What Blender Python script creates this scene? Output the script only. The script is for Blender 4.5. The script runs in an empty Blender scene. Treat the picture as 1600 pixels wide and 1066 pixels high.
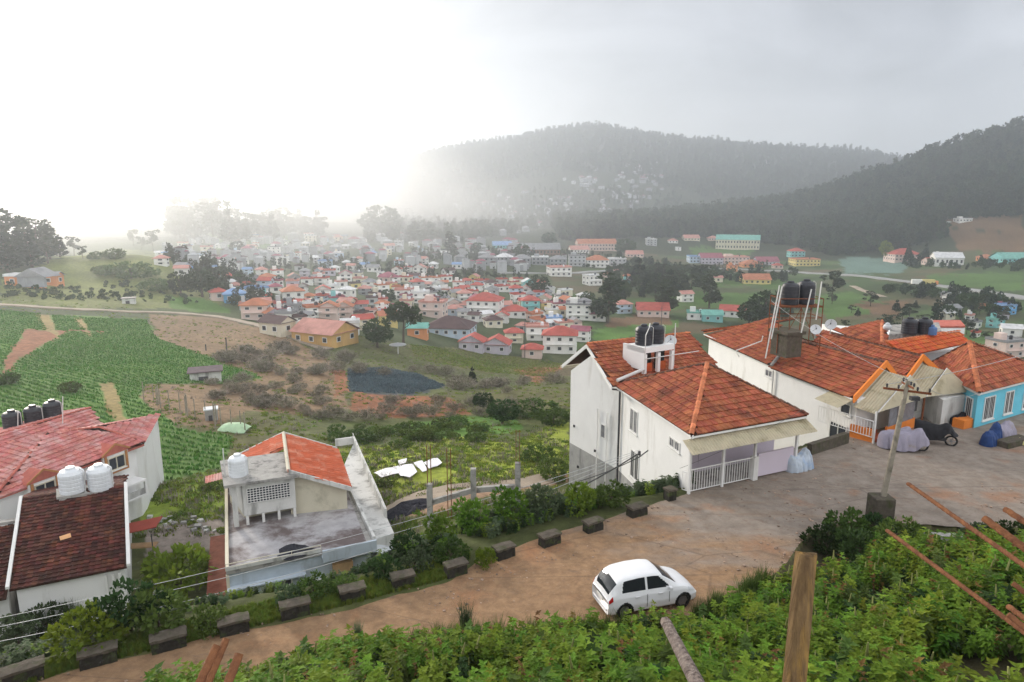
import bpy, math, random
import numpy as np
from mathutils import Vector, Matrix
random.seed(7); RNG = np.random.default_rng(7)
R = math.radians
scene = bpy.context.scene
COL = scene.collection

# ------------------------------------------------------------------ camera, sky, sun, exposure
PITCH = R(11.3); FPX = 1067.0; CAMZ = 13.0
cd = bpy.data.cameras.new('camera'); cam = bpy.data.objects.new('camera', cd); COL.objects.link(cam)
cam.location = (0, 0, CAMZ); cam.rotation_euler = (R(90) - PITCH, 0, 0)
cd.sensor_width = 36; cd.lens = 36 * FPX / 1600; cd.clip_start = 0.05; cd.clip_end = 20000
scene.camera = cam
SUN_AZ, SUN_EL = R(-39), R(17)       # azimuth measured from +Y towards +X
sd = Vector((math.sin(SUN_AZ) * math.cos(SUN_EL), math.cos(SUN_AZ) * math.cos(SUN_EL), math.sin(SUN_EL)))
ld = bpy.data.lights.new('sun', 'SUN'); sun = bpy.data.objects.new('sun', ld); COL.objects.link(sun)
ld.energy = 2.2; ld.angle = R(10); ld.color = (1.0, 0.90, 0.77)
sun.rotation_euler = sd.to_track_quat('Z', 'Y').to_euler()
w = bpy.data.worlds.new('World'); scene.world = w; w.use_nodes = True
nt = w.node_tree; nt.nodes.clear()
def N(tree, t, **k):
    n = tree.nodes.new(t)
    for a, b in k.items():
        if a == 'inp':
            for i, v in b.items(): n.inputs[i].default_value = v
        else: setattr(n, a, b)
    return n
def L(tree, a, b): tree.links.new(a, b)
sky = N(nt, 'ShaderNodeTexSky', sky_type='NISHITA', sun_disc=False, sun_elevation=SUN_EL, sun_rotation=SUN_AZ)
bg1 = N(nt, 'ShaderNodeBackground'); bg1.inputs[1].default_value = 0.07
L(nt, sky.outputs[0], bg1.inputs[0])
tc = N(nt, 'ShaderNodeTexCoord')
dotn = N(nt, 'ShaderNodeVectorMath', operation='DOT_PRODUCT'); dotn.inputs[1].default_value = (-.548, .831, -.10)   # the brightest mist lies low on the left
L(nt, tc.outputs['Generated'], dotn.inputs[0])
mp = N(nt, 'ShaderNodeMapping'); mp.inputs['Scale'].default_value = (1.3, 1.3, 3.2); L(nt, tc.outputs['Generated'], mp.inputs[0])
nz = N(nt, 'ShaderNodeTexNoise', inp={'Scale': 1.5, 'Detail': 6.0, 'Roughness': 0.55, 'Distortion': 0.5}); L(nt, mp.outputs[0], nz.inputs['Vector'])
# cloud brightness: thin and bright round the sun, thick and grey away from it
addn = N(nt, 'ShaderNodeMath', operation='MULTIPLY_ADD'); addn.inputs[1].default_value = 0.20; L(nt, nz.outputs['Fac'], addn.inputs[0]); L(nt, dotn.outputs['Value'], addn.inputs[2])
cr = N(nt, 'ShaderNodeValToRGB'); e = cr.color_ramp.elements
for _ in range(4): e.new(0.5)
SKYR = [(0.0, (.78, .77, .76)), (.45, (.60, .60, .61)), (.68, (.225, .23, .25)), (.878, (.178, .18, .188)), (.908, (.24, .24, .24)), (.932, (.95, .94, .92))]
for i, (p, c) in enumerate(SKYR): e[i].position = p; e[i].color = (*c, 1)
mr = N(nt, 'ShaderNodeMapRange', inp={'From Min': -1.0, 'From Max': 1.20, 'To Min': 0.0, 'To Max': 1.0}); L(nt, addn.outputs[0], mr.inputs[0])
L(nt, mr.outputs[0], cr.inputs[0])
bg2 = N(nt, 'ShaderNodeBackground'); nz2 = N(nt, 'ShaderNodeTexNoise', inp={'Scale': 3.2, 'Detail': 7.0, 'Roughness': 0.55, 'Distortion': 0.7}); L(nt, mp.outputs[0], nz2.inputs['Vector'])
mr2 = N(nt, 'ShaderNodeMapRange', inp={'From Min': .3, 'From Max': .7, 'To Min': .74, 'To Max': 1.26}); L(nt, nz2.outputs['Fac'], mr2.inputs[0])
vm2 = N(nt, 'ShaderNodeVectorMath', operation='SCALE'); L(nt, cr.outputs[0], vm2.inputs[0]); L(nt, mr2.outputs[0], vm2.inputs['Scale'])
L(nt, vm2.outputs[0], bg2.inputs[0]); bg2.inputs[1].default_value = 1.0
SKY2 = bg2
powr = N(nt, 'ShaderNodeMath', operation='POWER'); powr.inputs[1].default_value = 6.0
mx = N(nt, 'ShaderNodeMath', operation='MAXIMUM'); mx.inputs[1].default_value = 0.0; L(nt, dotn.outputs['Value'], mx.inputs[0]); L(nt, mx.outputs[0], powr.inputs[0])
stn = N(nt, 'ShaderNodeMath', operation='MULTIPLY_ADD'); stn.inputs[1].default_value = .6; stn.inputs[2].default_value = 1.02; L(nt, powr.outputs[0], stn.inputs[0])
L(nt, stn.outputs[0], bg2.inputs[1])
ad = N(nt, 'ShaderNodeAddShader'); L(nt, bg1.outputs[0], ad.inputs[0]); L(nt, bg2.outputs[0], ad.inputs[1])
mxs = N(nt, 'ShaderNodeMixShader'); mxs.inputs[0].default_value = 0.85; L(nt, bg1.outputs[0], mxs.inputs[1]); L(nt, bg2.outputs[0], mxs.inputs[2])
wo = N(nt, 'ShaderNodeOutputWorld'); L(nt, mxs.outputs[0], wo.inputs[0])
scene.view_settings.view_transform = 'Standard'; scene.view_settings.look = 'None'
scene.view_settings.exposure = 1.2; scene.view_settings.gamma = 1.0; scene.view_settings.use_curve_mapping = False
scene.render.engine = 'CYCLES'
cy = scene.cycles; cy.max_bounces = 6; cy.diffuse_bounces = 3; cy.glossy_bounces = 2; cy.transmission_bounces = 4; cy.transparent_max_bounces = 8; cy.volume_bounces = 2
cy.use_denoising = True; cy.use_adaptive_sampling = True; cy.adaptive_threshold = 0.02

# ------------------------------------------------------------------ pixel <-> place helpers
cP, sP = math.cos(PITCH), math.sin(PITCH)
def ray(px, py):
    u = (px - 800) / FPX; v = (533 - py) / FPX
    return np.array([u, v * sP + cP, v * cP - sP])
def atz(px, py, z):
    r = ray(px, py); k = (z - CAMZ) / r[2]; return np.array([r[0] * k, r[1] * k, z])
def aty(px, py, y):
    r = ray(px, py); k = y / r[1]; return np.array([r[0] * k, y, CAMZ + r[2] * k])
def proj(x, y, z):
    zz = z - CAMZ; d = y * cP - zz * sP; up = y * sP + zz * cP
    d = np.where(np.abs(d) < 1e-3, 1e-3, d)
    return 800 + FPX * x / d, 533 - FPX * up / d, d

# ------------------------------------------------------------------ tagging
def tag(o, label=None, cat=None, group=None, kind=None):
    if label: o['label'] = label
    if cat: o['category'] = cat
    if group: o['group'] = group
    if kind: o['kind'] = kind
    return o
def empty(name, loc, label, cat, group=None, rz=0):
    o = bpy.data.objects.new(name, None); COL.objects.link(o); o.location = Vector([float(v) for v in loc]); o.rotation_euler = (0, 0, rz)
    o.empty_display_size = 0.3
    return tag(o, label, cat, group)
def wloc(o):
    v = Vector((0, 0, 0))
    while o is not None: v += o.location; o = o.parent
    return v
KIDS = {}
def link(name, me, parent=None):
    o = bpy.data.objects.new(name, me); COL.objects.link(o)
    if parent is not None:
        o.parent = parent; KIDS.setdefault(parent.name, []).append(o)
    return o
def copy_tree(o, loc, rz=None, scale=None, label=None, group=None):
    c = o.copy(); COL.objects.link(c); c.location = Vector([float(v) for v in loc])
    if rz is not None: c.rotation_euler = (c.rotation_euler[0], c.rotation_euler[1], rz)
    if scale is not None: c.scale = (scale,) * 3 if not hasattr(scale, '__len__') else scale
    if label: c['label'] = label
    if group: c['group'] = group
    def rec(src, dst):
        for ch in KIDS.get(src.name, []):
            d = ch.copy(); COL.objects.link(d); d.parent = dst; KIDS.setdefault(dst.name, []).append(d); rec(ch, d)
    rec(o, c)
    return c

# ------------------------------------------------------------------ mesh builder
class MB:
    def __init__(s): s.v = []; s.f = []; s.m = []
    def add(s, vs, fs, mi=0):
        b = len(s.v); s.v += [tuple(float(c) for c in p) for p in vs]; s.f += [tuple(i + b for i in f) for f in fs]; s.m += [mi] * len(fs); return s
    def obox(s, o, ex, ey, ez, mi=0):
        o, ex, ey, ez = map(lambda a: np.array(a, float), (o, ex, ey, ez))
        if np.dot(np.cross(ex, ey), ez) < 0: ex, ey = ey, ex
        P = [o, o + ex, o + ex + ey, o + ey, o + ez, o + ex + ez, o + ex + ey + ez, o + ey + ez]
        return s.add(P, [(0, 3, 2, 1), (4, 5, 6, 7), (0, 1, 5, 4), (1, 2, 6, 5), (2, 3, 7, 6), (3, 0, 4, 7)], mi)
    def box(s, c, sz, rz=0, mi=0):
        a, b = math.cos(rz), math.sin(rz); ex = np.array([a, b, 0]) * sz[0]; ey = np.array([-b, a, 0]) * sz[1]; ez = np.array([0, 0, sz[2]])
        return s.obox(np.array(c, float) - ex / 2 - ey / 2 - ez / 2, ex, ey, ez, mi)
    def prism(s, poly, dz, mi=0):
        poly = [np.array(p, float) for p in poly]; n = len(poly)
        ar = sum(poly[i][0] * poly[(i + 1) % n][1] - poly[(i + 1) % n][0] * poly[i][1] for i in range(n))
        if ar < 0: poly = poly[::-1]
        up = [p + np.array([0, 0, dz]) if not hasattr(dz, '__len__') else p + np.array(dz) for p in poly]
        lo, hi = (poly, up) if (dz if not hasattr(dz, '__len__') else dz[2]) > 0 else (up, poly)
        return s.add(lo + hi, [tuple(range(n - 1, -1, -1)), tuple(range(n, 2 * n))] + [(i, (i + 1) % n, n + (i + 1) % n, n + i) for i in range(n)], mi)
    def tube(s, pts, r, n=8, mi=0, cap=True):
        pts = [np.array(p, float) for p in pts]; rs = r if hasattr(r, '__len__') else [r] * len(pts)
        b = []; prev = None
        for i, p in enumerate(pts):
            t = pts[min(i + 1, len(pts) - 1)] - pts[max(i - 1, 0)]; t = t / (np.linalg.norm(t) + 1e-9)
            if prev is None:
                a = np.array([0, 0, 1.0]) if abs(t[2]) < .9 else np.array([1.0, 0, 0])
                u = np.cross(t, a)
            else: u = prev - t * np.dot(prev, t)
            u = u / (np.linalg.norm(u) + 1e-9); prev = u; w_ = np.cross(t, u)
            for k in range(n):
                a_ = 2 * math.pi * k / n; b.append(p + rs[i] * (math.cos(a_) * u + math.sin(a_) * w_))
        f = []
        for i in range(len(pts) - 1):
            for k in range(n): f.append((i * n + k, i * n + (k + 1) % n, (i + 1) * n + (k + 1) % n, (i + 1) * n + k))
        if cap: f.append(tuple(range(n - 1, -1, -1))); f.append(tuple((len(pts) - 1) * n + k for k in range(n)))
        return s.add(b, f, mi)
    def bar(s, a, b, r, n=6, mi=0): return s.tube([a, b], r, n, mi)
    def lathe(s, c, prof, n=20, mi=0):
        b = []; f = []
        for (r_, z_) in prof:
            for k in range(n): a = 2 * math.pi * k / n; b.append((c[0] + r_ * math.cos(a), c[1] + r_ * math.sin(a), c[2] + z_))
        for i in range(len(prof) - 1):
            for k in range(n): f.append((i * n + k, i * n + (k + 1) % n, (i + 1) * n + (k + 1) % n, (i + 1) * n + k))
        f.append(tuple(range(n - 1, -1, -1))); f.append(tuple((len(prof) - 1) * n + k for k in range(n)))
        return s.add(b, f, mi)
    def plate(s, poly, nrm, th, mi=0):      # planar polygon thickened along nrm
        nrm = np.array(nrm, float); nrm = nrm / np.linalg.norm(nrm); P = [np.array(p, float) for p in poly]; n = len(P)
        m = sum(np.cross(P[i], P[(i + 1) % n]) for i in range(n))
        if np.dot(m, nrm) < 0: P = P[::-1]
        lo = [p - nrm * th for p in P]
        return s.add(lo + P, [tuple(range(n - 1, -1, -1)), tuple(range(n, 2 * n))] + [(i, (i + 1) % n, n + (i + 1) % n, n + i) for i in range(n)], mi)
    def build(s, name, mats, parent=None, local=False, smooth=False, bevel=0):
        me = bpy.data.meshes.new(name)
        off = Vector((0, 0, 0)) if (local or parent is None) else wloc(parent)
        loc = Vector((0, 0, 0))
        V = np.array(s.v, float)
        if parent is None and not local:
            loc = Vector((float(V[:, 0].mean()), float(V[:, 1].mean()), float(V[:, 2].min()))); off = loc
        V = V - np.array(off)
        me.from_pydata(V.tolist(), [], s.f)
        if not hasattr(mats, '__len__'): mats = [mats]
        for m in mats: me.materials.append(m)
        if len(mats) > 1: me.polygons.foreach_set('material_index', s.m)
        if smooth: me.polygons.foreach_set('use_smooth', [True] * len(s.f))
        me.update()
        o = link(name, me, parent); o.location = loc
        if bevel:
            b = o.modifiers.new('bevel', 'BEVEL'); b.width = bevel; b.segments = 2; b.limit_method = 'ANGLE'
        return o

# ------------------------------------------------------------------ materials
def mat(name, col, rough=0.85, var=0.15, scale=2.0, col2=None, stain=None, stain_amt=0.0, stain_scale=0.6, bump=0.0, bump_scale=20, metal=0, rnd=0.0, hue=0.0, streak=0, trans=0, island=False, spec=None, grain=0):
    m = bpy.data.materials.new(name); m.use_nodes = True; t = m.node_tree; bs = t.nodes['Principled BSDF']
    bs.inputs['Roughness'].default_value = rough; bs.inputs['Metallic'].default_value = metal
    spec = spec if spec is not None else (.5 if rough < .5 else .18)
    bs.inputs['Specular IOR Level'].default_value = spec
    g = N(t, 'ShaderNodeNewGeometry'); pos = g.outputs['Position']
    if grain:
        gm_ = N(t, 'ShaderNodeMapping'); gm_.inputs['Scale'].default_value = (1, 1, grain); L(t, pos, gm_.inputs[0]); pos = gm_.outputs[0]
    n1 = N(t, 'ShaderNodeTexNoise', inp={'Scale': scale, 'Detail': 6.0, 'Roughness': 0.6}); L(t, pos, n1.inputs['Vector'])
    mr = N(t, 'ShaderNodeMapRange', inp={'From Min': 0.3, 'From Max': 0.7}); L(t, n1.outputs['Fac'], mr.inputs[0])
    c2 = col2 if col2 else tuple(c * (1 - var) for c in col); c1 = col if col2 else tuple(min(1, c * (1 + var)) for c in col)
    mix = N(t, 'ShaderNodeMix', data_type='RGBA'); mix.inputs['A'].default_value = (*c1, 1); mix.inputs['B'].default_value = (*c2, 1); L(t, mr.outputs[0], mix.inputs['Factor'])
    out = mix.outputs['Result']
    if stain:
        mp = N(t, 'ShaderNodeMapping'); mp.inputs['Scale'].default_value = (1, 1, 0.25 if streak else 1); L(t, pos, mp.inputs[0])
        n2 = N(t, 'ShaderNodeTexNoise', inp={'Scale': stain_scale, 'Detail': 8.0, 'Roughness': 0.65, 'Distortion': 0.3}); L(t, mp.outputs[0], n2.inputs['Vector'])
        m2 = N(t, 'ShaderNodeMapRange', inp={'From Min': 0.60 - .20 * stain_amt, 'From Max': 0.74 - .20 * stain_amt}); L(t, n2.outputs['Fac'], m2.inputs[0])
        m3 = N(t, 'ShaderNodeMath', operation='MULTIPLY'); m3.inputs[1].default_value = min(1, .5 + stain_amt * .5); L(t, m2.outputs[0], m3.inputs[0])
        mx = N(t, 'ShaderNodeMix', data_type='RGBA'); L(t, out, mx.inputs['A']); mx.inputs['B'].default_value = (*stain, 1); L(t, m3.outputs[0], mx.inputs['Factor']); out = mx.outputs['Result']
    if rnd:
        oi = N(t, 'ShaderNodeObjectInfo')
        ss = N(t, 'ShaderNodeMath', operation='ADD'); L(t, oi.outputs['Random'], ss.inputs[0])
        if island: L(t, g.outputs['Random Per Island'], ss.inputs[1])
        else: ss.inputs[1].default_value = 0.0
        fr = N(t, 'ShaderNodeMath', operation='FRACT'); L(t, ss.outputs[0], fr.inputs[0])
        mv = N(t, 'ShaderNodeMapRange', inp={'To Min': 1 - rnd, 'To Max': 1 + rnd}); L(t, fr.outputs[0], mv.inputs[0])
        hs = N(t, 'ShaderNodeHueSaturation'); L(t, out, hs.inputs['Color']); L(t, mv.outputs[0], hs.inputs['Value'])
        if hue:
            fr2 = N(t, 'ShaderNodeMath', operation='MULTIPLY'); fr2.inputs[1].default_value = 7.31; L(t, fr.outputs[0], fr2.inputs[0])
            fr3 = N(t, 'ShaderNodeMath', operation='FRACT'); L(t, fr2.outputs[0], fr3.inputs[0])
            mh = N(t, 'ShaderNodeMapRange', inp={'To Min': 0.5 - hue, 'To Max': 0.5 + hue}); L(t, fr3.outputs[0], mh.inputs[0]); L(t, mh.outputs[0], hs.inputs['Hue'])
        out = hs.outputs['Color']
    L(t, out, bs.inputs['Base Color'])
    if trans:
        tr = N(t, 'ShaderNodeBsdfTranslucent'); L(t, out, tr.inputs['Color']); ms = N(t, 'ShaderNodeMixShader'); ms.inputs[0].default_value = trans
        L(t, bs.outputs[0], ms.inputs[1]); L(t, tr.outputs[0], ms.inputs[2]); L(t, ms.outputs[0], t.nodes['Material Output'].inputs[0])
    if bump:
        n3 = N(t, 'ShaderNodeTexNoise', inp={'Scale': bump_scale, 'Detail': 5.0}); L(t, pos, n3.inputs['Vector'])
        b = N(t, 'ShaderNodeBump', inp={'Strength': bump, 'Distance': 0.05}); L(t, n3.outputs['Fac'], b.inputs['Height']); L(t, b.outputs[0], bs.inputs['Normal'])
    return m
M = {}
M['white'] = mat('white_paint', (.80, .80, .79), .8, .03, 1.2, stain=(.50, .48, .44), stain_amt=.28, stain_scale=.7, streak=1, bump=.1)
M['white_dirty'] = mat('weathered_white_paint', (.62, .62, .60), .85, .08, 1.2, stain=(.20, .20, .19), stain_amt=.5, stain_scale=1.1, streak=1, bump=.2)
M['paleblue'] = mat('pale_blue_weathered_paint', (.48, .55, .62), .85, .08, 1.5, stain=(.27, .29, .30), stain_amt=.25, stain_scale=1.2, streak=1)
M['lilac'] = mat('lilac_paint', (.62, .55, .64), .8, .04, 1)
M['cream'] = mat('cream_paint', (.62, .58, .46), .8, .06, 1, stain=(.3, .28, .2), stain_amt=.2)
M['grey_render'] = mat('grey_cement_render', (.36, .36, .35), .9, .12, 2.5, stain=(.18, .18, .18), stain_amt=.4, stain_scale=1.5, streak=1, bump=.3)
M['concrete'] = mat('weathered_concrete', (.36, .35, .33), .92, .15, 3, stain=(.10, .10, .10), stain_amt=.5, stain_scale=1.6, bump=.4)
M['terrace'] = mat('stained_terrace_floor', (.40, .39, .40), .8, .18, 1.6, stain=(.12, .09, .085), stain_amt=.8, stain_scale=.45, bump=.2, bump_scale=9)
M['mossy'] = mat('mossy_black_stone', (.035, .032, .028), .95, .3, 5, stain=(.07, .10, .03), stain_amt=.4, stain_scale=2.5, bump=.8, bump_scale=12)
M['mossy_top'] = mat('lichened_stone_top', (.10, .085, .068), .95, .25, 5, stain=(.06, .07, .03), stain_amt=.5, stain_scale=3, bump=.6, bump_scale=14)
M['tile'] = mat('terracotta_tile', (.33, .10, .05), .75, .25, 2.2, stain=(.07, .032, .026), stain_amt=.35, stain_scale=.75, rnd=.22, hue=.010, island=True)
M['tile_new'] = mat('bright_terracotta_tile', (.50, .11, .035), .75, .15, 3, stain=(.12, .04, .03), stain_amt=.1, stain_scale=.75, rnd=.2, hue=.01, island=True)
M['tile_base'] = mat('dark_roof_underlay', (.06, .028, .02), .9, .2, 3)
M['tile_brown'] = mat('old_brown_tile', (.11, .035, .025), .85, .35, 1.2, col2=(.045, .018, .016), stain=(.22, .06, .03), stain_amt=.3, stain_scale=1.1, rnd=.45, hue=.015, island=True)
M['ridge'] = mat('ridge_tile', (.50, .17, .08), .8, .3, 4, stain=(.08, .05, .04), stain_amt=.3, stain_scale=3, rnd=.25, island=True)
M['ridge_dark'] = mat('sooty_ridge_mortar', (.17, .09, .065), .9, .4, 5, stain=(.05, .04, .035), stain_amt=.6, stain_scale=3, rnd=.25)
M['tile_pink'] = mat('faded_pink_tile', (.47, .17, .15), .8, .22, 1.6, stain=(.55, .33, .31), stain_amt=.7, stain_scale=.8, rnd=.14, hue=.008, island=True)
M['tile_pinkdirt'] = mat('faded_pink_ridge', (.42, .13, .10), .85, .2, 3, rnd=.15)
M['tile_orange'] = mat('orange_sheet_tile', (.52, .12, .055), .75, .12, 1.3, stain=(.60, .27, .18), stain_amt=.5, stain_scale=.9, rnd=.10, island=True)
M['orange'] = mat('orange_paint', (.75, .23, .045), .7, .08, 2)
M['cyan'] = mat('sky_blue_paint', (.16, .55, .70), .8, .06, 1.2, stain=(.1, .3, .38), stain_amt=.1)
M['glass'] = mat('window_glass', (.03, .035, .045), .12, .1, 1)
M['glass_grey'] = mat('grey_curtained_glass', (.20, .20, .22), .25, .3, 3)
M['frame'] = mat('white_window_frame', (.72, .72, .70), .6, .05, 2)
M['frame_brown'] = mat('brown_window_frame', (.12, .07, .045), .6, .1, 2)
M['metal'] = mat('galvanised_metal', (.42, .43, .44), .45, .1, 4, metal=.6)
M['metal_dark'] = mat('dark_pipe', (.06, .06, .065), .6, .2, 5)
M['pvc'] = mat('pale_pvc_pipe', (.62, .62, .60), .5, .1, 3)
M['tank_black'] = mat('black_water_tank_plastic', (.018, .02, .028), .42, .2, 3)
M['tank_white'] = mat('white_water_tank_plastic', (.70, .73, .76), .45, .05, 3, stain=(.35, .35, .33), stain_amt=.15, stain_scale=1.5, streak=1)
M['rust'] = mat('rusty_iron', (.25, .085, .035), .85, .35, 8, col2=(.12, .045, .025), bump=.3, bump_scale=40)
M['rebar'] = mat('rusted_rebar', (.23, .10, .045), .85, .3, 30, col2=(.11, .045, .025), bump=.3, bump_scale=120)
M['poly'] = mat('corrugated_cream_sheet', (.72, .66, .50), .5, .08, 2, stain=(.42, .36, .20), stain_amt=.3, stain_scale=1.0, trans=.45)
M['tin'] = mat('corrugated_white_tin', (.62, .66, .70), .5, .06, 2, stain=(.4, .42, .44), stain_amt=.3)
M['dish'] = mat('dish_paint', (.60, .62, .64), .5, .05, 3)
M['black'] = mat('black_rubber', (.02, .02, .02), .8, .2, 10)
M['alloy'] = mat('alloy_wheel', (.35, .36, .38), .35, .1, 10, metal=.8)
M['carwhite'] = mat('white_car_paint', (.80, .81, .83), .22, .01, 1)
M['carglass'] = mat('tinted_car_glass', (.02, .024, .03), .06, .1, 1)
M['lampred'] = mat('red_tail_lamp', (.45, .02, .02), .2, .1, 5)
M['lampclear'] = mat('clear_headlamp', (.6, .62, .65), .1, .1, 5)
M['cover_grey'] = mat('lilac_grey_vehicle_cover', (.30, .28, .35), .75, .1, 3, stain=(.28, .24, .22), stain_amt=.3, stain_scale=2)
M['cover_silver'] = mat('silver_blue_vehicle_cover', (.42, .48, .56), .45, .15, 4, stain=(.22, .34, .55), stain_amt=.5, stain_scale=1.5)
M['cover_black'] = mat('black_vehicle_cover', (.018, .018, .022), .6, .3, 5)
M['cover_blue'] = mat('blue_vehicle_cover', (.02, .05, .16), .6, .3, 4)
M['wood'] = mat('weathered_post_wood', (.20, .13, .06), .9, .4, 14, col2=(.07, .042, .022), stain=(.30, .18, .05), stain_amt=.5, stain_scale=9, bump=.8, bump_scale=30, grain=.06)
M['wood_grey'] = mat('grey_driftwood', (.30, .25, .22), .9, .4, 30, col2=(.08, .06, .055), bump=.8, bump_scale=40, grain=.12)
M['polewood'] = mat('weathered_pole', (.28, .25, .20), .9, .2, 4, stain=(.12, .11, .08), stain_amt=.4, stain_scale=2)
M['plywood'] = mat('plywood_sheet', (.42, .27, .14), .8, .2, 2)
M['laterite'] = mat('red_cut_earth', (.16, .055, .035), .95, .3, 2, bump=.8, bump_scale=5)
M['sheet'] = mat('white_plastic_sheet', (.78, .78, .80), .5, .03, 3)
M['wire'] = mat('overhead_wire', (.10, .10, .10), .6, .1, 5)
M['coal'] = mat('dark_gravel_heap', (.035, .035, .045), .95, .4, 8, bump=1, bump_scale=15)
# leaves
def leafm(name, c1, c2, rnd=.3, hue=.02, sc=.8): return mat(name, c1, .6, .2, sc, col2=c2, rnd=rnd, hue=hue, trans=.25, spec=.05)
M['nettle'] = leafm('nettle_leaf', (.175, .27, .033), (.065, .135, .016), .35, .025, .7)
M['leaf_dark'] = leafm('dark_leaf', (.045, .08, .025), (.022, .045, .015))
M['leaf_mid'] = leafm('mid_leaf', (.10, .155, .035), (.055, .09, .022))
M['leaf_yellow'] = leafm('yellow_green_leaf', (.16, .20, .02), (.08, .13, .015))
M['leaf_grey'] = leafm('grey_green_leaf', (.10, .14, .07), (.06, .09, .045))
M['leaf_pine'] = leafm('conifer_needles', (.022, .042, .022), (.012, .026, .014), .35, .02, .05)
M['leaf_euc'] = leafm('eucalyptus_leaf', (.05, .065, .035), (.03, .045, .022), .35, .03, .05)
M['twig'] = mat('bare_twigs', (.27, .235, .20), .9, .25, 3, rnd=.2)
M['bark'] = mat('bark', (.09, .07, .055), .95, .3, 5, bump=.5)
M['crop'] = leafm('crop_leaf', (.085, .21, .035), (.06, .165, .028), .18, .015, .05)
M['cabbage'] = leafm('blue_grey_crop_leaf', (.10, .145, .17), (.07, .105, .13), .2, .01, .1)
M['dead_leaf'] = leafm('dead_leaf', (.22, .13, .04), (.12, .07, .03), .3, .02, 1)
M['grass'] = leafm('grass_blade', (.19, .25, .045), (.12, .18, .03), .3, .03, .1)
M['flower'] = mat('pale_flower_spike', (.26, .27, .10), .8, .2, 3)

# ------------------------------------------------------------------ terrain
def vnoise(x, y, s, seed=0):
    x = np.asarray(x) / s; y = np.asarray(y) / s; xi = np.floor(x).astype(np.int64); yi = np.floor(y).astype(np.int64); fx = x - xi; fy = y - yi
    fx = fx * fx * (3 - 2 * fx); fy = fy * fy * (3 - 2 * fy)
    def hsh(a, b):
        n = (a * 374761393 + b * 668265263 + seed * 974711) & 0x7fffffff
        n = (n ^ (n >> 13)) * 1274126177 & 0x7fffffff
        return ((n ^ (n >> 16)) & 0xffff) / 65535.0
    return (hsh(xi, yi) * (1 - fx) + hsh(xi + 1, yi) * fx) * (1 - fy) + (hsh(xi, yi + 1) * (1 - fx) + hsh(xi + 1, yi + 1) * fx) * fy
def fbm(x, y, s, n=4, seed=0):
    t = 0; a = 1; tot = 0
    for i in range(n): t = t + a * vnoise(x, y, s / 2 ** i, seed + i * 17); tot += a; a *= .5
    return t / tot
FE = np.array([(-60, -8), (-30, 8), (-20, 13.2), (-13.4, 17.2), (-12.2, 18.2), (-9, 19.9), (-5.5, 21.6), (-2, 23.2), (1.6, 25.6), (5.6, 28.1), (7.9, 29.2), (12.1, 32.2), (16.4, 35.4), (18.9, 37), (24, 41.5), (27, 41.5), (32, 42.5), (45, 49), (80, 60)])
NE = np.array([(-60, -14), (-30, 4), (-13, 13.9), (-9, 16.2), (-5.8, 17.5), (-2, 18.4), (2.1, 18.9), (6.2, 19.8), (9.5, 22.3), (12.0, 25.4), (14.5, 26.5), (20.8, 25.9), (30, 24.5), (45, 22), (80, 16)])
CT = [(250, 600, 86), (60, 600, 80), (-150, 600, 80), (200, 500, 150), (0, 490, 140), (-200, 490, 140), (200, 440, 215), (120, 440, 215), (215, 400, 255), (310, 470, 200), (420, 500, 180),
      (0, 430, 205), (50, 400, 300), (-200, 380, 300), (500, 540, 150), (500, 510, 170), (650, 540, 170), (740, 560, 190), (650, 600, 110), (650, 650, 80), (650, 700, 58), (640, 740, 48), (700, 790, 38),
      (760, 828, 31.5), (600, 450, 330), (450, 440, 330), (735, 520, 230), (870, 520, 240), (930, 510, 260), (1000, 500, 280), (1100, 480, 330), (870, 430, 450), (1150, 390, 750), (1350, 430, 480),
      (1500, 440, 420), (1600, 480, 300), (1590, 560, 205), (1800, 500, 250), (700, 400, 560), (600, 380, 700), (400, 400, 500), (300, 380, 600), (100, 395, 500), (760, 340, 1200), (800, 300, 1500),
      (920, 204, 2000), (840, 216, 2000), (750, 232, 1900), (650, 258, 1800), (550, 300, 1700), (430, 330, 1500), (300, 335, 1300), (400, 352, 900), (250, 362, 800), (0, 350, 900), (1050, 219, 2000), (1200, 234, 2000), (1350, 243, 2000),
      (1440, 262, 2000), (1600, 265, 2000), (1100, 330, 1300), (1000, 352, 1000), (880, 365, 900), (1060, 345, 1000), (1180, 338, 1000), (1350, 290, 980), (1450, 262, 950), (1600, 228, 900), (1800, 180, 900),
      (1200, 384, 760), (1400, 392, 640), (1600, 392, 560), (1500, 352, 650), (1600, 345, 640), (1270, 350, 880), (1000, 380, 780), (265, 815, 41), (100, 800, 44), (300, 750, 48), (150, 720, 58), (0, 740, 55), (889, 785, 42.4), (820, 740, 50), (880, 660, 72), (900, 600, 105),
      (250, 680, 61), (60, 680, 61)]
C3 = [tuple(aty(a, b, c)) for a, b, c in CT]
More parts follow.
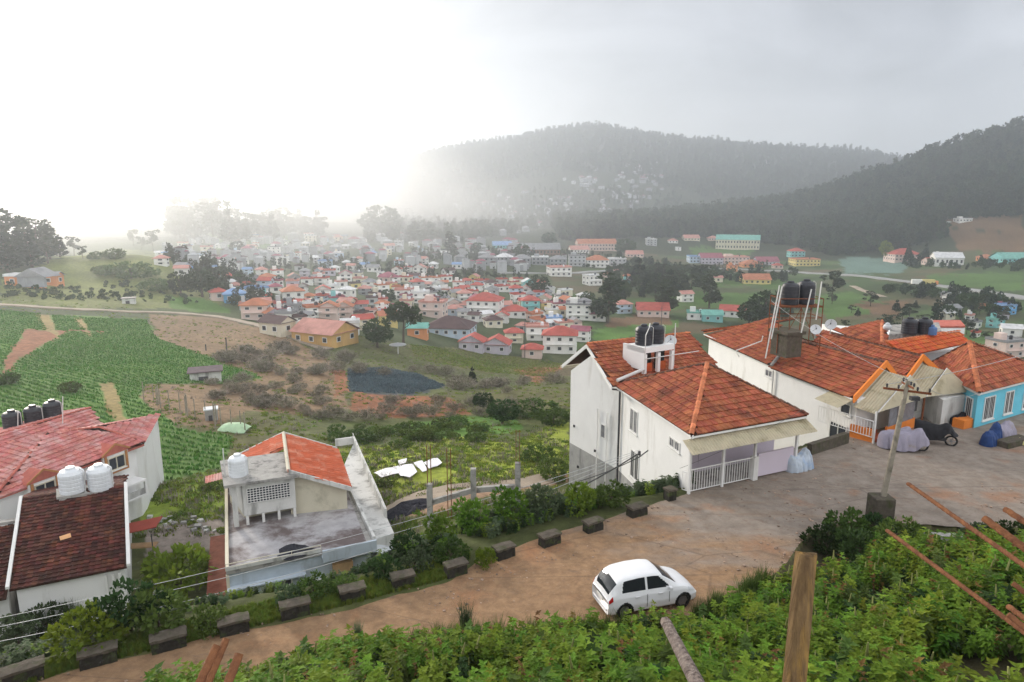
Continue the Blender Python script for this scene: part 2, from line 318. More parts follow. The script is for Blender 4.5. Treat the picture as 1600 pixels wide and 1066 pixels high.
C3 += [(-26, 24, -5), (-17, 25.5, -5.5), (-14, 29, -6.4), (-9, 29, -6), (-17, 34, -7), (-9, 38, -7), (-30, 35, -7), (12, 50, -6.5), (20, 60, -8), (30, 55, -6.5), (40, 60, -7), (60, 70, -8), (30, 90, -15), (45, 110, -20), (60, 150, -28), (0, 130, -22), (10, 170, -30), (15, 130, -20),
       (500, 1500, 20), (1200, 1600, 60), (900, 3000, 100), (0, 3500, 100), (-1500, 3500, 20), (0, 6000, 0), (3000, 4000, 50), (-3000, 3000, 0), (1500, 900, 150), (-50, 10, -5), (-60, 40, -8), (-200, 60, -20), (200, 60, -20), (-800, 200, -20), (800, 200, 0), (3, 27.5, -.6), (-3, 24.5, -.6), (-10, 21, -.8), (-11, 25, -5.2), (-7.5, 27, -5.6),
       (500, 1350, 10), (700, 1250, 30), (250, 1350, -10), (1000, 1300, 90)]
C3 = np.array(C3, float)
def enc(x, y):
    r = np.sqrt(x * x + y * y) + 1e-6; return np.stack([np.arctan2(x, y) * 1.6, np.log(r)], -1)
def kern(d): return np.sqrt(d * d + 0.003)
EC = enc(C3[:, 0], C3[:, 1]); nC = len(C3)
Kd = kern(np.linalg.norm(EC[:, None] - EC[None], axis=-1)); A = np.zeros((nC + 1, nC + 1)); A[:nC, :nC] = Kd + np.eye(nC) * -1e-3; A[:nC, nC] = 1; A[nC, :nC] = 1
SOL = np.linalg.solve(A, np.append(C3[:, 2], 0))
def rbf(x, y):
    e = enc(x.ravel(), y.ravel()); o = np.full(e.shape[0], SOL[-1])
    for i in range(nC): o += SOL[i] * kern(np.hypot(e[:, 0] - EC[i, 0], e[:, 1] - EC[i, 1]))
    return o.reshape(x.shape)
def sstep(a, b, x): t = np.clip((x - a) / (b - a), 0, 1); return t * t * (3 - 2 * t)
def height(x, y):
    z = rbf(x, y); r = np.hypot(x, y)
    z = z + (fbm(x, y, 9, 4, 3) - .5) * np.clip((r - 30) / 40, 0, 1) * .9 + (fbm(x, y, 120, 4, 9) - .5) * np.clip((r - 500) / 800, 0, 1) * 22
    yf = np.interp(x, FE[:, 0], FE[:, 1]); yn = np.interp(x, NE[:, 0], NE[:, 1])
    df = (y - yf - .75) * .9; dn = (yn - y) * .93
    far = np.where(df > 0, z * np.clip(df / 5.5, 0, 1) ** .85 + (fbm(x, y, 1.6, 3, 5) - .5) * .3 * np.clip(df, 0, 1), 0)
    bank = np.minimum(np.interp(x, [2, 5, 9, 14], [.52, .45, .36, .33]) * np.clip(dn - .5, 0, 50), 9.3) + (fbm(x, y, 1.5, 3, 8) - .5) * .35 * np.clip(dn, 0, 1)
    bank = bank - 1.0 * np.exp(-((dn - 1.6) / 1.1) ** 2) * sstep(10, 13, x)
    near = np.where(dn > 0, bank, 0)
    out = np.where(dn > 0, near, far)
    return np.where(r > 90, z, out)
az = np.radians(np.concatenate([np.linspace(-80, -42, 40, endpoint=False), np.linspace(-42, 42, 480, endpoint=False), np.linspace(42, 80, 41)]))
rr = np.exp(np.linspace(math.log(1.5), math.log(6500), 620))
GA, GR = np.meshgrid(az, rr); GX = GR * np.sin(GA); GY = GR * np.cos(GA); GZ = height(GX, GY)
def H(x, y):
    x = np.atleast_1d(np.asarray(x, float)); y = np.atleast_1d(np.asarray(y, float))
    r = np.hypot(x, y); a = np.arctan2(x, y); ri = np.interp(r, rr, np.arange(len(rr))); ai = np.interp(a, az, np.arange(len(az)))
    r0 = np.clip(ri.astype(int), 0, len(rr) - 2); a0 = np.clip(ai.astype(int), 0, len(az) - 2); fr = ri - r0; fa = ai - a0
    return (GZ[r0, a0] * (1 - fa) + GZ[r0, a0 + 1] * fa) * (1 - fr) + (GZ[r0 + 1, a0] * (1 - fa) + GZ[r0 + 1, a0 + 1] * fa) * fr
def h1(x, y): return float(H(x, y)[0])
TS = np.exp(np.linspace(math.log(15), math.log(6000), 900))
def ground(px, py, tmin=15):
    r = ray(px, py); t = TS[TS >= tmin]; g = H(r[0] * t, r[1] * t); zz = CAMZ + r[2] * t
    k = np.argmax(zz < g)
    if not (zz < g).any(): k = len(t) - 1
    if k == 0: tt = t[0]
    else:
        d0 = zz[k - 1] - g[k - 1]; d1 = zz[k] - g[k]; tt = t[k - 1] + (t[k] - t[k - 1]) * d0 / (d0 - d1 + 1e-9)
    x, y = r[0] * tt, r[1] * tt
    return np.array([x, y, h1(x, y)])
def depth(p): return p[1] * cP - (p[2] - CAMZ) * sP
def inpoly(px, py, poly):
    px = np.asarray(px, float); py = np.asarray(py, float); c = np.zeros(px.shape, bool); n = len(poly); j = n - 1
    for i in range(n):
        xi, yi = poly[i]; xj, yj = poly[j]
        c ^= ((yi > py) != (yj > py)) & (px < (xj - xi) * (py - yi) / (yj - yi + 1e-12) + xi); j = i
    return c
CROP = [(-300, 480), (60, 490), (130, 496), (228, 500), (245, 528), (300, 548), (412, 590), (350, 600), (232, 600), (214, 622), (280, 668), (365, 682), (360, 700), (345, 732), (225, 760), (160, 700), (-300, 700)]
GRASS1 = [(510, 705), (700, 680), (800, 690), (880, 655), (900, 700), (893, 745), (700, 770), (590, 790), (540, 760)]
GRASS2 = [(215, 765), (345, 735), (350, 800), (240, 835), (215, 830)]
BLUE = [(543, 577), (600, 574), (655, 585), (697, 604), (640, 616), (545, 612)]
TERR = [(640, 538), (760, 552), (880, 568), (862, 590), (760, 582), (650, 562)]
RED = [[(555, 612), (700, 618), (735, 650), (600, 655), (545, 640)], [(180, 520), (40, 515), (10, 560), (0, 590), (35, 560), (110, 515)], [(800, 575), (885, 570), (840, 600)], [(540, 580), (520, 575), (525, 625), (545, 612)]]
BROWN = [(232, 492), (350, 497), (440, 525), (520, 560), (545, 640), (480, 650), (390, 640), (330, 668), (270, 660), (215, 622), (232, 602), (350, 602), (412, 590), (300, 548), (245, 528)]
GREEN = [[(925, 516), (1000, 505), (1060, 500), (1050, 520), (930, 532)], [(1030, 455), (1190, 458), (1200, 480), (1050, 482)], [(1090, 430), (1250, 437), (1240, 450), (1080, 446)], [(1240, 470), (1330, 455), (1400, 480), (1300, 500)], [(1440, 430), (1600, 425), (1600, 455), (1480, 450)], [(1480, 510), (1560, 520), (1560, 540), (1480, 540)], [(260, 462), (340, 470), (360, 488), (270, 484)], [(300, 350), (430, 352), (470, 385), (330, 390)], [(1080, 385), (1180, 385), (1170, 400), (1080, 400)], [(640, 660), (800, 650), (820, 670), (650, 690)]]
STRIP = [[(155, 598), (178, 598), (200, 660), (222, 676), (205, 684), (168, 645)], [(58, 489), (80, 492), (92, 532), (70, 515)], [(116, 500), (131, 500), (146, 530)]]
NET = [(1310, 403), (1420, 405), (1410, 427), (1320, 428)]
BRN2 = [[(950, 495), (1040, 492), (1050, 505), (945, 512)], [(1330, 475), (1420, 470), (1400, 500)], [(1480, 360), (1600, 362), (1600, 395), (1500, 392)], [(1400, 345), (1600, 335), (1600, 360), (1480, 358)]]
PXs, PYs, _ = proj(GX, GY, GZ)
jx = (fbm(GX, GY, 6, 3, 31) - .5) * 16; jy = (fbm(GX, GY, 6, 3, 47) - .5) * 10
PXs = PXs + jx; PYs = PYs + jy
n1 = fbm(GX, GY, 14, 4, 60)[..., None]; n2 = fbm(GX, GY, 45, 4, 70)[..., None]; n3 = fbm(GX, GY, 2.2, 3, 80)[..., None]
def c3(*c): return np.array(c)
colr = c3(.115, .10, .048) * (1 - n1) + c3(.075, .105, .03) * n1
colr = colr * (.75 + .5 * n3)
far = (GR > 170)[..., None]
colr = np.where(far, c3(.055, .075, .03) * (.6 + .8 * n2), colr)
ca_, sa_ = math.cos(.5), math.sin(.5); fxx = np.floor((GX * ca_ + GY * sa_ + 14 * fbm(GX, GY, 60, 2, 4)) / 42).astype(np.int64); fyy = np.floor((-GX * sa_ + GY * ca_ + 14 * fbm(GX, GY, 60, 2, 8)) / 24).astype(np.int64)
hh_ = ((fxx * 73856093 ^ fyy * 19349663) & 0xffff) % 6; pal = np.array([(.055, .10, .03), (.09, .095, .045), (.13, .09, .055), (.05, .075, .03), (.075, .125, .035), (.10, .10, .05)])[hh_]
colr = np.where((far[..., 0] & (GR < 750) & (PXs > 860))[..., None], .35 * colr + .65 * pal * (.8 + .4 * n1), colr)
forest = (GR > 700)[..., None]
colr = np.where(forest, c3(.035, .045, .022) * (.7 + .6 * n2), colr)
def paint(poly, c, amt=.3):
    global colr
    m = (inpoly(PXs, PYs, poly) & (GY > 22))[..., None]; colr = np.where(m, c3(*c) * (1 - amt + 2 * amt * n1) * (.85 + .3 * n3), colr)
paint([(90, 402), (180, 388), (270, 398), (350, 470), (345, 486), (0, 478), (0, 440)], (.15, .17, .05), .45)
paint(BROWN, (.21, .14, .08)); paint(CROP, (.10, .19, .04)); paint(GRASS1, (.22, .26, .035)); paint(GRASS2, (.18, .24, .035)); paint(BLUE, (.05, .065, .07), .2); paint(TERR, (.13, .125, .05))
for p in RED: paint(p, (.24, .10, .05))
for p in GREEN: paint(p, (.07, .13, .03) if p[0][0] > 1000 else (.08, .16, .03))
for p in STRIP: paint(p, (.26, .20, .08))
for p in BRN2: paint(p, (.15, .09, .05))
paint(NET, (.12, .19, .16), .1)
paint([(225, 828), (350, 805), (350, 860), (225, 868)], (.27, .23, .20)); paint([(590, 790), (700, 768), (890, 738), (890, 752), (740, 780), (690, 800), (600, 812)], (.26, .17, .11))
# earth shoulders beside the road: dark soil under the plants
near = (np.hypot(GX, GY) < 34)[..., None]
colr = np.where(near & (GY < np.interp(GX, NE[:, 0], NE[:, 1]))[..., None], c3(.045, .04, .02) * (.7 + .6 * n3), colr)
yfG = np.interp(GX, FE[:, 0], FE[:, 1])
colr = np.where(((GY > yfG - .3) & (GY < yfG + 9) & (np.hypot(GX, GY) < 45))[..., None], c3(.06, .07, .025) * (.6 + .8 * n3), colr)
me = bpy.data.meshes.new('ground'); nr, na = GX.shape
V = np.stack([GX, GY, GZ], -1).reshape(-1, 3).astype(np.float32)
idx = np.arange(nr * na).reshape(nr, na); F = np.stack([idx[:-1, :-1], idx[:-1, 1:], idx[1:, 1:], idx[1:, :-1]], -1).reshape(-1, 4)
me.vertices.add(len(V)); me.vertices.foreach_set('co', V.ravel()); me.loops.add(F.size); me.loops.foreach_set('vertex_index', F[:, ::-1].ravel()); me.polygons.add(len(F)); me.polygons.foreach_set('loop_start', np.arange(0, F.size, 4)); me.polygons.foreach_set('use_smooth', np.ones(len(F), bool))
me.update(); ca = me.color_attributes.new('tint', 'FLOAT_COLOR', 'POINT'); cc = np.ones((len(V), 4), np.float32); cc[:, :3] = np.clip(colr.reshape(-1, 3), 0, 1); ca.data.foreach_set('color', cc.ravel())
gm = bpy.data.materials.new('soil_and_grass'); gm.use_nodes = True; t = gm.node_tree; bs = t.nodes['Principled BSDF']; bs.inputs['Roughness'].default_value = .95; bs.inputs['Specular IOR Level'].default_value = .15
at_ = N(t, 'ShaderNodeAttribute', attribute_name='tint'); g = N(t, 'ShaderNodeNewGeometry')
nn = N(t, 'ShaderNodeTexNoise', inp={'Scale': 1.3, 'Detail': 9.0, 'Roughness': .7}); L(t, g.outputs['Position'], nn.inputs['Vector'])
mrr = N(t, 'ShaderNodeMapRange', inp={'From Min': .3, 'From Max': .7, 'To Min': .6, 'To Max': 1.4}); L(t, nn.outputs['Fac'], mrr.inputs[0])
hs = N(t, 'ShaderNodeHueSaturation'); L(t, at_.outputs['Color'], hs.inputs['Color']); L(t, mrr.outputs[0], hs.inputs['Value']); L(t, hs.outputs[0], bs.inputs['Base Color'])
bp = N(t, 'ShaderNodeBump', inp={'Strength': .7, 'Distance': .15}); L(t, nn.outputs['Fac'], bp.inputs['Height']); L(t, bp.outputs[0], bs.inputs['Normal'])
me.materials.append(gm); go = link('ground', me); tag(go, kind='structure')

# road sheet: a strip between the two edges
def road_mat():
    m = bpy.data.materials.new('dirt_covered_concrete'); m.use_nodes = True; t = m.node_tree; bs = t.nodes['Principled BSDF']; bs.inputs['Roughness'].default_value = .95; bs.inputs['Specular IOR Level'].default_value = .12
    g = N(t, 'ShaderNodeNewGeometry'); pos = g.outputs['Position']
    def nse(s, d=6, r=.6, mpn=None, dist=0):
        n = N(t, 'ShaderNodeTexNoise', inp={'Scale': s, 'Detail': float(d), 'Roughness': r, 'Distortion': dist})
        if mpn: L(t, mpn.outputs[0], n.inputs['Vector'])
        else: L(t, pos, n.inputs['Vector'])
        return n.outputs['Fac']
    def rng(a, lo, hi, to0=0., to1=1.):
        r = N(t, 'ShaderNodeMapRange', inp={'From Min': lo, 'From Max': hi, 'To Min': to0, 'To Max': to1}); L(t, a, r.inputs[0]); return r.outputs[0]
    def mixc(f, a, b):
        x = N(t, 'ShaderNodeMix', data_type='RGBA')
        for nm, v in (('A', a), ('B', b)):
            if isinstance(v, tuple): x.inputs[nm].default_value = (*v, 1)
            else: L(t, v, x.inputs[nm])
        L(t, f, x.inputs['Factor']); return x.outputs['Result']
    mpn = N(t, 'ShaderNodeMapping'); mpn.inputs['Rotation'].default_value = (0, 0, R(-32)); mpn.inputs['Scale'].default_value = (.35, 1.3, 1); L(t, pos, mpn.inputs[0])
    conc = mixc(rng(nse(1.4), .35, .65), (.31, .265, .225), (.22, .185, .155))
    dirt = mixc(rng(nse(2.5), .35, .65), (.37, .235, .135), (.255, .16, .095))
    red = mixc(rng(nse(5.), .35, .65), (.38, .18, .09), (.29, .145, .08))
    # how far right / how near the near edge: the yard by the houses is swept concrete, the lane is dirt
    sx = N(t, 'ShaderNodeSeparateXYZ'); L(t, pos, sx.inputs[0])
    fx = N(t, 'ShaderNodeMath', operation='MULTIPLY_ADD'); fx.inputs[1].default_value = -.045; fx.inputs[2].default_value = .62; L(t, sx.outputs[0], fx.inputs[0])
    fy = N(t, 'ShaderNodeMath', operation='MULTIPLY_ADD'); fy.inputs[1].default_value = -.05; fy.inputs[2].default_value = 1.35; L(t, sx.outputs[1], fy.inputs[0])
    su = N(t, 'ShaderNodeMath', operation='ADD'); L(t, fx.outputs[0], su.inputs[0]); L(t, fy.outputs[0], su.inputs[1])
    nd = nse(.5, 8, .65, mpn, .5)
    s2 = N(t, 'ShaderNodeMath', operation='MULTIPLY_ADD'); s2.inputs[1].default_value = 1.6; L(t, nd, s2.inputs[0]); L(t, su.outputs[0], s2.inputs[2])
    c = mixc(rng(s2.outputs[0], .95, 1.45), conc, dirt)
    c = mixc(rng(nse(.33, 7, .6, None, .4), .55, .68, 0., .6), c, red)
    c = mixc(rng(nse(.8, 9, .7, mpn, 1.), .60, .68, 0., .55), c, (.15, .12, .11))
    c = mixc(rng(nse(9., 8, .75), .58, .72, 0., .6), c, (.46, .37, .29)); c = mixc(rng(nse(1.9, 9, .8, None, .8), .52, .62, 0., .38), c, (.19, .12, .08))
    vo = N(t, 'ShaderNodeTexVoronoi', feature='DISTANCE_TO_EDGE', inp={'Scale': .28}); L(t, mpn.outputs[0], vo.inputs['Vector'])
    ck = rng(vo.outputs['Distance'], .0, .008, .35, 0.); c = mixc(ck, c, (.08, .06, .05))
    L(t, c, bs.inputs['Base Color'])
    b = N(t, 'ShaderNodeBump', inp={'Strength': .9, 'Distance': .09}); L(t, nse(4., 9, .75), b.inputs['Height']); L(t, b.outputs[0], bs.inputs['Normal'])
    return m
xs = np.concatenate([np.linspace(-50, -20, 40, endpoint=False), np.linspace(-20, 30, 260, endpoint=False), np.linspace(30, 70, 40)])
yf = np.interp(xs, FE[:, 0], FE[:, 1]); yn = np.interp(xs, NE[:, 0], NE[:, 1])
# grass verge on the left part, ragged edges
verge = np.interp(xs, [-60, -16, -11, -6, -2.2, -1.2, 3, 6, 10, 80], [.3, .5, .9, 1.35, 1.25, .3, .25, .2, -.4, -.4])
yf2 = yf - verge + (fbm(xs, xs * 0, 1.3, 4, 5) - .5) * .5; yn2 = yn + (fbm(xs, xs * 0, 1.7, 4, 15) - .5) * .7
rv = []; rf = []; ny = 14
for i in range(len(xs)):
    for j in range(ny):
        y_ = yn2[i] + (yf2[i] - yn2[i]) * j / (ny - 1); rv.append((xs[i], y_, h1(xs[i], y_) * 0 + .006 + .03 * math.sin(math.pi * j / (ny - 1))))
for i in range(len(xs) - 1):
    for j in range(ny - 1): a = i * ny + j; rf.append((a, a + ny, a + ny + 1, a + 1))
mb = MB(); mb.v = rv; mb.f = rf; mb.m = [0] * len(rf)
tag(mb.build('road', road_mat(), smooth=True, local=True), kind='structure')
def ribbon(name, pts, width, m, lift=.25):
    P = np.array([ground(a, b)[:2] for a, b in pts]); d = np.r_[0, np.cumsum(np.hypot(*np.diff(P, axis=0).T))]; n = max(20, int(d[-1] / 2.5)); s = np.linspace(0, d[-1], n)
    X = np.interp(s, d, P[:, 0]); Y = np.interp(s, d, P[:, 1]); k = 5
    X = np.convolve(np.pad(X, k, 'edge'), np.ones(2 * k + 1) / (2 * k + 1), 'valid'); Y = np.convolve(np.pad(Y, k, 'edge'), np.ones(2 * k + 1) / (2 * k + 1), 'valid')
    tx = np.gradient(X); ty = np.gradient(Y); l = np.hypot(tx, ty); nx, ny_ = -ty / l, tx / l; b = MB()
    for i in range(n):
        zc = h1(X[i], Y[i])
        for q in (-.5, -.45, 0, .45, .5): b.v.append((X[i] + nx[i] * q * width, Y[i] + ny_[i] * q * width, max(zc, h1(X[i] + nx[i] * q * width, Y[i] + ny_[i] * q * width)) + (lift if abs(q) < .48 else -1.0)))
    for i in range(n - 1):
        for j in range(4): a = i * 5 + j; b.f.append((a, a + 5, a + 6, a + 1)); b.m.append(0)
    return tag(b.build(name, m, smooth=False, local=True), kind='structure')
M['path'] = mat('pale_dirt_track', (.34, .28, .22), .95, .2, .3, bump=.2); M['asphalt'] = mat('pale_far_road', (.30, .30, .30), .9, .1, .2)
ribbon('dirt_track', [(-120, 470), (0, 478), (80, 483), (170, 488), (260, 488), (330, 491), (370, 500), (420, 516), (480, 536), (530, 550)], 2.6, M['path'])
ribbon('valley_road', [(1075, 418), (1150, 421), (1230, 424), (1300, 429), (1380, 436), (1460, 446), (1520, 454), (1580, 463), (1680, 478)], 9, M['asphalt'], .4)
ribbon('town_road', [(770, 427), (830, 427), (880, 428), (940, 424), (1000, 421)], 7, M['asphalt'], .4)
ribbon('dirt_lane', [(575, 800), (640, 787), (700, 775), (790, 757), (880, 742)], 2.2, M['path'], .05)
ribbon('orchard_path', [(1330, 446), (1350, 455), (1385, 466)], 4, M['path'])

# air
hz = MB(); hz.box((0, 2500, 120), (9000, 5200, 400)); hm = bpy.data.materials.new('haze'); hm.use_nodes = True; t = hm.node_tree; t.nodes.clear()
HZ = N(t, 'ShaderNodeVolumePrincipled'); HZ.inputs['Color'].default_value = (.86, .92, 1, 1); HZ.inputs['Density'].default_value = .00044; HZ.inputs['Anisotropy'].default_value = .66
L(t, HZ.outputs[0], N(t, 'ShaderNodeOutputMaterial').inputs['Volume']); tag(hz.build('haze', hm, local=True), kind='stuff')
me_ = MB(); V = []; F = []; nu, nv = 24, 12
for j in range(nv + 1):
    for i in range(nu): a = 6.2832 * i / nu; q = math.pi * (j / nv - .5); V.append((-430 + 620 * math.cos(q) * math.cos(a), 800 + 720 * math.cos(q) * math.sin(a), 0 + 145 * math.sin(q)))
for j in range(nv):
    for i in range(nu): F.append((j * nu + i, j * nu + (i + 1) % nu, (j + 1) * nu + (i + 1) % nu, (j + 1) * nu + i))
me_.add(V, F); mm_ = bpy.data.materials.new('mist'); mm_.use_nodes = True; t = mm_.node_tree; t.nodes.clear()
g_ = N(t, 'ShaderNodeNewGeometry'); mq = N(t, 'ShaderNodeMapping', vector_type='TEXTURE'); mq.inputs['Location'].default_value = (-430, 800, 0); mq.inputs['Scale'].default_value = (620, 720, 140); L(t, g_.outputs['Position'], mq.inputs[0])
le = N(t, 'ShaderNodeVectorMath', operation='LENGTH'); L(t, mq.outputs[0], le.inputs[0])
nn = N(t, 'ShaderNodeTexNoise', inp={'Scale': .006, 'Detail': 2.0}); L(t, g_.outputs['Position'], nn.inputs['Vector'])
ad_ = N(t, 'ShaderNodeMath', operation='MULTIPLY_ADD'); ad_.inputs[1].default_value = .7; L(t, nn.outputs['Fac'], ad_.inputs[0]); L(t, le.outputs['Value'], ad_.inputs[2])
mr_ = N(t, 'ShaderNodeMapRange', interpolation_type='SMOOTHSTEP', inp={'From Min': .40, 'From Max': 1.28, 'To Min': .0046, 'To Max': 0.0}); L(t, ad_.outputs[0], mr_.inputs[0])
vp = N(t, 'ShaderNodeVolumePrincipled'); vp.inputs['Color'].default_value = (1, 1, 1, 1); vp.inputs['Anisotropy'].default_value = .6; L(t, mr_.outputs[0], vp.inputs['Density'])
L(t, vp.outputs[0], N(t, 'ShaderNodeOutputMaterial').inputs['Volume']); mo = me_.build('mist_bank', mm_, local=True); tag(mo, 'bright bank of mist over the left quarter of the valley', 'mist', kind='stuff')
cy.volume_step_rate = 1.0; cy.volume_max_steps = 64

# ------------------------------------------------------------------ plants
def npmesh(name, V, F, mats, mi=None):
    me = bpy.data.meshes.new(name); me.from_pydata(np.asarray(V).tolist(), [], [tuple(f) for f in F])
    for m in mats: me.materials.append(m)
    if mi is not None: me.polygons.foreach_set('material_index', mi)
    me.update(); return me
def leaf_quads(P, dirs, size, aspect=.55, seed=0):
    rg = np.random.default_rng(seed); n = len(P); d = dirs / (np.linalg.norm(dirs, axis=1, keepdims=True) + 1e-9)
    a = rg.normal(size=(n, 3)); s = np.cross(d, a); s /= np.linalg.norm(s, axis=1, keepdims=True) + 1e-9
    L_ = size[:, None] if hasattr(size, '__len__') else size
    q = np.stack([P, P + d * L_ * .5 + s * L_ * aspect * .5, P + d * L_, P + d * L_ * .5 - s * L_ * aspect * .5], 1).reshape(-1, 3)
    return q, [(4 * i, 4 * i + 1, 4 * i + 2, 4 * i + 3) for i in range(n)]
def crown_mesh(name, lobes, n, size, m, seed=1, droop=0.0, shell=.55, up=.3):
    rg = np.random.default_rng(seed); vol = np.array([l[3] * l[4] * l[5] for l in lobes]) ** .7; pick = rg.choice(len(lobes), n, p=vol / vol.sum()); lb = np.array(lobes, float)[pick]
    u = rg.normal(size=(n, 3)); u /= np.linalg.norm(u, axis=1, keepdims=True); r = shell + (1 - shell) * rg.random((n, 1)) ** .5
    # clumps: push leaves towards random clump centres
    P = lb[:, :3] + u * lb[:, 3:6] * r
    k = max(8, n // 45); cc = P[rg.integers(0, n, k)]; near = cc[np.argmin(((P[:, None] - cc[None]) ** 2).sum(-1), axis=1)]; P = P + (near - P) * .38
    d = u + rg.normal(size=(n, 3)) * .7 + np.array([0, 0, up - droop])
    q, f = leaf_quads(P, d, size * (.6 + .8 * rg.random(n)), .6, seed)
    return npmesh(name, q, f, [m])
def trunk_mesh(name, h, r, m, seed=1, limbs=5, spread=1.5, start=.35, lean=.05):
    rg = random.Random(seed); b = MB(); P = []; x = y = 0
    for i in range(7): P.append((x, y, h * i / 6)); x += rg.uniform(-lean, lean) * h / 3; y += rg.uniform(-lean, lean) * h / 3
    b.tube(P, [r * (1.25 if i == 0 else 1 - .8 * i / 6) for i in range(7)], 7)
    for k in range(limbs):
        t = start + (1 - start) * (k + .5) / limbs * .9; i = int(t * 6); p = np.array(P[i]); a = rg.uniform(0, 6.28); l = spread * rg.uniform(.6, 1)
        b.tube([p, p + (math.cos(a) * l * .5, math.sin(a) * l * .5, l * .35), p + (math.cos(a) * l, math.sin(a) * l, l * .9)], [r * .45, r * .3, r * .1], 5)
    me = bpy.data.meshes.new(name); me.from_pydata(b.v, [], b.f); me.materials.append(m); return me
def scatter(name, P, protos, scl, rotz=None, tilt=0.0, seed=0, kind='stuff', zs=None):
    rg = np.random.default_rng(seed); P = np.asarray(P, float); n = len(P)
    me = bpy.data.meshes.new(name); me.vertices.add(n); me.vertices.foreach_set('co', P.astype(np.float32).ravel()); me.update()
    rot = np.zeros((n, 3), np.float32); rot[:, 2] = rg.random(n) * 6.283 if rotz is None else rotz
    if tilt: rot[:, 0] = rg.normal(size=n) * tilt; rot[:, 1] = rg.normal(size=n) * tilt
    a = me.attributes.new('rot', 'FLOAT_VECTOR', 'POINT'); a.data.foreach_set('vector', rot.ravel())
    s3 = np.stack([scl, scl, scl * (zs if zs is not None else 1)], -1).astype(np.float32)
    a = me.attributes.new('scl', 'FLOAT_VECTOR', 'POINT'); a.data.foreach_set('vector', s3.ravel())
    a = me.attributes.new('pick', 'INT', 'POINT'); a.data.foreach_set('value', rg.integers(0, len(protos), n).astype(np.int32))
    o = link(name, me); tag(o, kind=kind)
    g = bpy.data.node_groups.new(name + '_nodes', 'GeometryNodeTree'); g.interface.new_socket('Geometry', in_out='INPUT', socket_type='NodeSocketGeometry'); g.interface.new_socket('Geometry', in_out='OUTPUT', socket_type='NodeSocketGeometry')
    gi = g.nodes.new('NodeGroupInput'); go_ = g.nodes.new('NodeGroupOutput'); mp = g.nodes.new('GeometryNodeMeshToPoints'); g.links.new(gi.outputs[0], mp.inputs[0])
    ip = g.nodes.new('GeometryNodeInstanceOnPoints'); jn = g.nodes.new('GeometryNodeJoinGeometry'); g.links.new(mp.outputs[0], ip.inputs['Points'])
    for pm in protos:
        po = bpy.data.objects.new(pm.name + '_shape', pm); oi = g.nodes.new('GeometryNodeObjectInfo'); oi.inputs['Object'].default_value = po; oi.inputs['As Instance'].default_value = True; g.links.new(oi.outputs['Geometry'], jn.inputs[0])
    g.links.new(jn.outputs[0], ip.inputs['Instance']); ip.inputs['Pick Instance'].default_value = True
    for nm, sk, ty in (('pick', 'Instance Index', 'INT'), ('rot', 'Rotation', 'FLOAT_VECTOR'), ('scl', 'Scale', 'FLOAT_VECTOR')):
        na_ = g.nodes.new('GeometryNodeInputNamedAttribute'); na_.data_type = ty; na_.inputs['Name'].default_value = nm
        src = [s for s in na_.outputs if s.enabled and s.name == 'Attribute'][0]
        if nm == 'rot':
            er = g.nodes.new('FunctionNodeEulerToRotation'); g.links.new(src, er.inputs[0]); src = er.outputs[0]
        g.links.new(src, ip.inputs[sk])
    g.links.new(ip.outputs[0], go_.inputs[0]); md = o.modifiers.new('scatter', 'NODES'); md.node_group = g
    return o
def nettle_proto(i, m, hgt=.95, leafs=.15, stems=6, spread=.28, flower=True):
    rg = np.random.default_rng(100 + i); Ps = []; D = []; S = []; b = MB()
    for s in range(stems):
        a = rg.random() * 6.28; r = spread * rg.random(); bx, by = r * math.cos(a), r * math.sin(a); h = hgt * (.65 + .45 * rg.random()); lx, ly = rg.normal(size=2) * .12
        for k in range(7):
            t = .3 + .7 * k / 6; z = h * t + rg.normal() * .02; cx, cy_ = bx + lx * t, by + ly * t
            nl = 4 if k < 5 else 5
            for q in range(nl):
                th = q * 6.28 / nl + k * .8 + rg.random() * .4; el = (-.3 if k < 5 else .05 + .3 * (k - 5)) + rg.normal() * .2
                Ps.append((cx, cy_, z)); D.append((math.cos(th) * math.cos(el), math.sin(th) * math.cos(el), math.sin(el))); S.append(leafs * (.65 + .5 * rg.random()) * (1.1 - .55 * max(0, t - .6)))
    P = np.array(Ps); D = np.array(D); S = np.array(S); side = np.cross(D, np.array([0, 0, 1.0])); side /= np.linalg.norm(side, axis=1, keepdims=True); upv = np.cross(side, D)
    Lh = S[:, None]; V = np.stack([P, P + D * Lh * .4 + side * Lh * .30 + upv * Lh * .05, P + D * Lh * .4, P + D * Lh * .4 - side * Lh * .30 + upv * Lh * .07, P + D * Lh - upv * Lh * .16], 1).reshape(-1, 3)
    F = []
    for j in range(len(P)): a = j * 5; F += [(a, a + 1, a + 2), (a + 2, a + 1, a + 4), (a, a + 2, a + 3), (a + 2, a + 4, a + 3)]
    n = len(F); V = V.tolist(); mi = [0] * n
    if flower and i % 6 == 0:
        for q in range(1):
            x, y = rg.normal(size=2) * .1; b = MB(); b.tube([(x, y, hgt * .8), (x * 1.2, y * 1.2, hgt * 1.08)], [.03, .012], 5); o = len(V); V += [list(v) for v in b.v]; F += [tuple(k + o for k in f) for f in b.f]; mi += [1] * len(b.f)
    return npmesh('nettle_%d' % i, V, F, [m, M['flower']], mi)
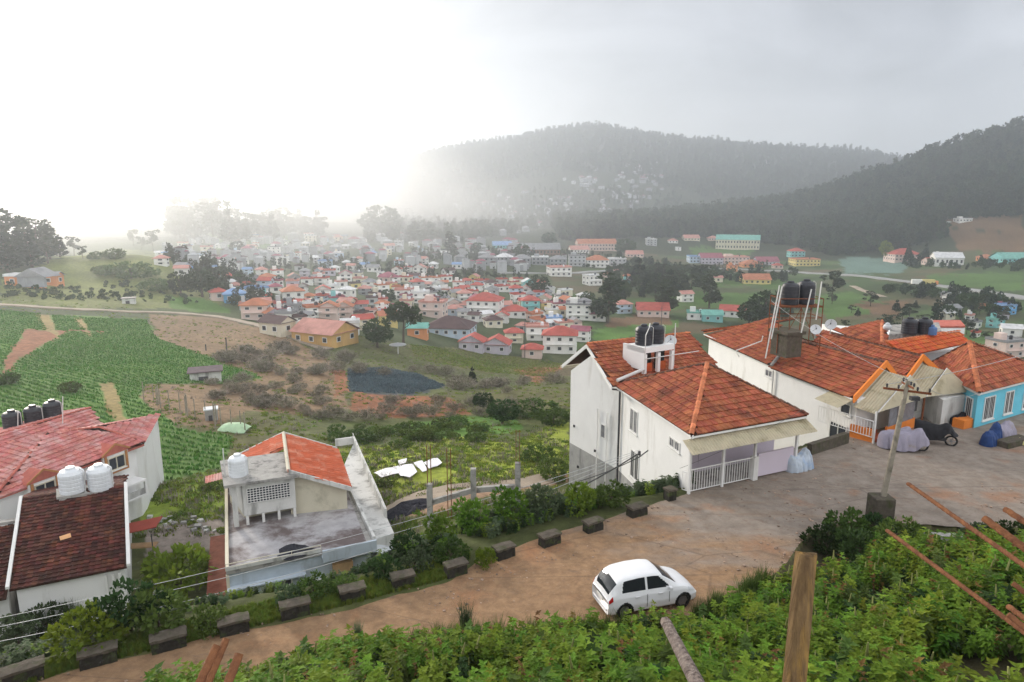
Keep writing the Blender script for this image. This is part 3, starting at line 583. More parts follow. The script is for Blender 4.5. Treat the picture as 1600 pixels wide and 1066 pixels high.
def tuft_proto(i, m, h=.5, n=40, spread=.12, wd=.012):
    rg = np.random.default_rng(300 + i); V = []; F = []
    for k in range(n):
        a = rg.random() * 6.28; r = spread * rg.random(); x, y = r * math.cos(a), r * math.sin(a); th = rg.random() * 6.28; l = h * (.5 + .6 * rg.random()); ben = .15 + .35 * rg.random(); dx, dy = math.cos(th), math.sin(th); sx, sy = -dy * wd, dx * wd
        o = len(V); V += [(x - sx, y - sy, 0), (x + sx, y + sy, 0), (x + dx * l * ben * .4 + sx * .7, y + dy * l * ben * .4 + sy * .7, l * .6), (x + dx * l * ben * .4 - sx * .7, y + dy * l * ben * .4 - sy * .7, l * .6), (x + dx * l * ben, y + dy * l * ben, l)]
        F += [(o, o + 1, o + 2, o + 3), (o + 3, o + 2, o + 4)]
    return npmesh('tuft_%d' % i, V, F, [m])
def yn_at(x): return np.interp(x, NE[:, 0], NE[:, 1])
def yf_at(x): return np.interp(x, FE[:, 0], FE[:, 1])
rg = np.random.default_rng(11)
# nettle bank in front of the camera
n = 11000; X = rg.uniform(-11, 24, n); Yy = rg.uniform(6.0, 27, n); dn = (yn_at(X) - Yy) * .93
edge = np.interp(X, [-12, -4, 0, 3, 9, 10.5, 13, 16, 24], [.9, .6, .5, .5, .8, 2.6, 4.6, 5.0, 5.6]) + (fbm(X, X * 0, 1.5, 3, 2) - .5) * .7
keep = (dn > edge) & (np.abs(X) < (Yy + 3) * .86)
hole = (fbm(X, Yy, 1.5, 3, 77) > .66); keep &= ~hole
X, Yy, dn = X[keep], Yy[keep], dn[keep]; P = np.stack([X, Yy, H(X, Yy) - .05], -1)
# the dark hollow at the right
pass
NET = [nettle_proto(i, M['nettle'], .95, .155, 5, .3) for i in range(7)] + [nettle_proto(7, M['leaf_yellow'], 1.05, .15, 4, .25), nettle_proto(8, M['leaf_mid'], .8, .21, 4, .3, False), nettle_proto(40, M['leaf_dark'], .7, .2, 5, .3, False), nettle_proto(41, M['dead_leaf'], .9, .13, 2, .2, False)]
scatter('nettle_bank', P, NET, .45 + .55 * rg.random(len(P)) + .75 * (fbm(P[:, 0], P[:, 1], 2.2, 3, 91) - .3), tilt=.12, seed=3)
tag(bpy.data.objects['nettle_bank'], 'dense green nettle thicket covering the bank in the foreground', 'nettle thicket')
# grass along both road edges and the verge
TUF = [tuft_proto(i, M['grass']) for i in range(4)]; TUFD = [tuft_proto(i + 4, M['leaf_mid'], .7, 60, .18, .01) for i in range(3)]
X = rg.uniform(-14, -1.6, 5200); vg = np.interp(X, [-16, -11, -6, -2.2, -1.6], [.5, 1.2, 1.5, 1.3, .3]); Yy = yf_at(X) + .3 - vg * rg.random(len(X)) ; P = np.stack([X, Yy, H(X, Yy)], -1)
scatter('verge_grass', P, TUF, .22 + .22 * rg.random(len(P)), seed=4); tag(bpy.data.objects['verge_grass'], 'short green grass verge between the road and the parapet blocks', 'grass')
X = rg.uniform(-5, 9, 420); Yy = yn_at(X) - .1 - rg.random(len(X)) ** 2 * .7; kk = fbm(X, X * 0, 1.1, 2, 9) > .46; X, Yy = X[kk], Yy[kk]
scatter('roadside_grass', np.stack([X, Yy, H(X, Yy)], -1), TUFD, .5 + .7 * rg.random(len(X)), seed=5); tag(bpy.data.objects['roadside_grass'], 'tall dark grass tufts along the near road edge', 'grass')
# leafy undergrowth on the far slope of the road
n = 6500; X = rg.uniform(-24, 8.5, n); df = rg.uniform(.3, 10, n); Yy = yf_at(X) + .75 + df / .9
wdt = np.interp(X, [-24, -16, -14.2, -13.6, -6.5, -5.5, 0, 5, 8.5], [6, 4.6, 6.5, 5.5, 5.5, 7, 7.5, 6.5, 5]); keep = (df < wdt) & (fbm(X, Yy, 2.5, 3, 21) > .40) & ((X < -14.5) | (X > -6.5) | (rg.random(n) < .4))
X, Yy = X[keep], Yy[keep]
UG = [nettle_proto(i + 10, M['leaf_grey'], .8, .20, 6, .4, False) for i in range(3)] + [nettle_proto(i + 20, M['nettle'], .8, .15, 6, .3, False) for i in range(2)] + [nettle_proto(i + 30, M['leaf_dark'], .8, .2, 6, .4, False) for i in range(2)]
scatter('slope_undergrowth', np.stack([X, Yy, H(X, Yy) - .1], -1), UG, (.45 + .45 * rg.random(len(X))) * np.where((X > -14.5) & (X < -5.5), .6, 1), tilt=.15, seed=6); tag(bpy.data.objects['slope_undergrowth'], 'leafy green undergrowth on the slope below the parapet blocks', 'undergrowth')
# crop rows: plants one metre apart in the field at the left
pts = []
c0 = ground(150, 600)[:2]; a = R(62)
ux, uy = math.cos(a), math.sin(a)
for i in range(-110, 110):
    s = np.arange(-140, 140, .48); X = c0[0] + ux * i * .95 + -uy * s + .5 * np.sin(s * .06 + i * .13); Yy = c0[1] + uy * i * .95 + ux * s + .4 * np.sin(s * .09); pts.append(np.stack([X, Yy], -1))
P = np.concatenate(pts); P = P[(P[:, 1] > 35) & (P[:, 1] < 175)]; z = H(P[:, 0], P[:, 1]); qx, qy, _ = proj(P[:, 0], P[:, 1], z)
keep = inpoly(qx, qy, [(-40 if x < 0 else x, y) for x, y in CROP]) & (qx > -60) & (fbm(P[:, 0], P[:, 1], 11, 3, 55) > .12)
for p in RED[1:2]: keep &= ~inpoly(qx, qy, p)
for p in ([(155, 600), (180, 600), (200, 660), (220, 672), (205, 680), (170, 640)], [(60, 490), (80, 492), (92, 530), (70, 510)], [(118, 500), (130, 500), (145, 528)]): keep &= ~inpoly(qx, qy, p)
P = P[keep]; z = z[keep]
CR = [tuft_proto(i + 10, M['crop'], .30, 9, .22, .055) for i in range(3)]
scatter('crop_rows', np.stack([P[:, 0], P[:, 1], z], -1), CR, .7 + .5 * rg.random(len(P)), seed=7); tag(bpy.data.objects['crop_rows'], 'green vegetable crop in long rows on the field at the left', 'crop')
for nm_, poly_, mt_, sp_, ang_, lab_ in (('cabbage_rows', BLUE, 'cabbage', .75, 80, 'blue grey vegetable plot on the brown slope'), ('terrace_rows', TERR, 'grass', 1.5, 55, 'thin crop rows on the olive terrace below the town')):
    cc_ = ground(sum(p[0] for p in poly_) / len(poly_), sum(p[1] for p in poly_) / len(poly_))[:2]; a_ = R(ang_); I_, S_ = np.meshgrid(np.arange(-60, 60) * sp_, np.arange(-60, 60, .42)); X = (cc_[0] + math.cos(a_) * I_ - math.sin(a_) * S_).ravel(); Yy = (cc_[1] + math.sin(a_) * I_ + math.cos(a_) * S_).ravel(); z = H(X, Yy); qx, qy, _ = proj(X, Yy, z); k_ = inpoly(qx, qy, poly_) & (rg.random(len(X)) < .93)
    scatter(nm_, np.stack([X, Yy, z], -1)[k_], [tuft_proto(50 + i, M[mt_], .30, 9, .26, .07) for i in range(2)], .8 + .4 * rg.random(k_.sum()), seed=9); tag(bpy.data.objects[nm_], lab_, 'crop')
# pebbles and clods on the road
X = rg.uniform(-14, 24, 2600); u_ = rg.random(2600); Yy = yn_at(X) + .1 + (yf_at(X) - yn_at(X)) * np.where(rg.random(2600) < .6, u_ ** 3, u_) * .95; k_ = fbm(X, Yy, 1.6, 3, 44) > .5; X, Yy = X[k_], Yy[k_]
def stone_me(i):
    q_ = np.random.default_rng(i); V_ = np.array([(x, y, z) for x in (-1, 1) for y in (-1, 1) for z in (-.5, .6)], float) * (.7 + .5 * q_.random((8, 3))); return npmesh('pebble_%d' % i, V_, [(0, 1, 3, 2), (4, 6, 7, 5), (0, 4, 5, 1), (2, 3, 7, 6), (0, 2, 6, 4), (1, 5, 7, 3)], [M['pebble']])
M['pebble'] = mat('road_pebble', (.30, .22, .17), .95, .4, 5, rnd=.4)
scatter('road_pebbles', np.stack([X, Yy, X * 0 + .035], -1), [stone_me(i) for i in range(4)], .012 + .035 * rg.random(len(X)) ** 3, seed=12); tag(bpy.data.objects['road_pebbles'], 'loose pebbles and clods scattered on the dirt road', 'pebbles')
# loose grass and weeds over the mid slopes
n = 26000; qx = rg.uniform(-20, 900, n); qd = np.exp(rg.uniform(math.log(32), math.log(170), n)); X = (qx - 800) / FPX * qd; Yy = qd; z = H(X, Yy); qx, qy, _ = proj(X, Yy, z)
keep = (qy < 840) & (Yy > yf_at(X) + 7) & ~inpoly(qx, qy, CROP) & ~inpoly(qx, qy, [(590, 800), (640, 780), (890, 735), (890, 755), (700, 800)])
keep &= (fbm(X, Yy, 6, 3, 33) > .38) & ~inpoly(qx, qy, BLUE) & (inpoly(qx, qy, GRASS1) | inpoly(qx, qy, GRASS2) | (rg.random(n) < .4))
P = np.stack([X, Yy, z], -1)[keep]
TM = [tuft_proto(i + 20, M['grass'], .16, 16, .35, .05) for i in range(3)] + [tuft_proto(24, M['twig'], .3, 14, .4, .02)]
scatter('meadow_grass', P, TM, (.5 + .9 * rg.random(len(P))), seed=8); tag(bpy.data.objects['meadow_grass'], 'rough grass and weeds over the slopes below the houses', 'grass')

# forests on the hills (a mass nobody could count)
def tree_shapes():
    out = []
    for i in range(3):   # dark conifers / cypress
        lobes = [(0, 0, 2 + 1.9 * k, 2.3 * (1 - k / 7.5) + .3, 2.3 * (1 - k / 7.5) + .3, 1.5) for k in range(6)]
        out.append(crown_mesh('conifer_%d' % i, lobes, 260, 1.5, M['leaf_pine'], 40 + i, .3))
    for i in range(3):   # eucalyptus: tall, open
        rr_ = random.Random(i); lobes = [(rr_.uniform(-.9, .9), rr_.uniform(-.9, .9), 5 + 2.1 * k, 1.5, 1.5, 1.2) for k in range(5)]
        out.append(crown_mesh('eucalyptus_%d' % i, lobes, 230, 1.3, M['leaf_euc'], 50 + i))
    for i in range(2):   # round
        out.append(crown_mesh('broadleaf_%d' % i, [(0, 0, 5, 3.4, 3.4, 3.2), (1.6, 0, 7, 2.2, 2.2, 2), (-1.4, 1, 6, 2.2, 2.2, 2)], 260, 1.5, M['leaf_dark'], 60 + i))
    return out
TS_ = tree_shapes()
def forest(name, n, x0, x1, d0, d1, polys, sc, seed, label, shapes=TS_, thin=.3):
    rg = np.random.default_rng(seed); q = rg.uniform(x0, x1, n); d = np.exp(rg.uniform(math.log(d0), math.log(d1), n)); X = (q - 800) / FPX * d; Yy = d; z = H(X, Yy); qx, qy, _ = proj(X, Yy, z)
    k = np.zeros(n, bool)
    for p in polys: k |= inpoly(qx, qy, p)
    k &= fbm(X, Yy, 60, 3, seed) > thin; P = np.stack([X, Yy, z - .5], -1)[k]
    o = scatter(name, P, shapes, sc * (.55 + .9 * rg.random(len(P)) ** 1.5), seed=seed); return tag(o, label, 'forest')
forest('hill_forest', 26000, 860, 1900, 620, 1250, [[(860, 350), (900, 335), (1000, 322), (1180, 320), (1270, 300), (1340, 270), (1450, 240), (1600, 205), (1900, 150), (1900, 340), (1600, 338), (1450, 345), (1480, 372), (1400, 392), (1300, 400), (1240, 385), (1190, 380), (1180, 362), (1110, 372), (1000, 372), (880, 378)]], 1.2, 21, 'dark conifer forest covering the right hillside', thin=.2)
forest('misty_forest', 22000, 500, 1600, 1250, 2500, [[(500, 340), (600, 260), (750, 200), (920, 160), (1200, 190), (1450, 230), (1450, 300), (1300, 320), (1100, 310), (960, 270), (820, 280), (700, 300), (620, 340)]], 1.3, 22, 'faded forest on the far misty mountain', thin=.25)
forest('knoll_scrub', 900, 0, 345, 150, 300, [[(90, 405), (180, 392), (270, 402), (345, 468), (300, 476), (120, 470), (0, 465), (0, 445)]], .16, 33, 'low scrub covering the grassy knoll at the left', shapes=TS_[6:], thin=.48)
forest('slope_trees', 5000, 560, 1250, 700, 1500, [[(560, 380), (700, 290), (980, 270), (1080, 320), (880, 350), (760, 372), (650, 390)]], 1.1, 23, 'scattered trees between the houses of the misty slope', thin=.3)
forest('town_trees', 9000, 230, 1250, 200, 640, [[(250, 400), (480, 385), (760, 390), (1000, 395), (1240, 395), (1240, 415), (1000, 450), (930, 520), (860, 545), (740, 500), (640, 500), (600, 512), (440, 505), (345, 470)]], .36, 27, 'small garden trees between the houses of the valley town', shapes=TS_[6:] + TS_[3:5], thin=.56)
forest('ridge_trees', 1500, 1380, 1900, 850, 1020, [[(1400, 282), (1450, 262), (1600, 222), (1800, 175), (1800, 205), (1600, 246), (1450, 285)]], 1.75, 31, 'thin tall trees standing along the right skyline', shapes=TS_[3:6], thin=.3)
forest('valley_trees', 2000, 830, 1700, 280, 620, [[(940, 405), (1060, 400), (1075, 455), (960, 470)], [(1080, 428), (1240, 432), (1240, 446), (1085, 440)], [(1240, 385), (1310, 392), (1320, 402), (1250, 402)], [(1330, 480), (1400, 450), (1560, 470), (1600, 500), (1480, 540), (1330, 520)], [(1200, 470), (1320, 490), (1340, 540), (1210, 500)], [(1400, 405), (1600, 415), (1600, 425), (1420, 420)]], .62, 24, 'dark tree belts across the valley floor', shapes=TS_[6:] + TS_[:1], thin=.35)

# ------------------------------------------------------------------ building helpers
def npa(*a): return np.array(a, float)
def unit(v): v = np.array(v, float); return v / (np.linalg.norm(v) + 1e-12)
UPV = npa(0, 0, 1)
TILE_ME = {}
def tile_proto(tw, tl, m):
    k = (tw, tl, m.name)
    if k in TILE_ME: return TILE_ME[k]
    # x across, y up the slope; lower lip proud, one roll and one pan
    xs_ = [-.5, -.28, -.06, .2, .5]; zs_ = [.018, .05, .018, .0, .018]; V = []; F = []
    for j, (yy, dz) in enumerate(((-.5, .045), (.5, -.008))):
        for x, z in zip(xs_, zs_): V.append((x * tw * .985, yy * tl * 1.04, z * min(1, tw * 3.2) + dz))
    for x, z in zip(xs_, zs_): V.append((x * tw * .985, -.51 * tl, -.012))
    for i in range(4): F.append((i, i + 1, 5 + i + 1, 5 + i)); F.append((10 + i, 10 + i + 1, i + 1, i))
    me = bpy.data.meshes.new('roof_tile'); me.from_pydata(V, [], F); me.materials.append(m); TILE_ME[k] = (me, np.array(V), F); return TILE_ME[k]
NTILE = {}
def roof_plane(root, corners, m, base=None, tw=.3, tl=.38, indiv=0, name='roof_slope', th=.09, parent_tiles=None, tname='roof_tile'):
    """corners: eave start, eave end, then the rest; tiles laid in courses from the eave"""
    P = [npa(*c) for c in corners]; n = sum(np.cross(P[i], P[(i + 1) % len(P)]) for i in range(len(P))); n = unit(n)
    if n[2] < 0: n = -n
    c = sum(P) / len(P); P = [p - n * np.dot(p - c, n) for p in P]
    b = MB(); b.plate([p - n * .012 for p in P], n, th); slab = b.build(name, base or M['tile_base'], root)
    ex = unit(P[1] - P[0]); ey = np.cross(n, ex)
    if np.dot(ey, sum(P) / len(P) - P[0]) < 0: ey = -ey; ex = -ex
    if np.dot(np.cross(ex, ey), n) < 0: ex = -ex
    o = P[0]; Q = [(np.dot(p - o, ex), np.dot(p - o, ey)) for p in P]
    us = [q[0] for q in Q]; vs = [q[1] for q in Q]; me, TV, TF = tile_proto(tw, tl, m)
    U, Vv = np.meshgrid(np.arange(min(us) + tw / 2, max(us), tw), np.arange(min(vs) + tl * .42, max(vs), tl)); U = U + (np.arange(U.shape[0]) % 2 * .0)[:, None]
    U, Vv = U.ravel(), Vv.ravel(); k = inpoly(U, Vv, Q); U, Vv = U[k], Vv[k]
    C = o + U[:, None] * ex + Vv[:, None] * ey + n * .004
    rg = np.random.default_rng(int(abs(o[0] * 100)) + 5); order = np.argsort(np.linalg.norm(C - npa(0, 0, CAMZ), axis=1)); used = NTILE.get(root.name, 0); ni = max(0, min(indiv, 300 - used, len(C))); NTILE[root.name] = used + ni
    rot = Matrix([[ex[i], ey[i], n[i]] for i in range(3)]); eul = rot.to_euler(); off = wloc(root)
    for i in order[:ni]:
        t_ = link(tname, me, root); t_.location = Vector(C[i].tolist()) - off; e_ = eul.copy(); t_.rotation_euler = e_; t_.rotation_euler.rotate_axis('Z', rg.normal() * .012); t_.location.z += float(rg.random() * .008)
    rest = order[ni:]
    if len(rest):
        B = np.stack([ex, ey, n]); V = (TV @ B)[None] + C[rest][:, None] + n * (rg.random((len(rest), 1, 1)) * .012); V = V.reshape(-1, 3); nf = len(TV)
        Fa = np.array(TF)[None] + (np.arange(len(rest)) * nf)[:, None, None]
        mb = MB(); mb.v = V.tolist(); mb.f = [tuple(f) for f in Fa.reshape(-1, 4).tolist()]; mb.m = [0] * len(mb.f)
        o_ = mb.build('tile_courses', m, root); tag(o_, kind='stuff')
    return n
def ridge_line(root, a, b, m=None, r=.13, step=.36, name='ridge_tile'):
    a, b = npa(*a), npa(*b); d = b - a; l = np.linalg.norm(d); d = d / l; n = max(1, int(l / step)); me = bpy.data.meshes.new(name); mb = MB()
    ang = [math.pi * k / 5 for k in range(6)]
    V = [(-step * .52, r * math.cos(t), r * math.sin(t) + .02) for t in ang] + [(step * .52, r * .8 * math.cos(t), r * .8 * math.sin(t)) for t in ang]; F = [(i, i + 1, 7 + i, 6 + i) for i in range(5)] + [(0, 5, 4, 3, 2, 1)]
    me.from_pydata(V, [], F); me.materials.append(m or M['ridge']); s_ = unit(np.cross(UPV, d)); u_ = np.cross(d, s_); rot = Matrix([[d[i], s_[i], u_[i]] for i in range(3)]).to_euler(); off = wloc(root)
    for i in range(n):
        o = link(name, me, root); o.location = Vector((a + d * (i + .5) * l / n).tolist()) - off; o.rotation_euler = rot
def wallbox(root, poly, z0, z1, m, name='wall'):
    b = MB(); b.prism([(p[0], p[1], z0) for p in poly], z1 - z0); return b.build(name, m, root)
def window(root, p, d, wd, ht, n, cols=2, rows=1, frame=None, glass=None, proud=.05, bars=False, sill=True, name='window', fw=.06):
    """p: centre on the wall, d: unit vector along the wall, n: outward normal"""
    p, d, n = npa(*p), unit(d), unit(n); fr = frame or M['frame']; b = MB(); u = UPV
    def bx(cx, cz, sx, sz, dep, off=0): b.obox(p + d * (cx - sx / 2) + u * (cz - sz / 2) + n * off, d * sx, u * sz, n * dep)
    bx(0, ht / 2 - fw / 2, wd, fw, proud); bx(0, -ht / 2 + fw / 2, wd, fw, proud); bx(-wd / 2 + fw / 2, 0, fw, ht - 2 * fw, proud); bx(wd / 2 - fw / 2, 0, fw, ht - 2 * fw, proud)
    for i in range(1, cols): bx(-wd / 2 + wd * i / cols, 0, fw * .8, ht - 2 * fw, proud * .9)
    for j in range(1, rows): bx(0, -ht / 2 + ht * j / rows, wd - 2 * fw, fw * .6, proud * .8)
    if bars:
        for i in range(int(wd / .16)): x = -wd / 2 + (i + .5) * wd / int(wd / .16); bx(x, 0, .018, ht - 2 * fw, .02, proud * .5)
    w_ = b.build(name, fr, root)
    for i in range(cols):
        g = MB(); g.obox(p + d * (-wd / 2 + wd * i / cols + fw * .7) - u * (ht / 2 - fw) + n * .003, d * (wd / cols - fw * 1.4), u * (ht - 2 * fw), n * .012); g.build('pane', glass or M['glass'], w_)
    if sill:
        s = MB(); s.obox(p - d * (wd / 2 + .06) - u * (ht / 2 + .06) + n * .002, d * (wd + .12), u * .06, n * (proud + .05)); s.build('sill', M['frame'], w_)
    return w_
def along(a, b, t, z): return npa(a[0] + (b[0] - a[0]) * t, a[1] + (b[1] - a[1]) * t, z)
def outn(a, b, inside):
    d = npa(b[0] - a[0], b[1] - a[1], 0); n = unit(npa(d[1], -d[0], 0)); c = npa(inside[0] - a[0], inside[1] - a[1], 0)
    return n if np.dot(n, c) < 0 else -n
def water_tank(base, r, h, m, label, group, name='water_tank', pipe=True, cat='water tank'):
    o = empty(name, base, label, cat, group); prof = [(r * .98, 0), (r, .04)]
    nr_ = 5
    for k in range(nr_):
        z0 = .05 + (h * .78 - .05) * k / nr_; z1 = .05 + (h * .78 - .05) * (k + 1) / nr_; prof += [(r, z0 + .02), (r, z1 - .05), (r * .965, z1 - .025), (r, z1)]
    prof += [(r * .97, h * .80), (r * .80, h * .90), (r * .45, h * .95), (r * .42, h * .95)]
    b = MB(); b.lathe((0, 0, 0), prof, 24); b.build('tank_body', m, o, local=True, smooth=False)
    b = MB(); b.lathe((0, 0, h * .94), [(r * .38, 0), (r * .40, .02), (r * .40, .09), (r * .34, .13), (.02, .15)], 18); b.build('lid', m, o, local=True)
    if pipe: b = MB(); b.tube([(r + .05, 0, -.2), (r + .05, 0, h * .86), (r * .8, 0, h * .95), (r * .8, 0, h * .88)], .022, 6); b.build('inlet_pipe', M['pvc'], o, local=True)
    return o
def dish(base, r, az_, el, label, group=None, mast=.5):
    o = empty('satellite_dish', base, label, 'satellite dish', group); rot = Matrix.Rotation(az_, 3, 'Z') @ Matrix.Rotation(-(R(90) - el), 3, 'X'); c = Vector((0, 0, mast + r * .6))
    b = MB(); rings = 6; n = 22
    V = []; F = []
    for i in range(rings + 1):
        q = r * i / rings
        for k in range(n): a = 6.2832 * k / n; v = rot @ Vector((q * math.cos(a), q * math.sin(a), .25 * q * q / r)); V.append(v + c)
    for i in range(rings):
        for k in range(n): F.append((i * n + k, i * n + (k + 1) % n, (i + 1) * n + (k + 1) % n, (i + 1) * n + k))
    b.add(V, F); rf = b.build('reflector', M['dish'], o, local=True, smooth=True); s = rf.modifiers.new('s', 'SOLIDIFY'); s.thickness = .015
    f = rot @ Vector((0, 0, r * .75)) + c; lo = rot @ Vector((0, -r * .95, r * .2)) + c
    b = MB(); b.bar(lo, f, .012); b.bar(rot @ Vector((r * .6, r * .4, .08)) + c, f, .008); b.build('feed_arm', M['metal_dark'], o, local=True)
    b = MB(); b.bar(f - Vector((0, 0, .05)), f + Vector((0, 0, .05)), .035, 8); b.build('receiver', M['metal_dark'], o, local=True)
    b = MB(); b.bar((0, 0, 0), c, .025); b.build('mast', M['metal'], o, local=True); return o
def shift(p, v): return npa(p[0] + v[0], p[1] + v[1], p[2] + (v[2] if len(v) > 2 else 0))
CAMXY = npa(0, 0, CAMZ)

# ------------------------------------------------------------------ white house on the road (the nearest one)
hN, hR, hL, hA = atz(1080, 680, 2.9), atz(1262, 648, 2.9), atz(958, 600, 2.9), atz(1105, 568, 4.85)
hB = hR + hL - hN; e1 = unit(hR - hN); e2 = unit(hL - hN)
H1 = empty('white_house', (9, 34, 0), 'white two storey house with red tiled hip roof and railed porch at the road edge', 'house')
n_ = hN + e1 * .25 + e2 * .4; m_ = npa(6.25, 37.9, 0); f_ = npa(3.78, 42.6, 0); r_ = hR - e1 * .3 + e2 * .4
gdir = unit(npa(7.3, 4.4, 0)); fr_ = f_ + gdir * 9; mr_ = m_ + gdir * 8.2
# front block: the porch is a recess 1.7 m deep behind the front line
pr0 = n_ + e2 * 1.7; pr1 = r_ + e2 * 1.7
wallbox(H1, [n_, n_ + e1 * .12, pr0 + e1 * .12, pr1, r_ + e2 * 6.5, m_ + gdir * 1.0, m_], -2.3, 2.86, M['white'])
wallbox(H1, [pr0 + e1 * .13, pr1 - e1 * .01, pr1 - e2 * .02, pr0 + e1 * .13 - e2 * .02], 0.02, 2.8, M['lilac'], 'porch_wall')
wallbox(H1, [n_, r_, r_ + e2 * 6.5, m_], -6.8, -2.3, M['grey_render'], 'basement_wall')
wallbox(H1, [n_ + e1 * .05, r_, pr1 - e2 * .03, pr0 + e1 * .13 - e2 * .03], -.3, .03, M['concrete'], 'porch_floor')
b = MB(); zt = 2.85
gm_ = (m_ + f_) / 2
gv = [(f_[0], f_[1], -2.3), (m_[0], m_[1], -2.3), (m_[0], m_[1], zt - .3), (gm_[0], gm_[1], 4.25), (f_[0], f_[1], zt - .3)]
b.v = [tuple(v) for v in gv] + [tuple(npa(*v) + gdir * 8.3) for v in gv]; b.f = [(0, 1, 2, 3, 4), (9, 8, 7, 6, 5)] + [(i, 5 + i, 5 + (i + 1) % 5, (i + 1) % 5) for i in range(5)]; b.m = [0] * 7
b.build('gable_wall', M['white'], H1)
wallbox(H1, [f_, m_ + gdir * .01, mr_, fr_], -7.2, -2.3, M['grey_render'], 'basement_wall')
# roofs
roof_plane(H1, [hN, hR, hA], M['tile'], indiv=150); roof_plane(H1, [hL, hN, hA], M['tile'], indiv=150)
roof_plane(H1, [hR, hB, hA], M['tile']); roof_plane(H1, [hB, hL, hA], M['tile'])
gA = atz(918, 537, 4.62); gE = atz(957, 603, 2.95); gR = atz(1078, 520, 4.62); gF = atz(880, 569, 2.75); dg = gR - gA
roof_plane(H1, [gE, gE + dg, gR, gA], M['tile']); roof_plane(H1, [gF + dg, gF, gA, gR], M['tile'])
ridge_line(H1, hA, hN); ridge_line(H1, hA, hR, M['ridge_dark'], .09); ridge_line(H1, hA, hL, M['ridge_dark'], .10); ridge_line(H1, gA, gR, M['ridge'], .09)
b = MB(); gn = unit(npa(gA[0] - gR[0], gA[1] - gR[1], 0))
for p, q in ((gA, gE), (gA, gF)): b.obox(p - UPV * .26 + gn * .02, (q - p), UPV * .24, gn * .07)
b.build('bargeboard', M['white'], H1)
b = MB(); b.obox(gF + gn * .02 - UPV * .30, dg, UPV * .16, unit(np.cross(dg, UPV)) * -.3); b.build('eave_soffit', M['cream'], H1)
b = MB()
b.obox(hN - UPV * .20 + e2 * .05, (hR - hN), UPV * .17, e2 * .12); b.obox(hN - UPV * .20 + e1 * .05, (hL - hN), UPV * .17, e1 * .1); b.build('fascia', M['white'], H1)
b = MB(); b.prism([hN + e1 * .2 + e2 * .3 - UPV * .22, hR - e1 * .2 + e2 * .3 - UPV * .22, hB - e1 * .2 - UPV * .22, hL + e1 * .1 - UPV * .22], .06); b.build('ceiling', M['cream'], H1)
# corrugated canopy over the porch
def corr(a, b_, c, d, m, root, name='canopy_sheet', pitch=.16, amp=.022):
    a, b_, c, d = map(lambda v: npa(*v), (a, b_, c, d)); L_ = np.linalg.norm(b_ - a); n = int(L_ / pitch * 4); mb = MB()
    nn_ = unit(np.cross(b_ - a, d - a)); nn_ = nn_ if nn_[2] > 0 else -nn_
    for i in range(n + 1):
        t = i / n; z = nn_ * amp * math.sin(t * L_ / pitch * 2 * math.pi); mb.v += [tuple(a + (b_ - a) * t + z), tuple(d + (c - d) * t + z)]
    for i in range(n): mb.f.append((2 * i, 2 * i + 2, 2 * i + 3, 2 * i + 1)); mb.m.append(0)
    o = mb.build(name, m, root); s = o.modifiers.new('t', 'SOLIDIFY'); s.thickness = .008; return o
po = -e2 * .75
corr(hN - e1 * .35 + po - UPV * .62, hR + e1 * .1 + po - UPV * .62, hR + e1 * .1 + e2 * .2 - UPV * .26, hN - e1 * .35 + e2 * .2 - UPV * .26, M['poly'], H1)
fl = [hN + e1 * (.12 + t) + e2 * .15 for t in (0, 1.95, 3.9)]
for p in fl + [hR - e1 * .4 + e2 * .2]:
    b = MB(); b.box((p[0], p[1], 1.25), (.11, .11, 2.5), R(25)); b.build('porch_post', M['white'], H1)
b = MB(); p = fl[2]; b.box((p[0], p[1], .6), (.28, .28, 1.2), R(25)); b.build('gate_pier', M['white'], H1)
def railing(root, a, b_, h=1.1, z=.05, step=.14, m=None, name='railing', top=True):
    a, b_ = npa(a[0], a[1], z), npa(b_[0], b_[1], z); d = b_ - a; L_ = np.linalg.norm(d); r0 = MB(); r0.bar(a + UPV * h, b_ + UPV * h, .028); r0.bar(a + UPV * .08, b_ + UPV * .08, .022); ra = r0.build(name, m or M['white'], root); n = int(L_ / step)
    me = bpy.data.meshes.new('baluster'); q = MB(); q.bar((0, 0, .08), (0, 0, h), .017, 5); me.from_pydata(q.v, [], q.f); me.materials.append(m or M['white']); off = wloc(root)
    for i in range(n + 1):
        o = link('baluster', me, ra); o.location = Vector((a + d * i / n).tolist()) - off - ra.location
    return ra
railing(H1, fl[0], fl[1]); railing(H1, fl[1], fl[2])
railing(H1, fl[0], n_ + e2 * .1 - e1 * .3, .95)
b = MB(); b.obox(npa(fl[2][0], fl[2][1], .12) + e1 * .25, e1 * 2.3, e2 * .12, UPV * 1.15); b.build('lilac_parapet', M['lilac'], H1)
fn = -e2 + 0
fn = unit(npa(-e2[0], -e2[1], 0))
window(H1, pr0 + e1 * 3.9 + npa(0, 0, 1.75 - pr0[2]), e1, 1.3, 1.1, fn, 3, 2, proud=.06)
window(H1, pr0 + e1 * 5.3 + npa(0, 0, 1.75 - pr0[2]), e1, .9, 1.1, fn, 2, 1, glass=M['glass_grey'])
window(H1, pr0 + e1 * 1.2 + npa(0, 0, 1.1 - pr0[2]), e1, .95, 2.1, fn, 1, 1, frame=M['lilac'], glass=M['glass_grey'], name='door', sill=False)
wn = unit(npa(-e2[1], e2[0], 0)); wn = wn if wn[0] < 0 else -wn
a_, b__ = (n_, m_); wn = outn(a_, b__, (12, 36))
for t, z, wd, ht in ((.76, 1.35, 1.0, 1.3), (.18, 1.75, 1.1, .5), (.72, -1.1, 1.1, 1.6)):
    window(H1, along(a_, b__, t, z), e2, wd, ht, wn, 2, 1, glass=M['glass_grey'] if z > 0 else M['glass'], frame=M['frame'], bars=True)
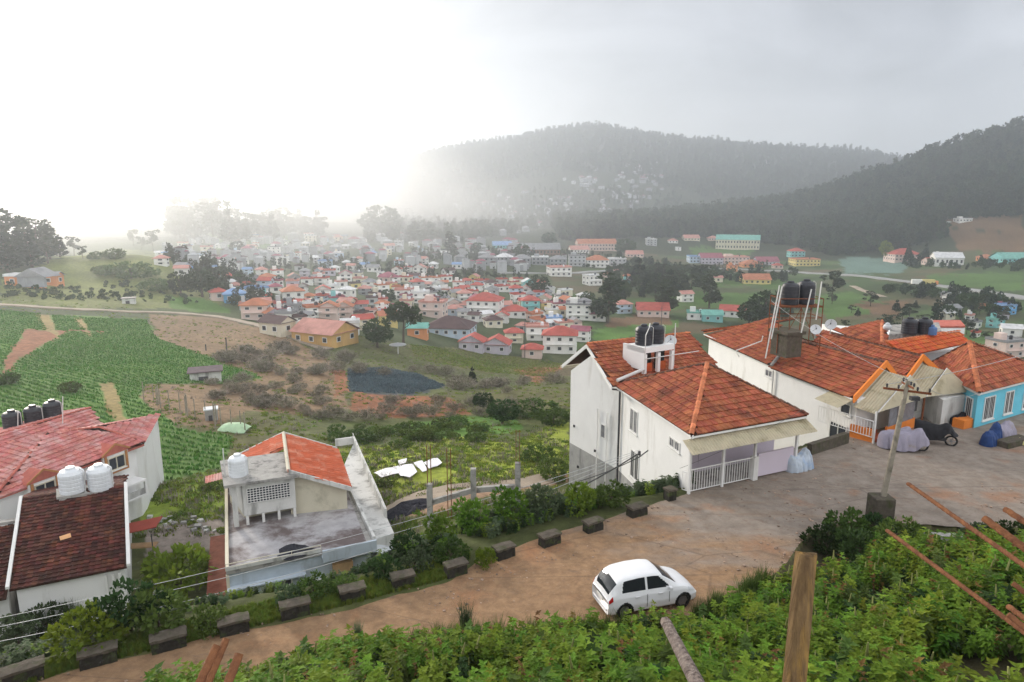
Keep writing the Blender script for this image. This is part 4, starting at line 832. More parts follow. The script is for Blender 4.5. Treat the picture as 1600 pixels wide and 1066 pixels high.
b = MB(); p = along(a_, b__, .985, 0) + wn * .1; b.bar((p[0], p[1], 2.7), (p[0], p[1], -5.2), .06, 8); b.bar((gE[0], gE[1], 2.75), (p[0], p[1], 2.6), .05, 8); b.build('downpipe', M['metal_dark'], H1)
gw = outn(m_, f_, (12, 45)); gd = unit(f_ - m_)
for t, m in ((.22, M['white']), (.40, M['white'])):
    b = MB(); p = along(m_, f_, t, 0) + gw * .08; b.bar((p[0], p[1], .9), (p[0], p[1], -4.6), .035, 6); b.build('waste_pipe', m, H1)
window(H1, along(m_, f_, .3, -.4), gd, .5, .9, gw, 1, 1, glass=M['glass_grey'], sill=False)
for t, z in ((.9, -1.0), (.45, -1.9), (.8, -3.6), (.3, -4.0)):
    b = MB(); p = along(m_, f_, t, z) + gw * .03; b.box(p, (.12, .12, .14)); b.build('vent_hole', M['metal_dark'], H1)
# tank platform on the back roof
T0 = aty(1006, 577, 38.6); tdx = unit(npa(7.3, 4.4, 0)); tdy = npa(-tdx[1], tdx[0], 0)
PLt = empty('tank_platform', T0, 'white concrete frame holding black tanks on the white house roof', 'tank platform')
b = MB(); W = 2.35
b.obox(T0 + UPV * .93, tdx * W, tdy * 1.5, UPV * .32); b.build('beam_slab', M['white'], PLt)
b = MB(); b.obox(T0 - UPV * .1, tdx * .13, tdy * 1.9, UPV * 1.32); b.build('side_wall', M['white'], PLt)
for t in (.0, 1.05, W - .22):
    b = MB(); b.obox(T0 + tdx * (t + .01) - UPV * .3 - tdy * .012, tdx * .2, tdy * .2, UPV * 1.15); b.build('leg', M['white'], PLt)
for i in range(2):
    b = MB(); b.obox(T0 + tdx * (.28 + 1.08 * i) + tdy * .35 - UPV * .3, tdx * .68, tdy * .1, UPV * .5); b.build('tile_panel', M['tile_new'], PLt); b = MB(); b.obox(T0 + tdx * (.26 + 1.08 * i) + tdy * .5 - UPV * .3, tdx * .72, tdy * .1, UPV * 1.2); b.build('black_shade_backing', M['black'], PLt)  # black box behind each panel stands in for the shade under the slab
for i, (t, lb) in enumerate(((.62, 'left black water tank on the white concrete frame of the white house'), (1.55, 'right black water tank on the white concrete frame of the white house'))):
    water_tank(T0 + tdx * t + tdy * .8 + UPV * 1.28, .5, 1.15, M['tank_black'], lb, 'black tanks on the white house')
dish(T0 + tdx * (W + .15) + tdy * .5 + UPV * 1.1, .36, R(170), R(35), 'small grey dish beside the black tanks of the white house', mast=.0)
b = MB(); b.tube([T0 - tdy * .05 + UPV * -.2, T0 - tdy * .05 + UPV * 2.0, T0 + tdx * .3 + UPV * 2.45, T0 + tdx * .8 + tdy * .5 + UPV * 2.55], .03); b.tube([T0 + UPV * .62 - tdy * .1, T0 + UPV * .62 + tdx * 4.3 - tdy * .1], .025); b.tube([T0 + tdx * W + UPV * -.1, T0 + tdx * W + UPV * 2.5], .03); b.build('tank_pipe', M['pvc'], PLt)
b = MB(); b.bar(gE + UPV * .28 + e1 * .3, T0 + UPV * .0, .10, 8); b.build('gutter_pipe', M['pvc'], H1)

# ------------------------------------------------------------------ long white house with twin orange gables
el, er = atz(1204, 575, 2.3), atz(1332, 622, 2.3); t0, t1 = atz(1240, 530, 3.72), atz(1383, 567, 3.75); fa, ft = atz(1100, 521, 2.3), atz(1210, 500, 3.75)
g1r = atz(1408, 600, 2.3); t2 = atz(1440, 557, 3.75); g2r = atz(1478, 592, 2.35)
H2 = empty('gabled_house', (20, 42, 0), 'long white house with twin orange edged gables behind the electric pole', 'house')
back = unit(npa(el[0] - er[0], el[1] - er[1], 0)); fdir = unit(npa(g1r[0] - er[0], g1r[1] - er[1], 0)); fout = unit(npa(fdir[1], -fdir[0], 0))
ins = npa(.35, .1, 0)
wallbox(H2, [er + ins, g2r + npa(-.3, .3, 0), g2r + back * 9, el + back * 7 + npa(2, 0, 0), fa + npa(.4, -.2, 0), el + ins], -6.5, 2.2, M['white'])
for a, c, ap in ((er, g1r, t1), (g1r, g2r, t2)):
    b = MB(); q = back * .12; b.add([a + q - UPV * .1, c + q - UPV * .1, ap + q - UPV * .12, a + q + back * .1 - UPV * .1, c + q + back * .1 - UPV * .1, ap + q + back * .1 - UPV * .12], [(0, 1, 2), (5, 4, 3), (0, 3, 4, 1), (1, 4, 5, 2), (2, 5, 3, 0)]); b.build('gable_wall', M['cream'], H2)
roof_plane(H2, [el, er, t1, t0], M['tile'], indiv=230); roof_plane(H2, [fa, el, t0, ft], M['tile'], indiv=0)
roof_plane(H2, [g1r + back * 9, g1r, t1, t1 + back * 9], M['tile'], indiv=70)
roof_plane(H2, [g1r, g1r + back * 9, t2 + back * 9, t2], M['tile'])
roof_plane(H2, [g2r + back * 8, g2r, t2, t2 + back * 8], M['tile'])
roof_plane(H2, [ft, fa, fa + npa(.5, 2.4, 0), ft + npa(3, 3, -.6)], M['tile'])
ridge_line(H2, t0, t1, M['ridge_dark'], .13); ridge_line(H2, t2 + back * 8, t2, M['ridge_dark'], .12); ridge_line(H2, ft, fa, M['ridge'], .08)
b = MB(); b.bar(el + UPV * .12, t0 + UPV * .12, .12, 6); b.build('valley_gutter', M['concrete'], H2)
b = MB()
for p, q in ((t1, er), (t1, g1r), (t2, g1r), (t2, g2r)):
    p2 = p + UPV * .10 - back * .16; q2 = q + UPV * .08 - back * .16; b.obox(p2 - UPV * .34, (q2 - p2), UPV * .42, -back * .12 * -1)
b.build('bargeboard', M['orange'], H2)
# translucent canopies projecting from the gables
for (a, c, ap) in ((er, g1r, t1), (g1r, g2r, t2)):
    dn_ = UPV * .50; o1 = fout * 1.35
    corr(a - dn_ + o1 - UPV * .1, a - dn_ + fout * .1, ap - dn_ + fout * .1, ap - dn_ + o1 - UPV * .1, M['poly'], H2)
    corr(c - dn_ + fout * .1, c - dn_ + o1 - UPV * .1, ap - dn_ + o1 - UPV * .1, ap - dn_ + fout * .1, M['poly'], H2)
    b = MB(); z = -UPV * .45 + fout * 1.5; b.bar(a + z, ap + z, .025); b.bar(ap + z, c + z, .025); b.bar(a + z, c + z, .025); b.bar(ap + z, (a + c) / 2 + z, .02); b.build('canopy_frame', M['frame'], H2)
    b = MB(); b.plate([a + z * 1.0 + fout * .03, c + z + fout * .03, ap + z + fout * .03], fout, .01); b.build('gable_sheet', M['poly'], H2)
eo = unit(npa(-back[1], back[0], 0)); eo = eo if eo[0] < 0 else -eo
corr(er + back * 1.9 - UPV * .1 + ins * .3, er - UPV * .1 + ins * .3, er + eo * .95 - UPV * .5, er + back * 1.9 + eo * .95 - UPV * .5, M['poly'], H2)
# porch below the first gable
pz = 0.0
for p, nm in ((er + fout * 1.4, 'a'), (g1r + fout * 1.4, 'b'), (er + fout * 1.4 + fdir * 2.6, 'c'), (g2r + fout * 1.3, 'd')):
    b = MB(); b.box((p[0], p[1], .9), (.09, .09, 1.9), 0); b.build('porch_post', M['frame'] if nm != 'b' else M['rust'], H2)
b = MB(); q = er + fout * 1.3; b.obox(npa(q[0], q[1], 0) + fdir * 1.6, fdir * 3.2, -fout * .12, UPV * .62); b.build('orange_parapet', M['orange'], H2)
b = MB(); b.obox(npa(q[0], q[1], 0) + fdir * .05, fdir * .14, -fout * 1.3, UPV * .75); b.build('orange_parapet', M['orange'], H2)
b = MB(); b.obox(npa(q[0], q[1], .01) + fdir * .25 - fout * 1.2, fdir * 1.3, fout * 1.3, UPV * .18); b.obox(npa(q[0], q[1], .19) + fdir * .25 - fout * 1.2, fdir * 1.3, fout * .7, UPV * .17); b.build('steps', mat('red_oxide_steps', (.30, .08, .04), .8), H2)
b = MB(); b.obox(npa(q[0], q[1], .62) + fdir * 1.7, fdir * 2.9, -fout * .03, UPV * 1.05); b.build('porch_screen', M['glass_grey'], H2)
b = MB(); q0 = er + fout * .05; b.obox(npa(q0[0], q0[1], .1) + fdir * .5, fdir * 1.3, fout * .05, UPV * 1.9); b.build('door', M['plywood'], H2)
window(H2, along(g1r, g2r, .45, 1.2) + fout * .02, fdir, 1.5, 1.5, fout, 2, 1, glass=M['glass_grey'])
railing(H2, er + fout * 1.35 - fdir * .1, er + back * 2.0 + eo * .5, 1.0, .3, .17)
window(H2, along(er, el, .16, -.15) + eo * .05 + ins, back, 1.4, 1.1, eo, 2, 1)
window(H2, along(er, el, .02, 1.4) + eo * .06 + ins + back * .6, back, .8, .7, eo, 1, 1)
window(H2, along(el, fa, .05, 1.75) + eo * .1 + ins, back, .8, .5, eo, 2, 1, glass=M['glass_grey'])
b = MB(); p = el + ins + eo * .12; b.bar((p[0], p[1], 2.1), (p[0], p[1], -3), .05); b.build('downpipe', M['pvc'], H2)
b = MB(); b.bar(fa - UPV * .1, er - UPV * .08, .05); b.build('gutter', M['pvc'], H2)
# mossy stub and tank tower
S0 = aty(1228, 540, 44.0); TW = empty('tank_tower', S0, 'rusty iron tank tower on a mossy concrete stub above the tiled roof', 'tank tower')
b = MB(); b.box(S0 + npa(.0, 0, .1), (1.2, 1.5, 1.5), R(20)); b.box(S0 + npa(.0, 0, .95), (1.5, 1.8, .2), R(20)); b.build('concrete_stub', M['mossy_top'], TW)
zt_ = aty(1245, 476, 44.8)[2]; cx0 = aty(1232, 476, 44.8); cx1 = aty(1259, 474, 44.8); fx0, fx1 = cx0[0] - .9, cx1[0] + .75
for x in (fx0, (fx0 + fx1) / 2, fx1):
    for y in (43.9, 45.6):
        b = MB(); b.bar((x, y, 3.4), (x, y, zt_ + (.5 if x != (fx0 + fx1) / 2 else 0)), .035, 5); b.build('leg', M['rust'], TW)
b = MB()
for z in (zt_ - .04, zt_ - .75, zt_ + .5):
    for y in (43.9, 45.6): b.bar((fx0, y, z), (fx1, y, z), .03, 5)
    for x in (fx0, fx1): b.bar((x, 43.9, z), (x, 45.6, z), .03, 5)
b.build('cross_beam', M['rust'], TW)
b = MB(); b.bar((fx0, 43.9, 3.6), ((fx0 + fx1) / 2, 43.9, zt_ - .1), .022, 5); b.bar((fx1, 43.9, 3.6), ((fx0 + fx1) / 2, 43.9, zt_ - .1), .022, 5); b.build('brace', M['rust'], TW)
b = MB(); b.box(((fx0 + fx1) / 2, 44.75, zt_ + .01), (fx1 - fx0, 1.6, .05)); b.build('deck', M['rust'], TW)
water_tank((cx0[0], 44.7, zt_ + .04), .56, 1.5, M['tank_black'], 'left black tank on the rusty tower beyond the white house', 'black tanks on the rusty tower')
water_tank((cx1[0], 44.9, zt_ + .04), .56, 1.6, M['tank_black'], 'right black tank on the rusty tower beyond the white house', 'black tanks on the rusty tower')
b = MB()
for (a, c) in (((1218, 446), (1196, 560)), ((1222, 448), (1205, 530)), ((1268, 452), (1252, 520)), ((1284, 440), (1275, 500))):
    b.bar(aty(*a, 43.4), aty(*c, 43.0), .04, 6)
b.build('standpipe', M['pvc'], TW)
dish(aty(1273, 530, 43.2), .34, R(165), R(30), 'left grey satellite dish below the rusty tank tower', 'dishes by the tank tower', .4)
dish(aty(1297, 522, 44.2), .36, R(150), R(25), 'right grey satellite dish below the rusty tank tower', 'dishes by the tank tower', .4)
b = MB(); w0 = aty(1180, 555, 43); 
b.tube([aty(1155, 558, 44), aty(1150, 548, 44), aty(1190, 533, 44), aty(1192, 525, 44)], .035, 6); tag(b.build('water_pipe', M['pvc']), 'bent pale water pipe lying on the tiled roof below the tower', 'pipe')

# ------------------------------------------------------------------ blue house with hip roof
c3_, l3, a3 = atz(1530, 614, 2.3), atz(1445, 572, 2.3), atz(1515, 535, 4.45)
d3 = unit(npa(.86, .5, 0)); rc3 = c3_ + d3 * 9.5; bk3 = l3 - c3_
H3 = empty('blue_house', (30, 43, 0), 'sky blue house with large tiled hip roof at the right end of the yard', 'house')
roof_plane(H3, [l3, c3_, a3], M['tile'], indiv=150); roof_plane(H3, [c3_, rc3, a3], M['tile'], indiv=150); roof_plane(H3, [rc3, rc3 + bk3, a3], M['tile']); roof_plane(H3, [rc3 + bk3, l3, a3], M['tile'])
ridge_line(H3, a3, c3_, M['ridge'], .16); ridge_line(H3, a3, rc3, M['ridge_dark'], .09); ridge_line(H3, a3, l3, M['ridge_dark'], .09)
wc = c3_ + d3 * .25 + unit(bk3) * .3
wallbox(H3, [wc, rc3 + unit(bk3) * .3, rc3 + bk3, l3 + d3 * .3], -6, 2.2, M['cyan'])
b = MB(); b.obox(c3_ - UPV * .18 + unit(bk3) * .05, rc3 - c3_, UPV * .15, unit(bk3) * .12); b.obox(c3_ - UPV * .18 + d3 * .05, l3 - c3_, UPV * .15, d3 * .12); b.build('fascia', M['frame'], H3)
nf3 = unit(npa(d3[1], -d3[0], 0))
for t, wd in ((1.25, 1.25), (3.6, 1.0), (6.0, 1.2)): window(H3, npa(wc[0], wc[1], 1.05) + d3 * (t + .2), d3, wd, 1.45, nf3, 2, 1, glass=M['glass'], bars=True)
nl3 = outn(wc, l3, (32, 45)); window(H3, npa(wc[0], wc[1], .9) + unit(bk3) * .75, unit(bk3), .75, 1.6, nl3, 1, 1, bars=True)
wallbox(H3, [wc + nl3 * 1.9, wc + nl3 * 1.9 + unit(bk3) * 2.5, l3 + nl3 * .5, wc + unit(bk3) * 1.3 + nl3 * .01, wc + unit(bk3) * 1.3], -.5, 1.7, M['white_dirty'], 'side_wall')
# roofs and tanks behind
H4 = empty('rear_house', (30, 52, 0), 'rear house with bright orange tiled roof and tanks, behind the twin gables', 'house')
q = [atz(1300, 516, 2.9), atz(1400, 552, 3.3), atz(1378, 502, 4.15), atz(1318, 511, 3.4)]
roof_plane(H4, q, M['tile']); ridge_line(H4, q[2], atz(1378, 536, 3.7), M['ridge'], .12)
s = [atz(1415, 556, 3.25), atz(1514, 536, 3.3), atz(1500, 517, 3.95), atz(1384, 534, 3.95)]
roof_plane(H4, s, M['tile_new'], base=M['tile_new'])
ridge_line(H4, s[3], s[2], M['ridge'], .08)
bx4 = [shift(q[0], (.5, .4)), shift(s[0], (.3, 1.2)), shift(s[1], (-.2, 1.2)), shift(s[2], (2, 6)), shift(q[3], (1, 6))]
wallbox(H4, bx4, -6, 2.6, M['white'])
P4 = atz(1398, 528, 3.75); b = MB(); pl = [atz(1388, 532, 3.6), atz(1470, 526, 3.6), atz(1466, 512, 3.6), atz(1392, 516, 3.6)]; b.prism(pl, .42); b.build('tank_slab', M['concrete'], H4)
for i, (px, lb) in enumerate(((1420, 'front left black tank on the concrete slab beside the bright orange roof'), (1443, 'front right black tank on the concrete slab beside the bright orange roof'))):
    p = atz(px, 521, 4.02); water_tank(p, .52, 1.1, M['tank_black'], lb, 'black tanks behind the twin gables')
p = atz(1456, 523, 4.02); water_tank(p, .3, .6, mat('blue_drum_plastic', (.10, .18, .35), .5), 'small blue drum next to the black tanks on the slab', None, 'drum', False, 'drum')
for px, lb in ((1386, 'round metal water pot on the roof edge left of the slab'),): 
    p = atz(px, 516, 4.0); o = empty('water_pot', p, lb, 'pot'); b = MB(); b.lathe((0, 0, 0), [(.1, 0), (.26, .1), (.3, .25), (.22, .4), (.12, .45), (.16, .5)], 16); b.build('pot_body', M['dish'], o, local=True, smooth=True); b = MB(); b.lathe((0, 0, .5), [(.17, 0), (.1, .04), (.02, .07)], 12); b.build('lid', M['dish'], o, local=True)
H5 = empty('terracotta_house', (36, 60, 0), 'low house with flat terracotta roof beyond the blue house roof', 'house'); rp = [atz(1440, 512, 3.2), atz(1508, 512, 3.2), atz(1500, 503, 3.2), atz(1450, 503, 3.2)]; b = MB(); b.prism(rp, .15); b.build('roof', M['tile_pinkdirt'], H5); wallbox(H5, [p * 1 for p in rp], -7, 3.15, M['white'])

# ------------------------------------------------------------------ left houses
# pink roofed house
PH = empty('pink_roofed_house', (-27, 42, -7), 'white house with faded pink hip roof and two small dormers at the left edge', 'house')
c0, c1, ra_, rb_ = atz(-12, 779, -2.2), atz(226, 692, -2.2), atz(75, 677, -.85), atz(155, 668, -1.0)
roof_plane(PH, [c0, c1, rb_, ra_], M['tile_pink'], tw=.34, tl=.36, indiv=280)
cl = atz(-170, 730, -2.2); cb = c1 + (ra_ - c0) * .8 + npa(-1.2, 1.2, 0); cb[2] = -2.2
roof_plane(PH, [cl, c0, ra_], M['tile_pink'], tw=.34, tl=.36); cb2 = cl + (cb - c1); roof_plane(PH, [cb, cl, ra_, rb_], M['tile_pink'], tw=.34, tl=.36); roof_plane(PH, [c1, cb, rb_], M['tile_pink'], tw=.34, tl=.36)
for p, q in ((ra_, c0), (ra_, rb_), (rb_, c1)): ridge_line(PH, p, q, M['tile_pinkdirt'], .09)
fd = unit(c1 - c0); fo = unit(npa(fd[1], -fd[0], 0)); fo = fo if fo[1] < 0 or fo[0] > 0 else -fo
w0, w1 = c0 - fo * .4, c1 - fo * .4 - fd * .4
wallbox(PH, [w0, w1, cb - fd * .3, cl], -8, -2.35, M['white'])
b = MB(); b.obox(c0 - UPV * .22 - fo * .05, c1 - c0, UPV * .12, fo * -.3); b.build('fascia', M['tile_pinkdirt'], PH)
for t, zc in ((.30, -2.75), (.80, -2.75)):
    p = along(w0, w1, t, zc); D = MB(); D.obox(p - fd * .85 + fo * .0 - UPV * .55, fd * 1.7, fo * .5, UPV * 1.15); D.build('dormer', M['white'], PH); D = MB(); D.add([p - fd * .95 + UPV * .6 + fo * .55, p + fd * .95 + UPV * .6 + fo * .55, p + UPV * 1.15 + fo * .55, p - fd * .95 + UPV * .6 - fo * .6, p + fd * .95 + UPV * .6 - fo * .6, p + UPV * 1.15 - fo * .6], [(0, 1, 2), (5, 4, 3), (0, 3, 4, 1), (1, 4, 5, 2), (2, 5, 3, 0)])
    dm = D.build('dormer_roof', M['tile_pinkdirt'], PH)
    window(PH, p + fo * .51, fd, 1.15, .85, fo, 2, 1, frame=M['cream'], name='dormer_window')
    b = MB(); b.obox(p + fo * .52 - fd * .78 - UPV * .62, fd * .16, fo * .04, UPV * 1.2); b.obox(p + fo * .52 + fd * .62 - UPV * .62, fd * .16, fo * .04, UPV * 1.2); b.obox(p + fo * .52 - fd * .78 - UPV * .62, fd * 1.5, fo * .05, UPV * .12)
    for sg in (-1, 1): b.obox(p + fo * .56 + fd * sg * .98 + UPV * .6, -fd * sg * .98 + UPV * .56, fo * .05, UPV * .12)
    b.build('dormer_trim', mat('ochre_trim', (.42, .20, .08), .8), PH)
for t, wd in ((.12, .8), (.45, .7)): window(PH, along(w0, w1, t, -4.6), fd, wd, 1.2, fo, 2, 1, frame=M['frame'])
re = outn(w1, cb, (-28, 42)); sd_ = unit(cb - w1)
# balcony at the right front
for k in range(2):
    p = along(w0, w1, .86, -5.2 - .0) + fo * .02
b = MB(); p = along(w0, w1, .72, -4.3); b.obox(p, fd * 2.2, fo * 1.1, -UPV * .12); b.obox(p - UPV * .95, fd * 2.2, fo * 1.1, -UPV * .12); b.build('balcony_slab', M['white'], PH)
for t in (.0, 2.05):
    b = MB(); b.obox(p + fo * .95 + fd * t - UPV * .95, fd * .15, fo * .15, UPV * .85); b.build('balcony_post', M['white'], PH)
b = MB(); b.obox(p + fo * 1.0 - UPV * .95 + fd * .16, fd * 1.88, fo * .05, UPV * .4); b.build('balcony_parapet', M['white_dirty'], PH)
# second pink roof with black tanks
PB = empty('long_pink_roofed_house', (-34, 46, -7), 'long pink roofed house with a row of black tanks, behind the dormered one', 'house')
q = [atz(-90, 752, -1.75), atz(160, 664, -1.75), atz(142, 637, -.95), atz(-90, 705, -.95)]
roof_plane(PB, q, M['tile_pink'], tw=.34, tl=.36); bk = unit(npa(-.9, .4, 0)); far_ = [shift(q[2], bk * 4 + npa(0, 0, -.9)), shift(q[3], bk * 4 + npa(0, 0, -.9))]
roof_plane(PB, [far_[0], far_[1], q[3], q[2]], M['tile_pink'], tw=.34, tl=.36); ridge_line(PB, q[3], q[2], M['tile_pinkdirt'], .09)
wallbox(PB, [shift(q[0], bk * .3), shift(q[1], bk * .3), shift(far_[0], -bk * .3), shift(far_[1], -bk * .3)], -8, -1.85, M['white'])
tpos = [(21, 669, 43.2), (54, 661, 44.0), (84, 652, 44.8)]
ST = empty('tank_stand', aty(54, 690, 43.8), 'thin iron stand carrying three black tanks over the pink roof', 'tank stand')
A3, B3 = aty(8, 671, 43), aty(98, 652, 45)
b = MB(); dz = unit(B3 - A3); ob = unit(npa(-dz[1], dz[0], 0)); b.obox(A3 - ob * .6 - UPV * .08, (B3 - A3), ob * 1.2, UPV * .07); b.build('deck', M['concrete'], ST)
for t in np.linspace(.02, .98, 7):
    b = MB(); p = A3 + (B3 - A3) * t - ob * .5; b.bar(p - UPV * 1.2, p, .03, 5); b.build('leg', M['metal_dark'], ST)
for (px, py, d_), lb in zip(tpos, ('leftmost of the three black tanks above the pink roofs', 'middle one of the three black tanks above the pink roofs', 'rightmost of the three black tanks above the pink roofs')):
    water_tank(aty(px, py, d_), .56, 1.2, M['tank_black'], lb, 'black tanks above the pink roofs')
for i, (x, y0, y1, lb) in enumerate(((98, 620, 662, 'short vent pipe right of the three black tanks'), (28, 645, 685, 'tall vent pipe in front of the leftmost black tank'))):
    b = MB(); b.bar(aty(x, y1, 42.6), aty(x, y0, 42.6), .03); tag(b.build('vent_pipe', M['pvc']), lb, 'pipe')
# brown tiled house
r0, r1, e0, e1_ = atz(35, 779, -1.7), atz(194, 757, -1.7), atz(14, 922, -3.4), atz(198, 886, -3.4)
BH = empty('brown_roofed_house', (-20, 29, -6), 'white house with steep dark brown tiled roof at the lower left', 'house')
roof_plane(BH, [e0, e1_, r1, r0], M['tile_brown'], tw=.24, tl=.26, indiv=300)
bd = unit(e1_ - e0); bo = unit(npa(bd[1], -bd[0], 0)); bk = (r0 - e0); bk = npa(bk[0], bk[1], 0)
f0, f1 = r0 + bk * .9, r1 + bk * .9; f0[2] = f1[2] = -3.3; roof_plane(BH, [f1, f0, r0, r1], M['tile_brown'], tw=.24, tl=.26)
ridge_line(BH, r0, r1, M['ridge_dark'], .08)
v0, v1 = e0 - bo * .25 + bd * .2, e1_ - bo * .25 - bd * .15
b = MB(); g = [v0, v1, f1 - bd * .1, f0 + bd * .2]
b.prism([(p[0], p[1], -7) for p in g], 3.5); b.build('wall', M['white'], BH)
for (ev, rd, fv, nm) in ((v0, r0 + bd * .2, f0 + bd * .2, 'a'), (v1, r1 - bd * .12, f1 - bd * .1, 'b')):
    b = MB(); q = bd * (.1 if nm == 'a' else -.1); T = [npa(ev[0], ev[1], -3.5), npa(fv[0], fv[1], -3.5), npa(rd[0], rd[1], rd[2] - .1)]; b.add(T + [t + q for t in T], [(0, 1, 2), (5, 4, 3), (0, 3, 4, 1), (1, 4, 5, 2), (2, 5, 3, 0)]); b.build('gable_wall', M['white'], BH)
b = MB(); b.obox(e1_ + UPV * .02, r1 - e1_, bd * .16, UPV * .12); b.obox(e0 + UPV * .04 - bd * .12, r0 - e0, bd * .14, UPV * .12); b.build('bargeboard', M['frame'], BH)
b = MB(); b.obox(v1 + bo * .02 - UPV * 3, bd * .02, bo * .3 * -1, UPV * 2.7)
for k in range(3): b.obox(npa(v1[0], v1[1], -5.9) + bo * .01 - bd * (.25 + .28 * k), bd * .12, bo * .12, UPV * 2.2)
b.build('pilaster', M['frame'], BH)
b = MB(); lp = aty(106, 865, 30.3); sl = unit(r0 - e0); n9 = np.cross(bd, sl); n9 = n9 if n9[2] > 0 else -n9; lp = e0 + bd * np.dot(lp - e0, bd) + sl * np.dot(lp - e0, sl) + n9 * .13; b.plate([lp, lp + bd * .45 + sl * .1, lp + bd * .4 + sl * .42, lp - bd * .05 + sl * .3], n9, .02); b.build('loose_tile', mat('fresh_orange_patch', (.62, .34, .17), .8), BH)
# lower neighbour roof at the frame edge
BN = empty('lower_brown_house', (-26, 27, -6), 'lower brown roofed wing at the extreme left beside the steep brown roof', 'house')
q = [e0 - bd * 4.5 + bo * .0 - UPV * .35, e0 - bd * .15 - UPV * .35, r0 - bd * .15 - bk * .22 - UPV * .75, r0 - bd * 4.5 - bk * .22 - UPV * .75]
roof_plane(BN, q, M['tile_brown'], tw=.24, tl=.26, indiv=90); wallbox(BN, [shift(q[0], -bo * .3), shift(q[1], -bo * .3), q[2], q[3]], -7, -3.85, M['white_dirty'])
b = MB(); b.obox(q[3] + UPV * .05, q[2] - q[3], -bo * .35, UPV * .14); b.build('ridge_slab', M['concrete'], BN)
# white tanks on the brown ridge
K0 = aty(95, 800, 32.6); K1 = aty(178, 789, 33.9); kd = unit(K1 - K0); ko = unit(npa(-kd[1], kd[0], 0)); KL = np.linalg.norm(K1 - K0)
KT = empty('tank_platform', K0, 'concrete platform with orange panels on the dark brown ridge', 'tank platform')
b = MB(); b.obox(K0 + UPV * .72 - ko * .1 - kd * .1, K1 - K0 + kd * .3, ko * 1.3, UPV * .12); b.build('slab', M['concrete'], KT)
for t in (0, .5, .93):
    b = MB(); b.obox(K0 + kd * KL * t - UPV * .25, kd * .32, ko * .35, UPV * .96); b.build('pier', M['white_dirty'], KT)
for t in (.17, .62):
    b = MB(); b.obox(K0 + kd * KL * t + ko * .12 - UPV * .15, kd * .75, ko * .1, UPV * .8); b.build('orange_panel', M['tile_new'], KT)
for t, lb in ((.27, 'left white water tank on the platform above the brown roof'), (.80, 'right white water tank on the platform above the brown roof')):
    water_tank(K0 + kd * KL * t + ko * .5 + UPV * .85, .6, 1.3, M['tank_white'], lb, 'white tanks above the brown roof')
dish(aty(83, 790, 33), .36, R(215), R(30), 'white satellite dish left of the white tanks', None, .05)

# ------------------------------------------------------------------ concrete terrace building
F0, F1, F2, F3 = atz(353, 893, -4), atz(582, 846, -4), atz(543, 764, -4), atz(352, 758, -4)
CB = empty('concrete_house', ((F0 + F1) / 2 * npa(1, 1, 0) + npa(0, 4, -6.5)), 'grey concrete house with stained flat terrace, orange gable roof and rooftop room', 'house')
cd1 = unit(F1 - F0); cd2 = unit(F3 - F0); cd2b = unit(F2 - F1)
TB = F3 + cd2 * 3.2; TC = F2 + cd2b * 3.5
wallbox(CB, [F0 + cd1 * .1 + cd2 * .1, F1 - cd1 * .1 + cd2 * .1, TC, TB], -8.0, -4.22, M['paleblue'])
b = MB(); b.prism([F0, F1, TC, TB], -.2); b.build('terrace_slab', M['concrete'], CB)
b = MB(); b.prism([F0 + cd1 * .15 + cd2 * .12 + UPV * .002, F1 - cd1 * .3 + cd2 * .12 + UPV * .002, TC + UPV * .002, TB + UPV * .002], .012); b.build('terrace_floor', M['terrace'], CB)
b = MB(); b.obox(F0 + UPV * .003 - cd1 * .02, cd1 * .16, F3 - F0, UPV * .2); b.build('terrace_kerb', M['cream'], CB)
b = MB(); b.obox(F0 + UPV * .003 - cd2 * .03, cd1 * 4.4, cd2 * .14, UPV * .16); b.build('terrace_kerb', M['white_dirty'], CB)
b = MB(); b.obox(F0 + cd1 * 4.42 - cd2 * .5 - UPV * .35, F1 - F0 - cd1 * 4.3, cd2 * .12, UPV * .62); b.obox(F0 + cd1 * 4.42 - cd2 * .38 - UPV * .3, F1 - F0 - cd1 * 4.3, cd2 * .5, UPV * .1); b.build('balcony_parapet', M['paleblue'], CB)
b = MB(); b.obox(F1 + cd1 * .02 - UPV * .2, F2 - F1, cd1 * .15, UPV * .45); b.build('terrace_parapet', M['white_dirty'], CB)
b = MB(); b.bar(F0 + UPV * .35, F0 + UPV * .35 + cd1 * 4.4, .02); b.bar(F0 + UPV * .2 - cd2 * .04, F0 + UPV * .2 - cd2 * .04 + cd1 * 4.4, .015)
for t in (0, 1.5, 3, 4.4): b.bar(F0 + cd1 * t, F0 + cd1 * t + UPV * .38, .015)
b.build('guard_rail', M['cream'], CB)
# side strip with rails, then the tin lean-to
S0_, S1_, S2_, S3_ = atz(560, 790, -4.6), atz(582, 782, -4.6), atz(552, 694, -4.6), atz(528, 706, -4.6)
sd2 = unit(S2_ - S1_)
b = MB(); b.prism([F1 + cd1 * .2 + cd2b * 1.2 - UPV * .6, F1 + cd1 * 1.5 + cd2b * 1.6 - UPV * .6, S2_, F2 + cd1 * .2 + cd2b * 4 - UPV * .6], -2.5); b.build('side_wing', M['white_dirty'], CB)
sA = F1 + cd1 * 1.45 + cd2b * 3.6 - UPV * .6; sB = S2_
b = MB(); b.obox(sA, sB - sA, cd1 * .14, UPV * .55); b.build('side_parapet', M['white_dirty'], CB)
b = MB(); b.bar(sA + UPV * .85, sB + UPV * .85, .022)
for t in np.linspace(0, 1, 9): q = sA + (sB - sA) * t; b.bar(q + UPV * .5, q + UPV * .85, .015)
b.build('side_rail', M['pvc'], CB)
